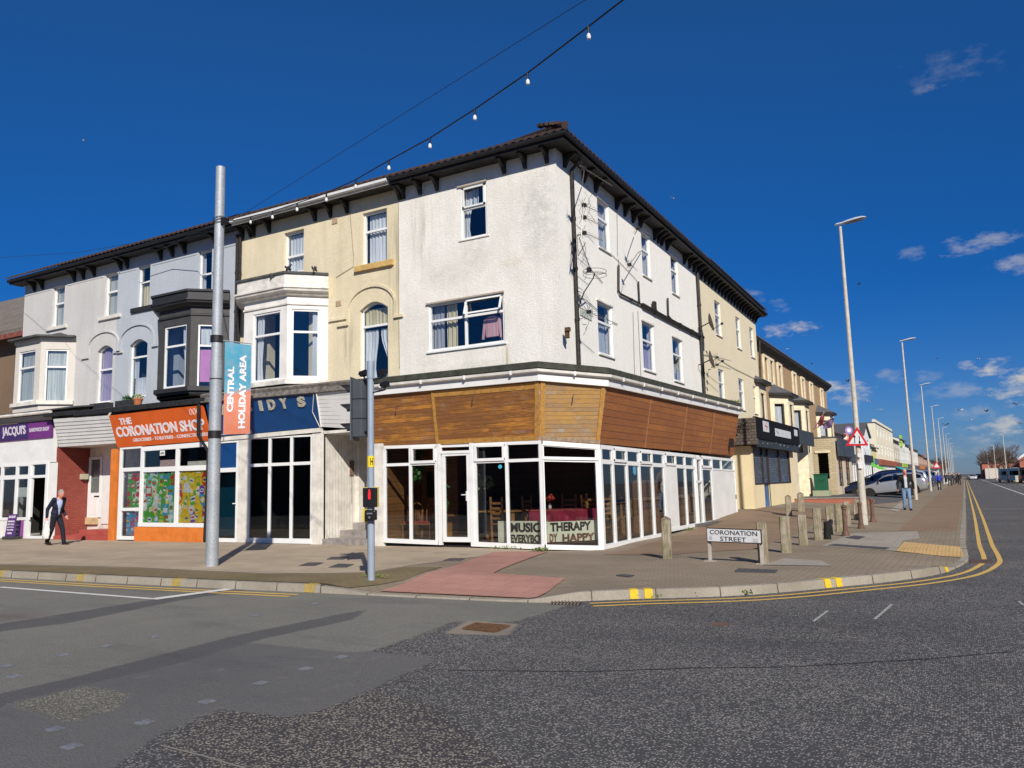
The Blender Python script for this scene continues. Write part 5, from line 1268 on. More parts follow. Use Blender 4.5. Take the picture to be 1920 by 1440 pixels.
m_ = MB(); m_.box(-8.2, -7.9, 20.9, 22.6, FL, FL + 1.45); tag(m_.build('slatted_counter', wood_mat('counter_boards', (.36, .16, .06), (.2, .09, .04), (.2, .12, .08), .1, .3, .12, 41)), 'low boarded wooden screen behind the side street windows', 'counter')
m_ = MB(); m_.box(-8.2, -7.95, 24.0, 26.2, FL, FL + 1.2); tag(m_.build('slatted_counter', MATS['counter_boards']), 'boarded wooden half wall by the far side door', 'counter')
LEAF = M('house_plant_leaf', (.05, .16, .03), .5, 0, .5, 20); LEAF2 = M('pale_flower', (.55, .62, .50), .7, 0, .2)
def foliage(c, sp, n, size, mat, mb=None, droop=.0, seed=1):
    rnd = random.Random(seed); mb = mb or MB(); c = Vector(c)
    for i in range(n):
        while True:
            q = Vector((rnd.uniform(-1, 1), rnd.uniform(-1, 1), rnd.uniform(-1, 1)))
            if q.length < 1: break
        p = c + Vector((q.x * sp[0], q.y * sp[1], q.z * sp[2]))
        a = Vector((rnd.uniform(-1, 1), rnd.uniform(-1, 1), rnd.uniform(-1, .6) - droop)).normalized(); b = a.orthogonal().normalized(); b = Matrix.Rotation(rnd.uniform(0, 6), 3, a) @ b
        s = size * rnd.uniform(.6, 1.3)
        mb.add([p, p + a * s * .5 + b * s * .28, p + a * s, p + a * s * .5 - b * s * .28], [[0, 1, 2, 3]])
    return mb
tag(foliage((-12.75, 17.25, 2.35), (.16, .16, .5), 130, .16, LEAF, None, 1, 3).build('trailing_plant', LEAF, recalc=False), 'green trailing plant hanging inside the first cafe window', 'plant')
tag(foliage((-12.0, 17.3, 1.45), (.14, .14, .75), 220, .13, LEAF, None, 1, 4).build('trailing_plant', LEAF, recalc=False), 'tall leafy plant inside the cafe window left of the door', 'plant')
tag(foliage((-11.0, 17.8, 1.75), (.18, .18, .2), 120, .12, M('grey_green_leaf', (.25, .36, .18), .6), None, .4, 5).build('potted_plant', MATS['grey_green_leaf'], recalc=False), 'pale grey-green plant seen through the cafe front door', 'plant')
t = thing('flower_vase', 'small vase of red flowers on the maroon-covered table', 'vase', (-9.35, 18.3, FL + .78))
MB().lathe([(.035, 0), (.05, .05), (.03, .12), (.035, .14)], (-9.35, 18.3, FL + .775), 12).build('vase', W_old, t, smooth=True)
foliage((-9.35, 18.3, FL + 1.06), (.12, .12, .1), 70, .07, None, None, 0, 6).build('flowers', M('red_petals', (.6, .08, .04), .7), t, recalc=False)
m_ = MB(); q = CF.px(937, 875, .01); CF.poly(m_, [(q[0] + .055 * math.cos(a), q[1] + .05 * math.sin(a)) for a in [i * PI / 5 for i in range(10)]], -.011, -.006); tag(m_.build('window_sticker', M('cyan_sticker', (.05, .42, .58), .6)), 'small cyan splash sticker on the front cafe pane', 'sticker')
m_ = MB(); q = CS.px(1191, 882, .01); CS.poly(m_, [(q[0] + .10 * math.cos(a) * (1 + .25 * (i % 2)), q[1] + .13 * math.sin(a)) for i, a in enumerate([i * PI / 6 for i in range(12)])], -.011, -.006); tag(m_.build('window_sticker', M('blue_sticker', (.10, .32, .50), .6)), 'pale blue splash sticker on the side street pane', 'sticker')

zS = lambda x, y: SF.px(x, y)[1]
sfu = lambda x, y=930: SF.px(x, y)[0]
YF = YS - .33                            # the sign boards lean out at the top
def signboard(root, tlp, trp, brp, blp, mat, name='sign_board', th=.05, yt=None, yb=None):
    yt, yb = yt or YF, yb or YS - .03
    q = [oy(*blp, yb), oy(*brp, yb), oy(*trp, yt), oy(*tlp, yt)]
    m_ = MB(); m_.slab4(q, th); return q, m_.build(name, mat, root)
def lettering(q, parent, txt, s0, s1, t0, t1, mat, bold=.03, depth=.01, name='lettering', spacing=1.0):
    a = onq(q, s0, t0); U = (onq(q, s1, t0) - a); V = (onq(q, s0, t1) - a); Vn = V.normalized(); Un = U.normalized(); N = Un.cross(Vn).normalized()
    Vn = N.cross(Un)
    m_ = MB(); text_mb(m_, txt, a + N * .002, Un, Vn, U.length, V.length, depth, 0, bold, spacing); return m_.build(name, mat, parent)
BLUE = M('royal_blue_board', (.006, .055, .19), .45, 0, .12, 2)
qB, sB = signboard(H2, (386, 757), (593, 735.5), (601, 801), (397, 820), BLUE)
LBULB = M('bulb_letter', (.50, .47, .38), .6, 0, .6, 30)
def sign_s(x): # pixel x -> s along the board
    return (x - 392) / (597 - 392)
for ch_, x, y in (('C', 405, 771), ('A', 428, 768), ('S', 451, 766), ('S', 475, 763), ('I', 498, 762), ('D', 518, 759), ('Y', 540, 757), ("'", 556, 750), ('S', 571, 752)):
    w_ = .065 if ch_ not in "I'" else (.028 if ch_ == 'I' else .015); s = sign_s(x); hgt = .30 if ch_ != "'" else .1
    lettering(qB, sB, ch_, s - w_ / 2, s + w_ / 2, .63 + (0 if ch_ != "'" else .18), .63 + hgt, LBULB, .05, .03)
mb = MB(); n = (qB[1] - qB[0]).normalized()
lettering(qB, sB, 'A', .30, .40, .02, .42, M('grey_leftover_letter', (.5, .5, .5), .6), .02, .01)
mb = MB(); a, b, c = onq(qB, .985, .97), onq(qB, .955, .45), onq(qB, 1.0, .0); o_ = Vector((0, -.03, 0)); mb.tube([a + o_, b + o_, c + o_], .012, 6); mb.build('loose_cable', W_old, H2)
mb = MB(); mb.slab4([oy(601, 800, YS - .04), oy(700, 806, YS - .04), oy(700, 729, YF), oy(594, 735, YF)], .05)
bo2 = mb.build('boarded_fascia', W_clean, H2)
mb = MB()
for i in range(1, 9):
    t_ = i / 9; a = oy(601, 800, YS - .04).lerp(oy(594, 735, YF), t_); b = oy(700, 806, YS - .04).lerp(oy(700, 729, YF), t_)
    mb.cyl(a + Vector((0, -.001, 0)), b + Vector((0, -.001, 0)), .006, n=4)
o = mb.build('board_joints', M('joint_grey', (.35, .35, .35), .8), bo2); o['kind'] = 'stuff'
mb = MB(); mb.cyl(oy(593, 735, YF - .03), oy(602, 801, YS - .06), .02); mb.build('trim_strip', W_upvc, H2)
mb = MB(); SF.hb(mb, (419, 819), (601, 802), .12, -.05, .06); SF.hb(mb, (394, 822), (420, 819), .12, -.05, .06); mb.build('sign_rail', W_old, H2)
mb = MB(); mb.sweep([(BX[2], YF, oy(400, 748, YF).z), (BX[3] + .05, YF, oy(690, 722, YF).z)], [(-.02, -.10), (.08, -.08), (.06, .06), (.10, .14), (-.02, .2)])
mb.build('roof_edge', M('weathered_timber', (.20, .18, .16), .9, 0, .6, 9, .6, 30), H2)
def leanroof(root, x0, x1, z0, mat=LEAD, dz=.35):
    m_ = MB(); m_.prism([(x0, YF - .04, z0 - .05), (x1, YF - .04, z0 - .05), (x1, YW - .01, z0 + dz - .05), (x0, YW - .01, z0 + dz - .05)], [(x0, YF - .04, z0), (x1, YF - .04, z0), (x1, YW - .01, z0 + dz), (x0, YW - .01, z0 + dz)]); return m_.build('flat_roof', mat, root)
zr2 = oy(560, 727, YF).z; leanroof(H2, BX[2] + .01, BX[3] - .01, zr2 + .05, LEAD, .2)
ztS = lz(SF, (400, 824), (585, 815)); zbS = lz(SF, (400, 1016), (600, 1020)); ztrS = lz(SF, (466, 873), (583, 868))
shopwindow(H2, SF, sfu(466), sfu(585), ztS, zbS, ztrS, [sfu(505), sfu(546)], glass=GLD, w=.09, fw=.05, sillh=.14)
mb = MB(); SF.box(mb, sfu(447), sfu(466), zbS(-18), ztS(-18) + .04, -.06, .027); mb.build('pilaster', W_old, H2)
mb = MB(); SF.box(mb, sfu(585), sfu(607), zbS(-16) - .02, zS(590, 812), -.06, .02)
for i in range(4):
    u = sfu(585) + (sfu(607) - sfu(585)) * (i + .5) / 4; SF.box(mb, u - .004, u + .004, zbS(-16), zS(590, 812), .02, .024)
mb.build('pilaster', W_old, H2)
mb = MB(); dA, dB = sfu(399), sfu(447); zz = zS(430, 882)
SF.boxes(mb, ((dA, dB, zz - .05, zz + .08), (dB - .1, dB, zbS(-18), ztS(-18)), (dA, dA + .1, zbS(-18), ztS(-18)), (dA, dB, zbS(-18), zbS(-18) + .12), (dA, dB, ztS(-18) - .1, ztS(-18))), -.05, .02)
dd_ = mb.build('door', W_upvc, H2)
mb = MB(); SF.box(mb, dA + .1, dB - .1, zz + .08, ztS(-18) - .05, -.03, -.01); mb.build('transom_panel', BLUE, dd_)
mb = MB(); SF.box(mb, dA + .1, dB - .1, zbS(-18) + .1, zz - .05, -.03, -.02); mb.build('pane', GLD, dd_)
mb = MB(); q = SF.px(441, 945, .05); SF.box(mb, q[0] - .1, q[0] + .02, q[1], q[1] + .03, .05, .07); mb.build('handle', W_upvc, dd_)
TEAL = M('teal_panel', (.01, .13, .20), .6)
mb = MB(); Pd = Pl((0, YS + .5), (1, 0), (0, -1)); Pd.box(mb, Pd.px(402, 930)[0], Pd.px(446, 930)[0], .3, 2.2, -.05, 0); mb.build('inner_partition', TEAL, H2)
XR = sfu(607)
RP = Pl((XR, 0), (0, 1), (1, 0))
mb = MB(); mb.box(XR - .1, XR, YS, 18.05, .1, zS(600, 808)); 
side = mb.build('side_panelling', W_old, H2)
mb = MB(); y = YS + .12
while y < 18: mb.box(XR, XR + .004, y - .004, y + .004, .25, 3.1); y += .12
o = mb.build('board_joints', MATS['joint_grey'], side); o['kind'] = 'stuff'
mb = MB(); mb.box(XR, XR + .12, 18.05, 18.35, .5, 3.3); mb.box(XR + .12, XR + .35, 18.35, 18.6, .7, 3.3); mb.build('door_casing', W_old, H2)
XD0, XD1 = XR + .35, cu_(690) + .05
mb = MB(); mb.box(XR, XD1 + .9, 18.62, 18.72, .2, 3.4); mb.build('porch_wall', W_old, H2)
mb = MB(); mb.box(XD0 + .02, XD0 + .10, 18.56, 18.62, .8, 3.1); mb.box(XD0 + .8, XD0 + .9, 18.56, 18.62, .8, 3.1); mb.box(XD0 + .1, XD0 + .8, 18.57, 18.62, .8, 1.5); mb.box(XD0 + .1, XD0 + .8, 18.57, 18.62, 2.9, 3.1)
dp = mb.build('door', W_upvc, H2); mb = MB(); mb.box(XD0 + .1, XD0 + .8, 18.60, 18.61, 1.5, 2.9); mb.build('pane', GLD, dp)
STEP = M('grey_step', (.30, .27, .25), .9, 0, .35, 5, .4, 40)
mb = MB()
for i, (ya, h_) in enumerate(((YS - .02, .28), (17.35, .47), (17.9, .66), (18.3, .82))): mb.box(XR - .02, XD1, ya, 18.6 - .003 * i, .05, h_)
mb.build('door_step', STEP, H2)
mb = MB(); mb.box(XR - .02, XD1 + .3, YS - .02, 18.7, 3.2, 3.28); mb.build('porch_ceiling', W_old, H2)
mb = MB(); mb.obox((XR + .02, 17.85, 2.25), (.02, .08, .22)); mb.cyl((XR + .01, 17.85, 2.05), (XR + .01, 17.86, 1.2), .006); mb.build('meter_hole', M('rusty_box', (.22, .14, .10), .9, 0, .6, 20), H2)
mb = MB(); mb.box(cu_(690) - .02, cu_(690) + .05, YC, 18.6, .1, 4.1); mb.build('side_panelling', W_old, H1)
mb = MB(); mb.box(BX[2] + .1, XR - .12, 20.9, 21, .2, 3.3); mb.add([(BX[2] + .1, YS + .05, .2), (XR - .1, YS + .05, .2), (XR - .1, 21, .2), (BX[2] + .1, 21, .2)], [[0, 1, 2, 3]]); mb.add([(BX[2] + .1, YS + .05, 3.3), (XR - .1, YS + .05, 3.3), (XR - .1, 21, 3.3), (BX[2] + .1, 21, 3.3)], [[0, 1, 2, 3]])
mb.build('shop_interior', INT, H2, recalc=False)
mb = MB(); mb.box(-17.6, -16.4, 18.2, 18.9, .2, 1.1); tag(mb.build('shop_counter', TEAL, bevel=.01), 'teal counter left inside the closed blue-fronted shop', 'counter')

ORA = M('orange_board', (.66, .115, .018), .5, 0, .12, 2); ORP = M('orange_paint', (.66, .19, .03), .6, 0, .18, 4, .15, 40)
LWH = M('white_letters', (.72, .70, .74), .5, 0, .1)
qO, sO = signboard(H3, (204, 779.5), (379, 759), (396, 826), (220, 839.5), ORA)
lettering(qO, sO, 'THE', .10, .235, .68, .88, LWH, .03, .012)
lettering(qO, sO, 'CORONATION SHOP', .035, .975, .31, .63, LWH, .03, .015)
lettering(qO, sO, 'GROCERIES - TOILETRIES - CONFECTIONERY', .20, .99, .14, .24, LWH, .02, .006)
for i in range(3):
    a = onq(qO, .875 + .035 * i, .93); m_ = MB(); n = 10
    N = (qO[1] - qO[0]).cross(qO[3] - qO[0]).normalized(); U = (qO[1] - qO[0]).normalized(); V = N.cross(U)
    m_.tube([a + U * (.06 * math.sin(2 * PI * k / n)) + V * (.10 * (math.cos(2 * PI * k / n) - 1)) + N * .006 for k in range(n)], .008, 5)
    m_.build('sign_emblem', LWH, sO)
mb = MB(); mb.sweep([(BX[1] + .02, YF, oy(205, 772, YF).z), (sfu(385) + .35, YF, oy(380, 755, YF).z)], [(-.02, -.02), (.07, -.02), (.09, .13), (-.02, .16)]); mb.build('roof_edge', M('dark_roof_edge', (.025, .026, .028), .6, 0, .5, 8), H3)
leanroof(H3, BX[1] + .01, BX[2] - .01, oy(300, 763, YF).z + .1, LEAD, .25)
z0o = zbS
mb = MB(); SF.box(mb, sfu(206), sfu(217.5), .1, zS(212, 842), -.3, .02); mb.build('pilaster', ORP, H3)
mb = MB(); SF.box(mb, sfu(255), sfu(385), .1, zS(320, 988), -.2, .02); mb.build('stall_riser', ORP, H3)
ztO = lz(SF, (229, 841), (391, 828)); zbO = lz(SF, (256, 987), (385, 989)); ztrO = lz(SF, (229, 882.5), (391, 876.5))
shopwindow(H3, SF, sfu(262), sfu(393), ztO, zbO, ztrO, [sfu(331)], w=.16, fw=.15, sillh=.13)
mb = MB(); SF.box(mb, sfu(229), sfu(262), zS(245, 886), zS(245, 841), -.05, .0)
mb = MB(); d0_, d1_ = sfu(222), sfu(263); zd = .16
SF.boxes(mb, ((d0_, d0_ + .12, zd, zS(240, 842)), (d0_, d1_, zS(240, 884), zS(240, 877)), (d0_, d1_, zd, zd + .12), (d0_ + .12, d0_ + .20, zd, zS(240, 884)), (d0_ + .2, d1_, zS(240, 958), zS(240, 952)), (d0_, d1_, zS(240, 842), zS(240, 838))), -.06, .01)
dO = mb.build('door', W_upvc, H3); mb = MB(); SF.box(mb, d0_ + .1, d1_, zd + .1, zS(240, 842), -.03, -.02); mb.build('pane', GLS, dO)
def poster(parent, pl, u0, u1, z0, z1, seed, pal):
    rnd = random.Random(seed); m_ = MB(); mats = [M('poster_%02d' % (i), c, .5, 0, .25, 9) for i, c in enumerate(PAL)]
    pl.box(m_, u0, u1, z0, z1, -.06, -.055, pal[0]); n = 0; cw = .27; ch = .30
    for r_ in range(int((z1 - z0) / ch) + 1):
        for q in range(int((u1 - u0) / cw) + 2):
            n += 1; cx = u0 + (q + rnd.uniform(-.1, .5)) * cw; cz = z0 + (r_ + rnd.uniform(.3, .75)) * ch; w_, h_ = rnd.uniform(.10, .17), rnd.uniform(.14, .24); ty = rnd.random(); an = rnd.uniform(-.35, .35); ca, sa = math.cos(an), math.sin(an)
            if ty < .35: sh = [(-.6, -1), (.6, -1), (.65, .3), (.25, .65), (.22, 1), (-.22, 1), (-.25, .65), (-.65, .3)]
            elif ty < .6: sh = [(math.cos(a), math.sin(a)) for a in [i * PI / 7 for i in range(14)]]
            else: sh = [(-.9, -1), (0, -.93), (.9, -1), (.84, 0), (.9, 1), (0, .93), (-.9, 1), (-.84, 0)]
            d = -.055 + n * .0004; c1, c2, c3 = rnd.choice(pal), rnd.choice((8, 4, pal[0], pal[2])), rnd.choice((1, 9, 8, 2))
            for k, (f, g, oz_, cc) in enumerate(((1, 1, 0, c1), (.8, .42, -.1, c2), (.5, .16, -.1, c3))):
                P_ = [(min(max(cx + (x * w_ * f) * ca - (y * h_ * g + oz_ * h_) * sa, u0), u1), min(max(cz + (x * w_ * f) * sa + (y * h_ * g + oz_ * h_) * ca, z0), z1)) for x, y in (sh if k != 2 else [(-1, -1), (1, -1), (1, 1), (-1, 1)])]
                pl.poly(m_, P_, -.056, d + k * .00012, cc)
    return m_.build('product_poster', mats, parent)
PAL = [(.10, .42, .06), (.62, .04, .04), (.80, .55, .03), (.08, .35, .62), (.80, .80, .72), (.20, .05, .42), (.62, .62, .10), (.75, .25, .04), (.75, .75, .75), (.05, .10, .30), (.30, .60, .62), (.60, .10, .30)]
poster(H3, SF, sfu(267), sfu(327), zS(290, 980), zS(290, 884), 3, [0, 0, 0, 1, 2, 10, 6, 4, 8, 3, 1])
poster(H3, SF, sfu(334), sfu(388), zS(360, 980), zS(360, 882), 8, [2, 2, 6, 7, 5, 3, 8, 1, 2, 0])
poster(H3, SF, sfu(236), sfu(262), zS(245, 951), zS(245, 888), 12, [0, 0, 1, 4, 0]); poster(H3, SF, sfu(236), sfu(258), zS(245, 1003), zS(245, 960), 14, [3, 10, 11, 3])
mb = MB(); q = SF.px(304, 849); SF.box(mb, q[0] - .12, q[0] + .12, q[1] - .09, q[1] + .09, -.011, -.006); wc_ = mb.build('window_card', W_clean, H3)
m_ = MB(); text_mb(m_, 'OPEN', SF.w(q[0] - .09, q[1] - .05, -.005), (1, 0, 0), (0, 0, 1), .18, .07, .003, 0, .03); m_.build('lettering', PT[0], wc_)
mb = MB(); SF.box(mb, sfu(293), sfu(326), zS(310, 876), zS(310, 862), -.2, -.1); mb.build('sweet_boxes', M('poster_pinkwhite', (.7, .5, .5), .6, 0, .6, 30), H3); mb = MB(); SF.box(mb, sfu(345), sfu(390), zS(370, 875), zS(370, 864), -.2, -.1); mb.build('stock_box', W_old, H3)
pts = [oy(377, 760, YF - .06), oy(384, 850, YS - .10), oy(395, 862, YS - .10), oy(384, 1015, YS - .1)]
pipe(H3, [(sfu(384) + .12, YF - .08, oy(377, 758, YF).z), (sfu(384) + .14, YF - .08, 3.4), (sfu(384) + .22, YS - .08, 2.9), (sfu(384) + .14, YS - .08, .15)], .05, BLK)
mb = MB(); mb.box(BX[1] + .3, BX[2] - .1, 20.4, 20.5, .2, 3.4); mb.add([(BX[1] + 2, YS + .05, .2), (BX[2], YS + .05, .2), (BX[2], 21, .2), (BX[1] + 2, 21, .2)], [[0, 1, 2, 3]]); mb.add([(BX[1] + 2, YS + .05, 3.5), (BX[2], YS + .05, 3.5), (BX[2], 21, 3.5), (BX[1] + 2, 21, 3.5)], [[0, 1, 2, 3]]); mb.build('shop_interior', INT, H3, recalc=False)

mb = MB(); mb.slab4([oy(110, 838, YS - .03), oy(219, 831, YS - .03), oy(205, 779, YF), oy(100, 786, YF)], .05)
bo = mb.build('boarded_fascia', W_clean, H3); mb = MB()
for i in range(1, 8):
    t_ = i / 8; a = oy(110, 838, YS - .04).lerp(oy(100, 786, YF - .01), t_); b = oy(219, 831, YS - .04).lerp(oy(205, 779, YF - .01), t_); mb.cyl(a, b, .006, n=4)
o = mb.build('board_joints', MATS['joint_grey'], bo); o['kind'] = 'stuff'
XQ = sfu(106)
RED = brick_mat('red_painted_brick', (.23, .055, .04), (.29, .07, .05), (.17, .05, .04), .225, .075, False, .01, .6)
mb = MB(); mb.box(XQ - .12, XQ, YS, YW + .3, .1, 3.4); mb.build('recess_wall', RED, H4)
XZ = sfu(207); yb_ = YW + .1
mb = MB(); mb.box(XQ, XZ + .02, yb_, yb_ + .1, .3, 3.5); mb.build('porch_wall', W_old, H3)
BK = Pl((0, yb_), (1, 0), (0, -1)); bu = lambda x: BK.px(x, 920)[0]; bz = lambda y: BK.px(178, y)[1]
mb = MB(); 
BK.boxes(mb, ((bu(167), bu(171), bz(970), bz(857)), (bu(188), bu(192), bz(970), bz(857)), (bu(171), bu(188), bz(970), bz(924)), (bu(171), bu(188), bz(862), bz(857))), 0, .05)
BK.box(mb, bu(173), bu(186), bz(965), bz(930), .05, .06)
d3 = mb.build('door', W_upvc, H3); mb = MB(); BK.box(mb, bu(171), bu(188), bz(924), bz(862), 0, .02); mb.build('pane', GLD, d3)
mb = MB(); BK.box(mb, bu(180), bu(189), bz(932), bz(929.5), .06, .07); mb.build('letter_slot', BLK, d3)
mb = MB(); BK.box(mb, bu(151), bu(163), bz(982), bz(838), 0, .05); BK.box(mb, bu(193), bu(216), bz(982), bz(838), 0, .04); mb.build('door_casing', W_clean, H3)
mb = MB(); BK.box(mb, bu(156), bu(187), bz(983), bz(970), 0, .10); mb.build('door_sill', M('ochre_stone', (.55, .40, .22), .8, 0, .3, 8), H3)
REDS = brick_mat('red_tile_steps', (.36, .06, .05), (.42, .09, .07), (.28, .10, .08), .30, .14, False, .01, .6)
mb = MB(); mb.box(XQ + .0, XZ, YS - .05, yb_ + .05, .02, .26); mb.box(XQ + .9, XZ, YS + .35, yb_ + .04, .26, .44); mb.build('door_step', REDS, H3)
mb = MB(); mb.box(XQ, XZ, YS, yb_, 3.42, 3.5); mb.build('porch_ceiling', W_old, H3)
mb = MB(); mb.obox((XQ + .08, yb_ - .25, 2.35), (.08, .12, .10)); mb.build('bulkhead_lamp', M('lamp_beige', (.45, .42, .32), .6), H4)

qP, sP = signboard(H4, (-60, 803), (96, 788.5), (98, 820), (-60, 834), M('purple_board', (.17, .035, .21), .5), yt=YS - .12, yb=YS - .06)
mb = MB(); mb.slab4([onq(qP, .40, .04) + Vector((0, -.008, 0)), onq(qP, .735, .04) + Vector((0, -.008, 0)), onq(qP, .735, .96) + Vector((0, -.008, 0)), onq(qP, .40, .96) + Vector((0, -.008, 0))], .006); mb.build('name_panel', M('indigo_panel', (.05, .028, .13), .5), sP)
lettering([v + Vector((0, -.014, 0)) for v in qP], sP, "JACQUI'S", .44, .715, .18, .86, M('pale_letters', (.66, .60, .70), .5), .03, .008)
lettering([v + Vector((0, -.006, 0)) for v in qP], sP, 'SANDWICH SHOP', .755, .975, .42, .66, M('pale_letters_2', (.60, .52, .64), .5), .04, .006)
mb = MB(); SF.poly(mb, [SF.px(-80, 878), SF.px(106, 866), SF.px(99, 788), SF.px(-80, 806)], -.1, .015); mb.build('shop_fascia', W_clean, H4)
mb = MB(); mb.slab4([oy(-80, 804, YS - .12), oy(98, 787, YS - .12), oy(96, 777, YF), oy(-80, 794, YF)], .04); mb.build('grey_fascia', M('grey_flashing', (.22, .23, .25), .6), H4)
mb = MB(); mb.cyl(oy(-80, 790, YF - .05), oy(95, 772, YF - .05), .06, n=10); mb.build('gutter', W_old, H4)
leanroof(H4, BX[0], BX[1] + .01, oy(60, 775, YF).z + .08, LEAD, .2)
mb = MB(); mb.sweep([(sfu(95), YF, oy(97, 781, YF).z), (BX[1] + .03, YF, oy(204, 770, YF).z)], [(-.02, 0), (.07, 0), (.09, .12), (-.02, .16)]); mb.build('roof_edge', MATS['dark_roof_edge'], H4)
zz0 = .14
mb = MB(); SF.box(mb, sfu(88), XQ - .006, zz0, zS(95, 868), -.1, .02); mb.build('pilaster', W_clean, H4)
ztJ = lz(SF, (0, 869), (90, 865)); zbJ = lz(SF, (0, 976), (60, 975)); ztrJ = lz(SF, (0, 896), (88, 892))
shopwindow(H4, SF, sfu(-60), sfu(60), ztJ, zbJ, ztrJ, [sfu(-28), sfu(2), sfu(30)], w=.16, fw=.14, glass=GLS)
mb = MB()
SF.boxes(mb, ((sfu(52), sfu(57), zz0, zS(70, 866)), (sfu(85), sfu(90), zz0, zS(70, 866)), (sfu(57), sfu(85), zz0, zz0 + .1), (sfu(57), sfu(85), zS(70, 896), zS(70, 891)), (sfu(57), sfu(85), zS(70, 871), zS(70, 866))), -.07, .032)
dj = mb.build('door_frame', W_upvc, H4); mb = MB(); SF.box(mb, sfu(57), sfu(85), zS(70, 892), zS(70, 870), -.02, -.01); mb.build('pane', GLS, dj)
mb = MB(); SF.box(mb, sfu(-60), sfu(53), zz0, zS(30, 975), -.1, .01); mb.build('stall_riser', W_clean, H4)
mb = MB(); SF.box(mb, sfu(34), sfu(48), zz0 + .02, zS(40, 974), .01, .02); pv = mb.build('purple_panel', M('magenta_panel', (.30, .08, .32), .5), H4)
mb = MB()
for k in range(4): SF.box(mb, sfu(35), sfu(40), zz0 + .12 + k * .17, zz0 + .19 + k * .17, .02, .024)
o = mb.build('sign_marks', LWH, pv); o['kind'] = 'stuff'
mb = MB(); SF.box(mb, sfu(30), sfu(54), zS(40, 932), zS(40, 914), -.03, -.025); nt = mb.build('notice_sheet', W_clean, H4)
mb = MB(); mb.box(BX[0], XQ - .1, 20.5, 20.6, .1, 3.4); mb.add([(BX[0], YS + .05, 3.45), (XQ, YS + .05, 3.45), (XQ, 20.6, 3.45), (BX[0], 20.6, 3.45)], [[0, 1, 2, 3]]); mb.build('shop_interior', M('cream_shop_wall', (.45, .45, .38), .8), H4, recalc=False)
mb = MB(); mb.box(-30.6, -29.9, 18.2, 18.6, .1, 1.2); tag(mb.build('shop_counter', M('cream_counter', (.5, .45, .35), .7), bevel=.01), 'cream counter seen through the sandwich shop window', 'counter')
t = thing('pavement_sign', 'purple A-board with white lettering outside the sandwich shop', 'sign', opx(17, 1012))
o_ = opx(17, 1012); z0_ = o_.z
AP = Pl((o_.x, o_.y), (1, .05), (.05, -1))
def lean(u, z, d): return AP.w(u, z0_ + z, d - .12 * z)
mb = MB(); mb.prism([lean(-.25, .12, 0), lean(.25, .12, 0), lean(.25, .92, 0), lean(-.25, .92, 0)], [lean(-.25, .12, .03), lean(.25, .12, .03), lean(.25, .92, .03), lean(-.25, .92, .03)])
bd = mb.build('panel', M('violet_board', (.09, .03, .16), .5), t)
for i, (s_, zz_, w_, h_) in enumerate((("JACQUI'S", .76, .40, .11), ('SANDWICHES', .63, .40, .06), ('HOT FOOD', .52, .40, .06), ('JACKET POTATOES', .42, .40, .05), ('TEAS COFFEES', .33, .40, .05), ('OPEN', .20, .28, .07))):
    m_ = MB(); text_mb(m_, s_, lean(-w_ / 2, zz_, .031), (1, .05, 0), (lean(0, 1, 0) - lean(0, 0, 0)), w_, h_, .004, 0, .03); m_.build('lettering', LWH, bd)
mb = MB(); mb.obox((o_.x, o_.y + .1, z0_ + .06), (.30, .20, .06)); mb.build('base', M('rubber_base', (.04, .04, .045), .8), t, bevel=.02)

mb = MB(); q = oy(190, 762, 17.2); mb.obox((q.x, q.y, q.z), (.50, .14, .11)); tag(mb.build('planter_box', M('black_trough', (.03, .032, .035), .7), bevel=.01), 'empty dark trough on the ledge below the grey arched window', 'planter')
t = thing('planter_box', 'dark trough with green plants below the blue-grey arched window', 'planter', oy(235, 760, 17.15)); q = oy(236, 757, 17.15)
MB().obox(q, (.42, .14, .11)).build('trough', MATS['black_trough'], t, bevel=.01); foliage(q + Vector((.1, 0, .18)), (.35, .1, .08), 120, .09, None, None, -.3, 9).build('plants', LEAF, t, recalc=False)
q = oy(258.5, 762, 17.0); t = thing('flower_pot', 'terracotta pot on the ledge between the troughs and the orange sign', 'flower pot', q)
MB().lathe([(.10, 0), (.15, .22), (.165, .22), (.165, .27), (.14, .27), (.13, .24)], q, 16).build('pot', M('terracotta', (.48, .16, .07), .8, 0, .2), t, smooth=True)
foliage(q + Vector((0, 0, .33)), (.14, .14, .07), 60, .08, None, None, -.4, 10).build('plant', M('yellow_green_leaf', (.30, .32, .05), .6), t, recalc=False)
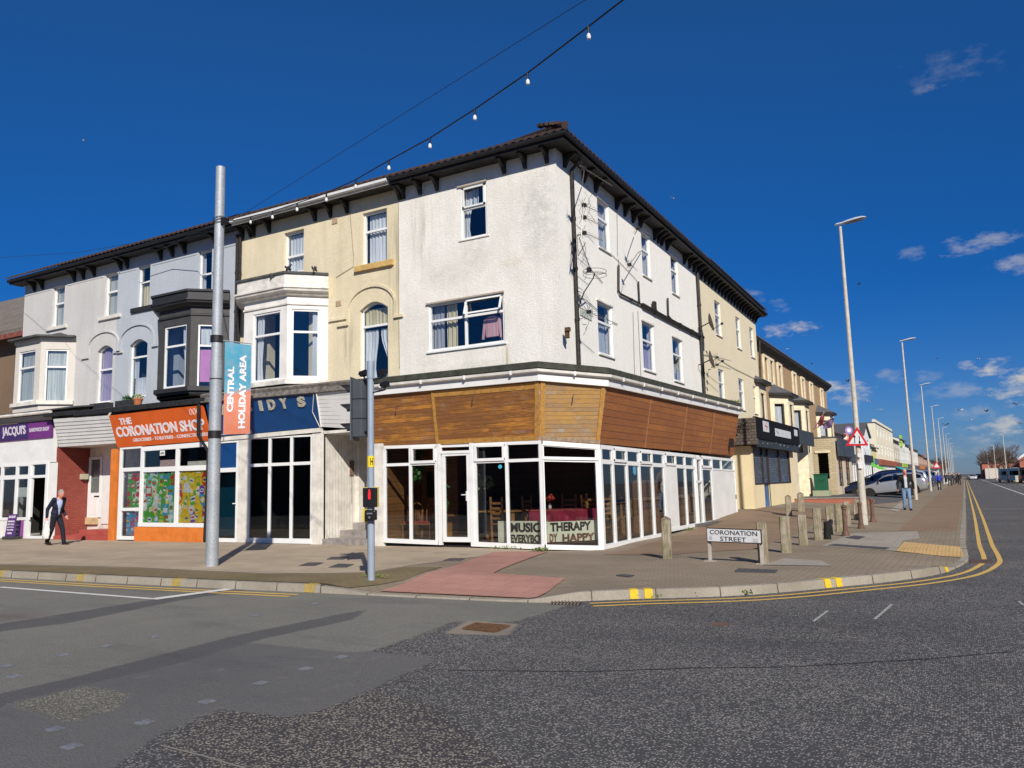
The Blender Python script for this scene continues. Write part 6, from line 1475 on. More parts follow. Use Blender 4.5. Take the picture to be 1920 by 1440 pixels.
def bird(name, label, p, heading, cols, s=1.0, flying=False, grp=None, roll=0, flap=.3):
    t = thing(name, label, 'bird', (0, 0, 0), grp)
    m_ = MB(); prof = [(.004, -.17), (.035, -.12), (.055, -.03), (.058, .03), (.035, .09), (.022, .12), (.028, .145), (.022, .17), (.004, .185)]
    tilt = 0 if flying else R(-35)
    m_.lathe(prof, (0, 0, 0 if flying else .11), 10, 0, Matrix.Rotation(R(90) + tilt, 3, 'X'))
    b = m_.build('body', cols[0], t, smooth=True)
    for sgn in (-1, 1):
        w_ = MB()
        if flying:
            pts = [(sgn * .04, -.05), (sgn * .22, -.09), (sgn * .50, .03), (sgn * .24, .07), (sgn * .04, .07)]
            zz_ = [0, flap * .25, flap * .18, flap * .25, 0]
            w_.prism([(x, y, z_ - .006) for (x, y), z_ in zip(pts, zz_)], [(x, y, z_ + .006) for (x, y), z_ in zip(pts, zz_)])
        else: w_.obox((sgn * .05, .03, .10), (.012, .11, .035), Matrix.Rotation(R(35), 3, 'X'))
        w_.build('wing', cols[1], t)
    if not flying:
        for sgn in (-1, 1): MB().cyl((sgn * .02, 0, 0), (sgn * .02, 0, .07), .006, n=5).build('leg', M('bird_leg', (.4, .15, .1), .7), t)
    t.location = p; t.rotation_euler = (roll, 0, heading); t.scale = (s, s, s); WL[t.name] = Vector(p); return t
PG = (M('pigeon_grey', (.06, .06, .07), .7), M('pigeon_wing', (.04, .04, .05), .7))
zb_ = pf.px(540, 514)[1]
bird('pigeon', 'dark pigeon on the right side of the white bay roof', oy(590, 510, 17.3), R(200), PG, .9)
bird('pigeon', 'dark pigeon in front of the upper window on the white bay roof', oy(541, 508, 17.1), R(90), PG, .9)
bird('pigeon', 'dark pigeon perched at the left on the white bay cornice', oy(513, 523, 16.75), R(140), PG, .9)
GALV = M('galvanised_steel', (.34, .37, .40), .55, .55, .35, 14, .1, 30)
def galv():
    t = NT('spangled_steel'); c = t.mix(t.ramp(t.voro(28, None, 'F1', 'Distance'), [(.1, 0), (.6, 1)]), (.30, .33, .36), (.42, .45, .48))
    c = t.mix(t.ramp(t.noise(2, 5, .6), [(.4, 0), (.7, .5)]), c, (.24, .27, .30)); t.set(c, .6, .35, .4); return t.m
GALV2 = galv()
POLEG = M('pole_grey_paint', (.30, .36, .44), .45, .1, .12, 5)
pb = opx(397, 1062); ph = 8.62
t = thing('steel_pole', 'thick galvanised steel pole carrying the holiday area banner', 'pole', pb)
mb = MB(); mb.cyl(pb - Vector((0, 0, .05)), pb + Vector((0, 0, 4.3)), .128, .124, 28); mb.cyl(pb + Vector((0, 0, 4.3)), pb + Vector((0, 0, ph)), .108, .10, 28); mb.build('shaft', GALV2, t, smooth=True)
def onpole(y): return (ray(415, y).z / Vector(ray(415, y)[:2]).length) * Vector(pb[:2]).length + 1.62
mb = MB(); mb.cyl((pb.x, pb.y, onpole(642) - .0), (pb.x, pb.y, onpole(642) + .14), .134, n=28)
mb.build('band', BLK, t, smooth=True)
mb = MB(); mb.cyl((pb.x, pb.y, onpole(822)), (pb.x, pb.y, onpole(822) + .16), .134, n=28); mb.build('band', BLK, t, smooth=True)
mb = MB(); mb.cyl((pb.x, pb.y, onpole(712)), (pb.x, pb.y, onpole(712) + .02), .131, n=28); mb.build('band', BLK, t)
mb = MB()
for k in range(3): mb.tube([(pb.x + .125 * math.cos(a), pb.y + .125 * math.sin(a), onpole(416) + .02 * k + .05 * math.sin(a + k)) for a in [i * PI / 8 for i in range(17)]], .008, 5)
mb.obox((pb.x + .17, pb.y - .02, onpole(418)), (.06, .04, .07)); mb.build('cable_tie', BLK, t)
bt, bb = onpole(634), onpole(815)
bt = oy(447, 634, pb.y).z; bb = oy(445, 812, pb.y).z
BXD = Vector((.75, .66, 0)).normalized(); BW = .54
bo_ = Vector((pb.x, pb.y, 0)) + BXD * .17
t2 = thing('banner', 'blue and orange CENTRAL HOLIDAY AREA banner on the steel pole', 'banner', (pb.x, pb.y, bb))
NB = Vector((BXD.y, -BXD.x, 0))
if NB.y > 0: NB = -NB
def bcurve(s, tt): return bo_ + BXD * (BW * s) + Vector((0, 0, bb + (bt - bb) * tt - .09 * s * (tt - .2))) + NB * (.035 * math.sin(s * 3.2) * math.sin(tt * 5 + 1) + .02 * math.sin(tt * 9))
def bannermat():
    t_ = NT('banner_cloth'); s = t_.sep(t_.vec()); 
    f = t_.math('ADD', t_.math('DIVIDE', t_.math('SUBTRACT', s[2], bb), bt - bb), t_.math('MULTIPLY', t_.math('SUBTRACT', s[0], bo_.x), -.12))
    c = t_.mix(t_.ramp(f, [(.40, 0), (.47, 1)]), (.56, .17, .09), (.05, .29, .42))
    c = t_.mix(t_.ramp(t_.noise(7, 4, .6), [(.4, 0), (.8, .25)]), c, (.55, .40, .36)); t_.set(c, .6, 0, .3); return t_.m
n, m = 10, 16; vs = [bcurve(i / n, j / m) for j in range(m + 1) for i in range(n + 1)]; k = len(vs)
vs += [v - NB * .004 for v in vs]; fs = [[j * (n + 1) + i, j * (n + 1) + i + 1, (j + 1) * (n + 1) + i + 1, (j + 1) * (n + 1) + i] for j in range(m) for i in range(n)]
fs += [[a + k for a in f][::-1] for f in fs]
cl = MB().add(vs, fs).build('cloth', bannermat(), t2, smooth=True, recalc=False)
for (txt, s0, s1, v0, v1) in (('CENTRAL', .12, .36, .24, .74), ('HOLIDAY AREA', .56, .82, .06, .88)):
    m_ = MB(); L = (v1 - v0); o2 = MB(); text_mb(o2, txt, (0, 0, 0), (1, 0, 0), (0, 1, 0), 1, 1, .004, 0, .045)
    for v in o2.v:
        q = bcurve(s1 - v.y * (s1 - s0), v0 + v.x * L); m_.v.append(q + NB * (.004 + v.z))
    m_.f = o2.f; m_.mi = o2.mi; m_.build('lettering', LWH, cl, recalc=False)
for zz_ in (bt + .03, bb): 
    a = Vector((pb.x, pb.y, zz_)) + BXD * .10; mb = MB(); mb.cyl(a, a + BXD * (BW + .08) + Vector((0, 0, -.07 if zz_ > bb else .02)), .012, n=8); mb.build('banner_arm', GALV, t2)

sb = opx(696, 1087)
t = thing('traffic_signal', 'blue-grey signal pole with the back of a traffic light and a red-man crossing unit', 'traffic light', sb)
mb = MB(); mb.cyl(sb - Vector((0, 0, .05)), sb + Vector((0, 0, 1.35)), .062, n=20); mb.cyl(sb + Vector((0, 0, 1.35)), sb + Vector((0, 0, 3.42)), .057, n=20); mb.cyl(sb + Vector((0, 0, 3.42)), sb + Vector((0, 0, 3.72)), .066, n=20); mb.build('shaft', POLEG, t, smooth=True)
SG = M('signal_grey_plastic', (.05, .06, .072), .55, 0, .1, 4); SGD = M('signal_black', (.012, .012, .013), .5)
def sp(px, py, dy=0): return oy(px, py, sb.y + dy)
hd0, hd1 = sp(676, 822, .1), sp(676, 713, .1); hz0, hz1 = hd0.z, hd1.z; hx = sp(672, 770, .1).x; hy = sb.y + .1
rt = Matrix.Rotation(R(0), 3, 'Z')
HDv = Vector((-.93, -.36, 0)).normalized(); HS = Vector((-HDv.y, HDv.x, 0))
c0 = Vector((hx, hy, 0)) + HDv * .0
mb = MB()
def hp(a, s, z): return Vector((c0.x, c0.y, z)) + HDv * a + HS * s
prof = [(-.17, -.09), (-.17, .09), (-.11, .15), (.06, .15), (.06, -.15), (-.11, -.15)]
mb.prism([hp(a, s, hz0 + .02) for a, s in prof], [hp(a, s, hz1) for a, s in prof])
hdo = mb.build('signal_head', SG, t, bevel=.012)
mb = MB()
for k in (1, 2): z = hz0 + (hz1 - hz0) * k / 3; mb.prism([hp(a * 1.02, s * 1.03, z - .008) for a, s in prof], [hp(a * 1.02, s * 1.03, z + .008) for a, s in prof])
o = mb.build('joint_bands', SGD, hdo); o['kind'] = 'stuff'
mb = MB(); mb.prism([hp(.06, s, z) for s, z in ((-.22, hz0 - .04), (.22, hz0 - .04), (.22, hz1 + .04), (-.22, hz1 + .04))], [hp(.075, s, z) for s, z in ((-.22, hz0 - .04), (.22, hz0 - .04), (.22, hz1 + .04), (-.22, hz1 + .04))]); mb.build('backing_board', M('board_grey', (.10, .12, .14), .5), hdo)
for k in range(3):
    zc = hz0 + (hz1 - hz0) * (k + .5) / 3; m_ = MB(); n = 10
    ring = [(.11 * math.cos(a), .11 * math.sin(a)) for a in [PI * (-.12) + PI * 1.24 * i / n for i in range(n + 1)]]
    a1 = [hp(.075, s, zc + z) for s, z in ring]; a2 = [hp(.075 + (.10 + .16 * max(0, z / .11)), s, zc + z * .96) for s, z in ring]
    m_.add(a1 + a2, [[i, i + 1, n + 2 + i, n + 1 + i] for i in range(n)]); m_.add([v + Vector((0, 0, -.004)) for v in a1 + a2], [[i, i + 1, n + 2 + i, n + 1 + i] for i in range(n)]); m_.build('visor', SGD, hdo, recalc=False)
    m_ = MB(); m_.cyl(hp(.075, 0, zc), hp(.085, 0, zc), .10, n=18); m_.build('lens', SGD, hdo)
for z in (hz0 + .1, hz1 - .06): mb = MB(); mb.cyl((sb.x, sb.y, z), hp(-.05, 0, z), .022); mb.build('bracket', SGD, t)
for (px, py, w_) in ((683, 700, .07), (718, 698, .055), (722, 721, .06)):
    q = sp(px, py); mb = MB(); mb.obox(q, (w_, .05, .045), Matrix.Rotation(R(-12), 3, 'Y')); mb.cyl(q - Vector((w_, 0, 0)), q - Vector((w_ + .03, 0, -.01)), .04); mb.tube([q, q - Vector((0, 0, .09)), Vector((sb.x, sb.y, q.z - .12))], .014, 6); mb.build('detector', SGD, t)
hz = sp(703, 868).z; m_ = MB(); m_.prism([(sb.x + .0625 * math.cos(a), sb.y + .0625 * math.sin(a), hz - .07) for a in [R(-130 + 12 * i) for i in range(14)]] + [(sb.x, sb.y, hz - .07)], [(sb.x + .0625 * math.cos(a), sb.y + .0625 * math.sin(a), hz + .12) for a in [R(-130 + 12 * i) for i in range(14)]] + [(sb.x, sb.y, hz + .12)])
yp = m_.build('yellow_plate', M('yellow_plate_paint', (.78, .58, .03), .5), t)
o2 = MB(); text_mb(o2, 'H', (0, 0, 0), (1, 0, 0), (0, 1, 0), 1, 1, .003, 0, .03); m_ = MB()
for v in o2.v:
    a = R(-60 + v.x * 45); r_ = .063 + v.z; m_.v.append(Vector((sb.x + r_ * math.cos(a), sb.y + r_ * math.sin(a), hz - .035 + v.y * .12)))
m_.f = o2.f; m_.mi = o2.mi; m_.build('lettering', BLK, yp, recalc=False)
q = sp(707, 931, -.06); YE2 = M('unit_yellow', (.62, .50, .06), .5)
Dn = Vector((.35, -.94, 0)).normalized(); Sn = Vector((.94, .35, 0))
def up(c, a, s, z): return Vector((c.x, c.y, c.z)) + Dn * a + Sn * s + Vector((0, 0, z))
cq = Vector((sb.x + .05, sb.y - .09, sp(706, 932).z))
mb = MB(); mb.prism([up(cq, -.06, s, z) for s, z in ((-.12, -.16), (.12, -.16), (.12, .16), (-.12, .16))], [up(cq, .02, s, z) for s, z in ((-.12, -.16), (.12, -.16), (.12, .16), (-.12, .16))]); un = mb.build('crossing_unit', M('unit_black', (.012, .012, .014), .35), t, bevel=.01)
mb = MB(); mb.prism([up(cq, -.10, s, z) for s, z in ((-.13, -.17), (.125, -.17), (.125, .17), (-.13, .17))], [up(cq, -.061, s, z) for s, z in ((-.13, -.17), (.125, -.17), (.125, .17), (-.13, .17))]); mb.build('crossing_unit_back', YE2, t)
RL = NT('red_man_lit'); RL.set((.8, .02, .02), .5); RL.b.inputs['Emission Color'].default_value = (1, .02, .03, 1); RL.b.inputs['Emission Strength'].default_value = .45
mb = MB(); mb.ball(up(cq, .022, 0, .115), .018, 8); mb.obox(up(cq, .024, 0, .06), (.022, .006, .035)); mb.obox(up(cq, .024, -.011, .0), (.009, .005, .032)); mb.obox(up(cq, .024, .011, .0), (.009, .005, .032)); mb.build('red_man', RL.m, un)
cq2 = Vector((sb.x + .05, sb.y - .09, sp(706, 966).z))
mb = MB(); mb.prism([up(cq2, -.04, s, z) for s, z in ((-.09, -.1), (.12, -.08), (.12, .09), (-.09, .10))], [up(cq2, .07, s, z) for s, z in ((-.07, -.08), (.11, -.06), (.11, .08), (-.07, .09))]); pbx = mb.build('push_button_box', M('unit_black', (0, 0, 0)), t, bevel=.015)
mb = MB(); mb.prism([up(cq2, -.10, s, z) for s, z in ((-.13, -.1), (-.02, -.1), (-.02, .11), (-.13, .11))], [up(cq2, -.0, s, z) for s, z in ((-.13, -.1), (-.095, -.1), (-.095, .11), (-.13, .11))]); mb.build('push_button_back', YE2, t)
mb = MB(); mb.obox(up(cq2, .072, .02, .035), (.05, .004, .012), Matrix.Rotation(R(20), 3, 'Z')); mb.cyl(up(cq2, .07, .02, -.03), up(cq2, .085, .02, -.03), .018); mb.build('button', M('button_silver', (.5, .5, .5), .3, .8), pbx)
mb = MB(); q = sp(707, 851, -.06); mb.prism([q + Vector((0, 0, -.03)), q + Vector((.03, 0, 0)), q + Vector((0, 0, .03)), q + Vector((-.03, 0, 0))], [q + Vector((0, -.003, -.03)), q + Vector((.03, -.003, 0)), q + Vector((0, -.003, .03)), q + Vector((-.03, -.003, 0))]); mb.build('sticker', W_clean, t)

s1, s2 = opx(1328, 1052), opx(1433, 1058)
t = thing('street_name_sign', 'white CORONATION STREET name plate with black border on two short posts', 'sign', (s1 + s2) / 2)
dS = (s2 - s1); dS.z = 0; dS.normalize(); nS = Vector((dS.y, -dS.x, 0)); 
if nS.y > 0: nS = -nS
SP = Pl(s1[:2], dS[:2], nS[:2]); W_ = Vector(((s2 - s1).x, (s2 - s1).y)).length
a0, ztl = SP.px(1325, 989); a1, ztr_ = SP.px(1428, 993); _, zbl = SP.px(1326, 1016); _, zbr = SP.px(1428, 1020)
mb = MB(); SP.poly(mb, [(a0, zbl), (a1, zbr), (a1, ztr_), (a0, ztl)], 0, .02); mb.build('border', BLK, t, bevel=.006)
mb = MB(); g = .018; SP.poly(mb, [(a0 + g, zbl + g), (a1 - g, zbr + g), (a1 - g, ztr_ - g), (a0 + g, ztl - g)], .005, .024); pl_ = mb.build('plate', M('sign_white', (.78, .79, .78), .4, 0, .06, 6), t)
sl_ = (ztr_ - ztl) / (a1 - a0)
for txt, f0, f1, g0, g1 in (('CORONATION', .07, .93, .56, .86), ('STREET', .26, .73, .13, .43)):
    U = Vector((SP.ud.x, SP.ud.y, sl_)); L = (a1 - a0); H = ztl - zbl
    m_ = MB(); text_mb(m_, txt, SP.w(a0 + L * f0, zbl + H * g0 + sl_ * L * f0, .024), U, (0, 0, 1), L * (f1 - f0), H * (g1 - g0), .004, 0, .0); m_.build('lettering', BLK, pl_)
m_ = MB(); L = a1 - a0; H = ztl - zbl
for f in (.08,): m_.lathe([(.04, 0), (.04, .002)], SP.w(a0 + L * f, zbl + H * .3, .024), 16, mat3=Vector((0, 0, 1)).rotation_difference(nS).to_matrix())
m_.build('crest', M('faded_mark', (.55, .56, .58), .7, 0, .3, 40), pl_)
m_ = MB(); SP.poly(m_, [(a0 + L * .85, zbl + H * .14 + sl_ * L * .85), (a0 + L * .94, zbl + H * .14 + sl_ * L * .94), (a0 + L * .94, zbl + H * .4 + sl_ * L * .94), (a0 + L * .85, zbl + H * .4 + sl_ * L * .85)], .023, .0265); m_.build('faded_mark', M('faded_mark_2', (.62, .60, .60), .7, 0, .2, 60), pl_)
for pz, u_ in ((s1, a0 + .03), (s2, a1 - .03)):
    mb = MB(); b_ = SP.w(u_, 0, 0); mb.box(b_.x - .028, b_.x + .028, b_.y - .0 + .01, b_.y + .055, pz.z - .05, (ztl if u_ < .5 else ztr_) - .02); mb.build('post', M('concrete_post', (.44, .40, .36), .8, 0, .2, 10), t)
    mb = MB(); mb.prism([(b_.x - .12, b_.y - .07, pz.z - .02), (b_.x + .12, b_.y - .07, pz.z - .02), (b_.x + .12, b_.y + .1, pz.z - .02), (b_.x - .12, b_.y + .1, pz.z - .02)], [(b_.x - .1, b_.y - .05, pz.z + .012), (b_.x + .1, b_.y - .05, pz.z + .012), (b_.x + .1, b_.y + .08, pz.z + .012), (b_.x - .1, b_.y + .08, pz.z + .012)]); mb.build('footing', P_grey, t)

def bollard_mat():
    t_ = NT('weathered_oak'); v = t_.vec((26, 26, 2.2)); n1 = t_.noise(1, 5, .65, v, .8); n2 = t_.noise(5, 4, .6)
    c = t_.mix(t_.ramp(n1, [(.3, 0), (.7, 1)]), (.16, .125, .085), (.46, .40, .31)); s = t_.sep(t_.vec())
    c = t_.mix(t_.math('MULTIPLY', t_.ramp(n2, [(.45, 0), (.65, 1)]), .6), c, (.14, .15, .055))
    c = t_.mix(t_.ramp(t_.noise(1, 3, .6, t_.vec((34, 34, 1.1), (3, 0, 0)), .4), [(.66, 0), (.70, .9)]), c, (.035, .025, .018)); t_.set(c, .9, 0, .2); t_.bump(n1, .8, .012); return t_.m
OAK = bollard_mat()
def bollard(base, top, label, w=.088, cone=True):
    b_ = opx(*base); r_ = ray(*top); h_ = (Vector(b_[:2]).length / Vector(r_[:2]).length) * r_.z + 1.62 - b_.z
    t_ = thing('timber_bollard', label, 'bollard', b_, 'weathered timber bollards around the corner footway')
    ang = random.uniform(-.12, .12) + .1; m3 = Matrix.Rotation(ang, 3, 'Z'); P_ = lambda x, y, z: b_ + m3 @ Vector((x, y, z))
    m_ = MB(); hh = h_ - (.055 if cone else 0); nz = 7
    rings = []
    for k in range(nz + 1):
        z = -.05 + (hh + .05) * k / nz; ww = w * (1.06 - .06 * k / nz) + random.uniform(-.002, .002)
        rings.append([P_(x * ww, y * ww, z) for x, y in ((-1, -.8), (-.8, -1), (.8, -1), (1, -.8), (1, .8), (.8, 1), (-.8, 1), (-1, .8))])
    for k in range(nz): m_.add(rings[k] + rings[k + 1], [[i, (i + 1) % 8, 8 + (i + 1) % 8, 8 + i] for i in range(8)])
    m_.add(rings[-1], [list(range(8))]); m_.build('post', OAK, t_)
    if cone:
        m_ = MB(); m_.add([P_(x * w * 1.02, y * w * 1.02, hh) for x, y in ((-1, -1), (1, -1), (1, 1), (-1, 1))] + [P_(0, 0, h_ + .01)], [[0, 1, 2, 3], [0, 1, 4], [1, 2, 4], [2, 3, 4], [3, 0, 4]]); m_.build('cap', M('bollard_cap', (.20, .15, .11), .9, 0, .4, 20, .3), t_)
    return t_
bollard((1252, 1047), (1250, 968), 'leftmost timber bollard, mossy and split, near the cafe corner')
bollard((1432, 1055), (1428, 974), 'timber bollard directly behind the right end of the street name plate')
bollard((1475, 1036), (1470, 968), 'pale mossy bollard, first to the right of the street name plate', .095, False)
bollard((1507, 1022), (1503, 960), 'pale bollard, second to the right of the street name plate', .09)
bollard((1535, 1012), (1530, 953), 'pale bollard with mossy foot, third to the right of the street name plate', .09, False)
bollard((1558, 1002), (1554, 949), 'pale bollard behind the short charred stump', .09, False)
bollard((1575, 996), (1571, 944), 'pale bollard just left of the rusty iron bollard', .09, False)
bollard((1590, 985), (1588, 940), 'small pale bollard partly behind the rusty iron bollard', .09, False)
bollard((1608, 975), (1603, 934), 'bollard at the back beside the leaning-looking lamp column', .10)
bollard((1620, 968), (1617, 930), 'farthest low pale bollard behind the lamp column', .09, False)
bollard((1480, 971), (1476, 928), 'left one of the two tall bollards in front of the low brick wall', .095)
bollard((1503, 961), (1498, 923), 'right one of the two tall bollards in front of the low brick wall', .11)
b_ = opx(1552, 1011); mb = MB(); mb.lathe([(.085, -.03), (.085, .1), (.07, .34), (.075, .40), (.05, .43)], b_, 12); tag(mb.build('bollard_stump', M('charred_wood', (.012, .012, .012), .9, 0, .5, 12, .5), smooth=True), 'short charred black stump standing among the pale bollards', 'bollard')
IRON = M('rusty_cast_iron', (.15, .085, .06), .75, .15, .4, 14, .3, 60)
def ironb(base, top, label):
    b_ = opx(*base); r_ = ray(*top); h_ = (Vector(b_[:2]).length / Vector(r_[:2]).length) * r_.z + 1.62 - b_.z; k = h_ / .95
    t_ = thing('iron_bollard', label, 'bollard', b_, 'rusty cast iron bollards by the lamp column')
    m_ = MB(); m_.lathe([(.105, -.03), (.105, .03), (.08, .07), (.072, .12), (.06, .18), (.05, .8 * k)], b_, 16); m_.build('post', IRON, t_, smooth=True)
    m_ = MB(); m_.lathe([(.05, .8 * k), (.068, .81 * k), (.068, .83 * k), (.05, .845 * k), (.05, .86 * k), (.07, .875 * k), (.07, .90 * k), (.045, .93 * k), (.02, .95 * k)], b_, 16); m_.build('head', IRON, t_, smooth=True)
ironb((1586, 1005), (1582, 946), 'rusty iron bollard nearest the camera, between the pale bollards')
ironb((1615, 991), (1609, 941), 'rusty iron bollard immediately left of the lamp column')
ironb((1637, 979), (1631, 934), 'rusty iron bollard immediately right of the lamp column')
ironb((1626, 966), (1624, 930), 'rusty iron bollard hidden mostly behind the lamp column')

LAMPC = M('lamp_column_paint', (.52, .49, .42), .55, 0, .2, 6); LAMPH = M('lamp_head_grey', (.48, .52, .58), .4, .1, .1)
def lamp_master():
    t_ = thing('street_lamp', 'x', 'street lamp', (0, 0, 0)); m_ = MB()
    m_.cyl((0, 0, -.1), (0, 0, 1.9), .108, .105, 20); m_.cyl((0, 0, 1.9), (0, 0, 2.02), .105, .082, 20); m_.cyl((0, 0, 2.02), (0, 0, 9.5), .082, .045, 20); m_.build('column', LAMPC, t_, smooth=True)
    m_ = MB(); rings = []
    for x, w_, h_, dz in ((-.16, .03, .02, 0), (-.12, .075, .05, 0), (.05, .085, .055, .02), (.2, .12, .07, .05), (.45, .155, .085, .09), (.65, .15, .07, .12), (.76, .10, .04, .13), (.8, .03, .015, .13)):
        rings.append([Vector((x, w_ * math.cos(a), 9.57 + dz + h_ * (math.sin(a) if math.sin(a) > 0 else .45 * math.sin(a)))) for a in [2 * PI * i / 14 for i in range(14)]])
    for a, b in zip(rings, rings[1:]): m_.add(a + b, [[i, (i + 1) % 14, 14 + (i + 1) % 14, 14 + i] for i in range(14)])
    m_.add(rings[0], [list(range(14))]); m_.add(rings[-1], [list(range(14))]); m_.build('lamp_head', LAMPH, t_, smooth=True)
    m_ = MB(); m_.prism([(.16, -.09, 9.585), (.68, -.09, 9.655), (.68, .09, 9.655), (.16, .09, 9.585)], [(.16, -.09, 9.57), (.68, -.09, 9.64), (.68, .09, 9.64), (.16, .09, 9.57)]); m_.build('lamp_glass', M('lamp_lens', (.10, .10, .11), .25), t_)
    return t_
lamps = [(-2.8, 26.7, 1.0), (-2.62, 53, 1.0), (-2.7, 79.5, .985), (-2.7, 106, .985), (-2.7, 133, 1), (-2.7, 160, 1), (-2.7, 187, 1), (-2.7, 214, 1), (-2.7, 245, 1), (-2.7, 275, 1)]
lm = lamp_master(); txts = ['nearest tall cream lamp column, carrying the red warning triangle', 'second tall lamp column, rising beside the rear of the silver car', 'third lamp column along the left footway, just past the silver car', 'fourth lamp column on the left footway, carrying a small distant warning triangle', 'fifth lamp column along the left footway', 'sixth lamp column along the left footway', 'seventh lamp column along the left footway', 'eighth lamp column along the left footway', 'ninth lamp column along the left footway', 'tenth and farthest lamp column along the left footway']
GL_ = 'lamp columns along the left side of the street'
for i, (x, y, s_) in enumerate(lamps):
    z = gh(x, y) if y < 60 else .2
    if i == 0: lm.location = (x, y, z); lm['label'] = txts[0]; lm['group'] = GL_; lm.rotation_euler = (0, 0, R(12)); lm.scale = (1, 1, 1.0)
    else: dup(lm, (x, y, z), R(12), txts[i], GL_, (1, 1, s_))
for i, (px, ytop, y) in enumerate(((1888, 815, 150), (1868, 835, 205), (1855, 845, 250), (1843, 858, 330))):
    q = oy(px, 890, y); dup(lm, (q.x, y, 0), R(180 + 10), ['nearest lamp column on the right side of the street', 'second lamp column on the right side of the street', 'third lamp column on the right side of the street', 'farthest lamp column on the right side of the street'][i], 'lamp columns along the right side of the street', (1, 1, (oy(px, ytop, y).z) / 9.65))
LP0 = Vector((-2.8, 26.7, gh(-2.8, 26.7)))
yl = LP0.y - .14; TP = Pl((0, yl), (1, 0), (0, -1))
t = thing('warning_sign', 'red-bordered two-way traffic triangle mounted on the nearest lamp column', 'sign', (LP0.x, yl, TP.px(1607, 835)[1]))
A_, B_, C_ = TP.px(1607, 800), TP.px(1585.5, 836), TP.px(1629, 835.5)
def tri(k, d0, d1, mt, nm, par):
    cx_, cz_ = mean(A_[0], B_[0], C_[0]), mean(A_[1], B_[1], C_[1]); pts = []
    for q, nx in ((A_, 0), (B_, 1), (C_, 2)):
        u_, z_ = cx_ + (q[0] - cx_) * k, cz_ + (q[1] - cz_) * k; pts.append((u_, z_))
    rp = []
    for i in range(3):
        p, a, b = Vector(pts[i]), Vector(pts[i - 1]), Vector(pts[(i + 1) % 3])
        rp += [tuple(p + (a - p) * .06), tuple(p + (a - p) * .012 + (b - p) * .012), tuple(p + (b - p) * .06)]
    m_ = MB(); TP.poly(m_, rp, d0, d1); return m_.build(nm, mt, par)
tri(1, 0, .006, M('sign_red', (.62, .02, .025), .4), 'red_border', t); fc = tri(.70, .004, .010, M('sign_face', (.72, .74, .76), .4), 'face', t)
for px, s_ in ((1602.5, 1), (1611.5, -1)):
    u_, zc = TP.px(px, 824); m_ = MB(); h_ = .115; TP.box(m_, u_ - .012, u_ + .012, zc - h_, zc + h_, .010, .013); TP.poly(m_, [(u_ - .045, zc + s_ * (h_ - .05)), (u_ + .045, zc + s_ * (h_ - .05)), (u_, zc + s_ * (h_ + .03))], .010, .013); m_.build('arrow', BLK, fc)
for px0, px1, py0, py1, nm in ((1608, 1616, 850, 857, 'white paper notice'), (1609, 1619, 866, 878, 'white notice with a red mark')):
    m_ = MB(); a, z1_ = TP.px(px0, py0); b, z0_ = TP.px(px1, py1); TP.box(m_, a, b, z0_, z1_, .02, .025)
    tag(m_.build('notice', W_clean), nm + ' fixed to the nearest lamp column', 'notice')
q = oy(1756, 872, 105.7); m_ = MB(); m_.prism([q + Vector((-.5, 0, -.4)), q + Vector((.5, 0, -.4)), q + Vector((0, 0, .45))], [q + Vector((-.5, .03, -.4)), q + Vector((.5, .03, -.4)), q + Vector((0, .03, .45))]); w_ = m_.build('warning_sign', MATS['sign_red']); tag(w_, 'small far-off red triangle on the fourth lamp column', 'sign')
m_ = MB(); m_.prism([q + Vector((-.28, -.02, -.26)), q + Vector((.28, -.02, -.26)), q + Vector((0, -.02, .22))], [q + Vector((-.28, 0, -.26)), q + Vector((.28, 0, -.26)), q + Vector((0, 0, .22))]); m_.build('face', MATS['sign_face'], w_)

dz_ = Vector((math.cos(R(-20)), math.sin(R(-20)))); nz_ = Vector((-dz_.y, dz_.x)); cpl = nz_.dot(Vector((-13.3, 11.2)))
def fx(px, py): r_ = ray(px, py); return CAM + r_ * (cpl / nz_.dot(Vector(r_[:2])))
bulbs = [(1103, 50), (989, 137), (890, 205), (806, 259), (729, 301), (667, 337), (612, 362), (557, 381), (511, 396), (470, 406)]
cabl = [fx(1168, 0)] + [fx(*b) for b in bulbs] + [fx(437, 414)]
e0 = cabl[0] + (cabl[0] - cabl[1]) * 1.0
for k in range(1, 10): cabl.insert(0, cabl[0] + (cabl[0] - cabl[1]).normalized() * 1.05 + Vector((0, 0, .02 * k)))
t = thing('festoon_lights', 'string of white festoon bulbs hung from the steel pole across the sky', 'string lights', cabl[-1])
MB().tube(cabl, .010, 6).build('cable', SGD, t)
BULB = M('bulb_white_glass', (.72, .74, .74), .25)
for b in bulbs + [(1168 + 0, 0)][:0]:
    q = fx(*b); MB().cyl(q - Vector((0, 0, .08)), q, .014, n=8).build('socket', SGD, t)
    MB().lathe([(.012, -.08), (.022, -.10), (.027, -.122), (.020, -.146), (.005, -.156)], q, 10).build('bulb', BULB, t, smooth=True)
t2_ = MB(); t2_.tube([fx(437, 412), oy(400, 437, 16.9) + Vector((0, -.3, .1)), oy(315, 462, 17.15), oy(250, 484, 17.15)], .012, 5)
tag(t2_.build('festoon_cable', SGD), 'cable carried on from the steel pole along the eaves to the left', 'cable')
a = oy(455, 402, 12.2); b = fx(1095, 0) + Vector((.3, .8, .4)); r_ = ray(1097, 0); b = CAM + r_ * 12
far = b + (b - a).normalized() * 8
n = 14; tag(MB().tube([a.lerp(far, i / n) for i in range(n + 1)], .005, 5).build('overhead_wire', M('wire_dark', (.02, .025, .04), .6)), 'thin overhead wire running up to the right behind the festoon lights', 'wire')
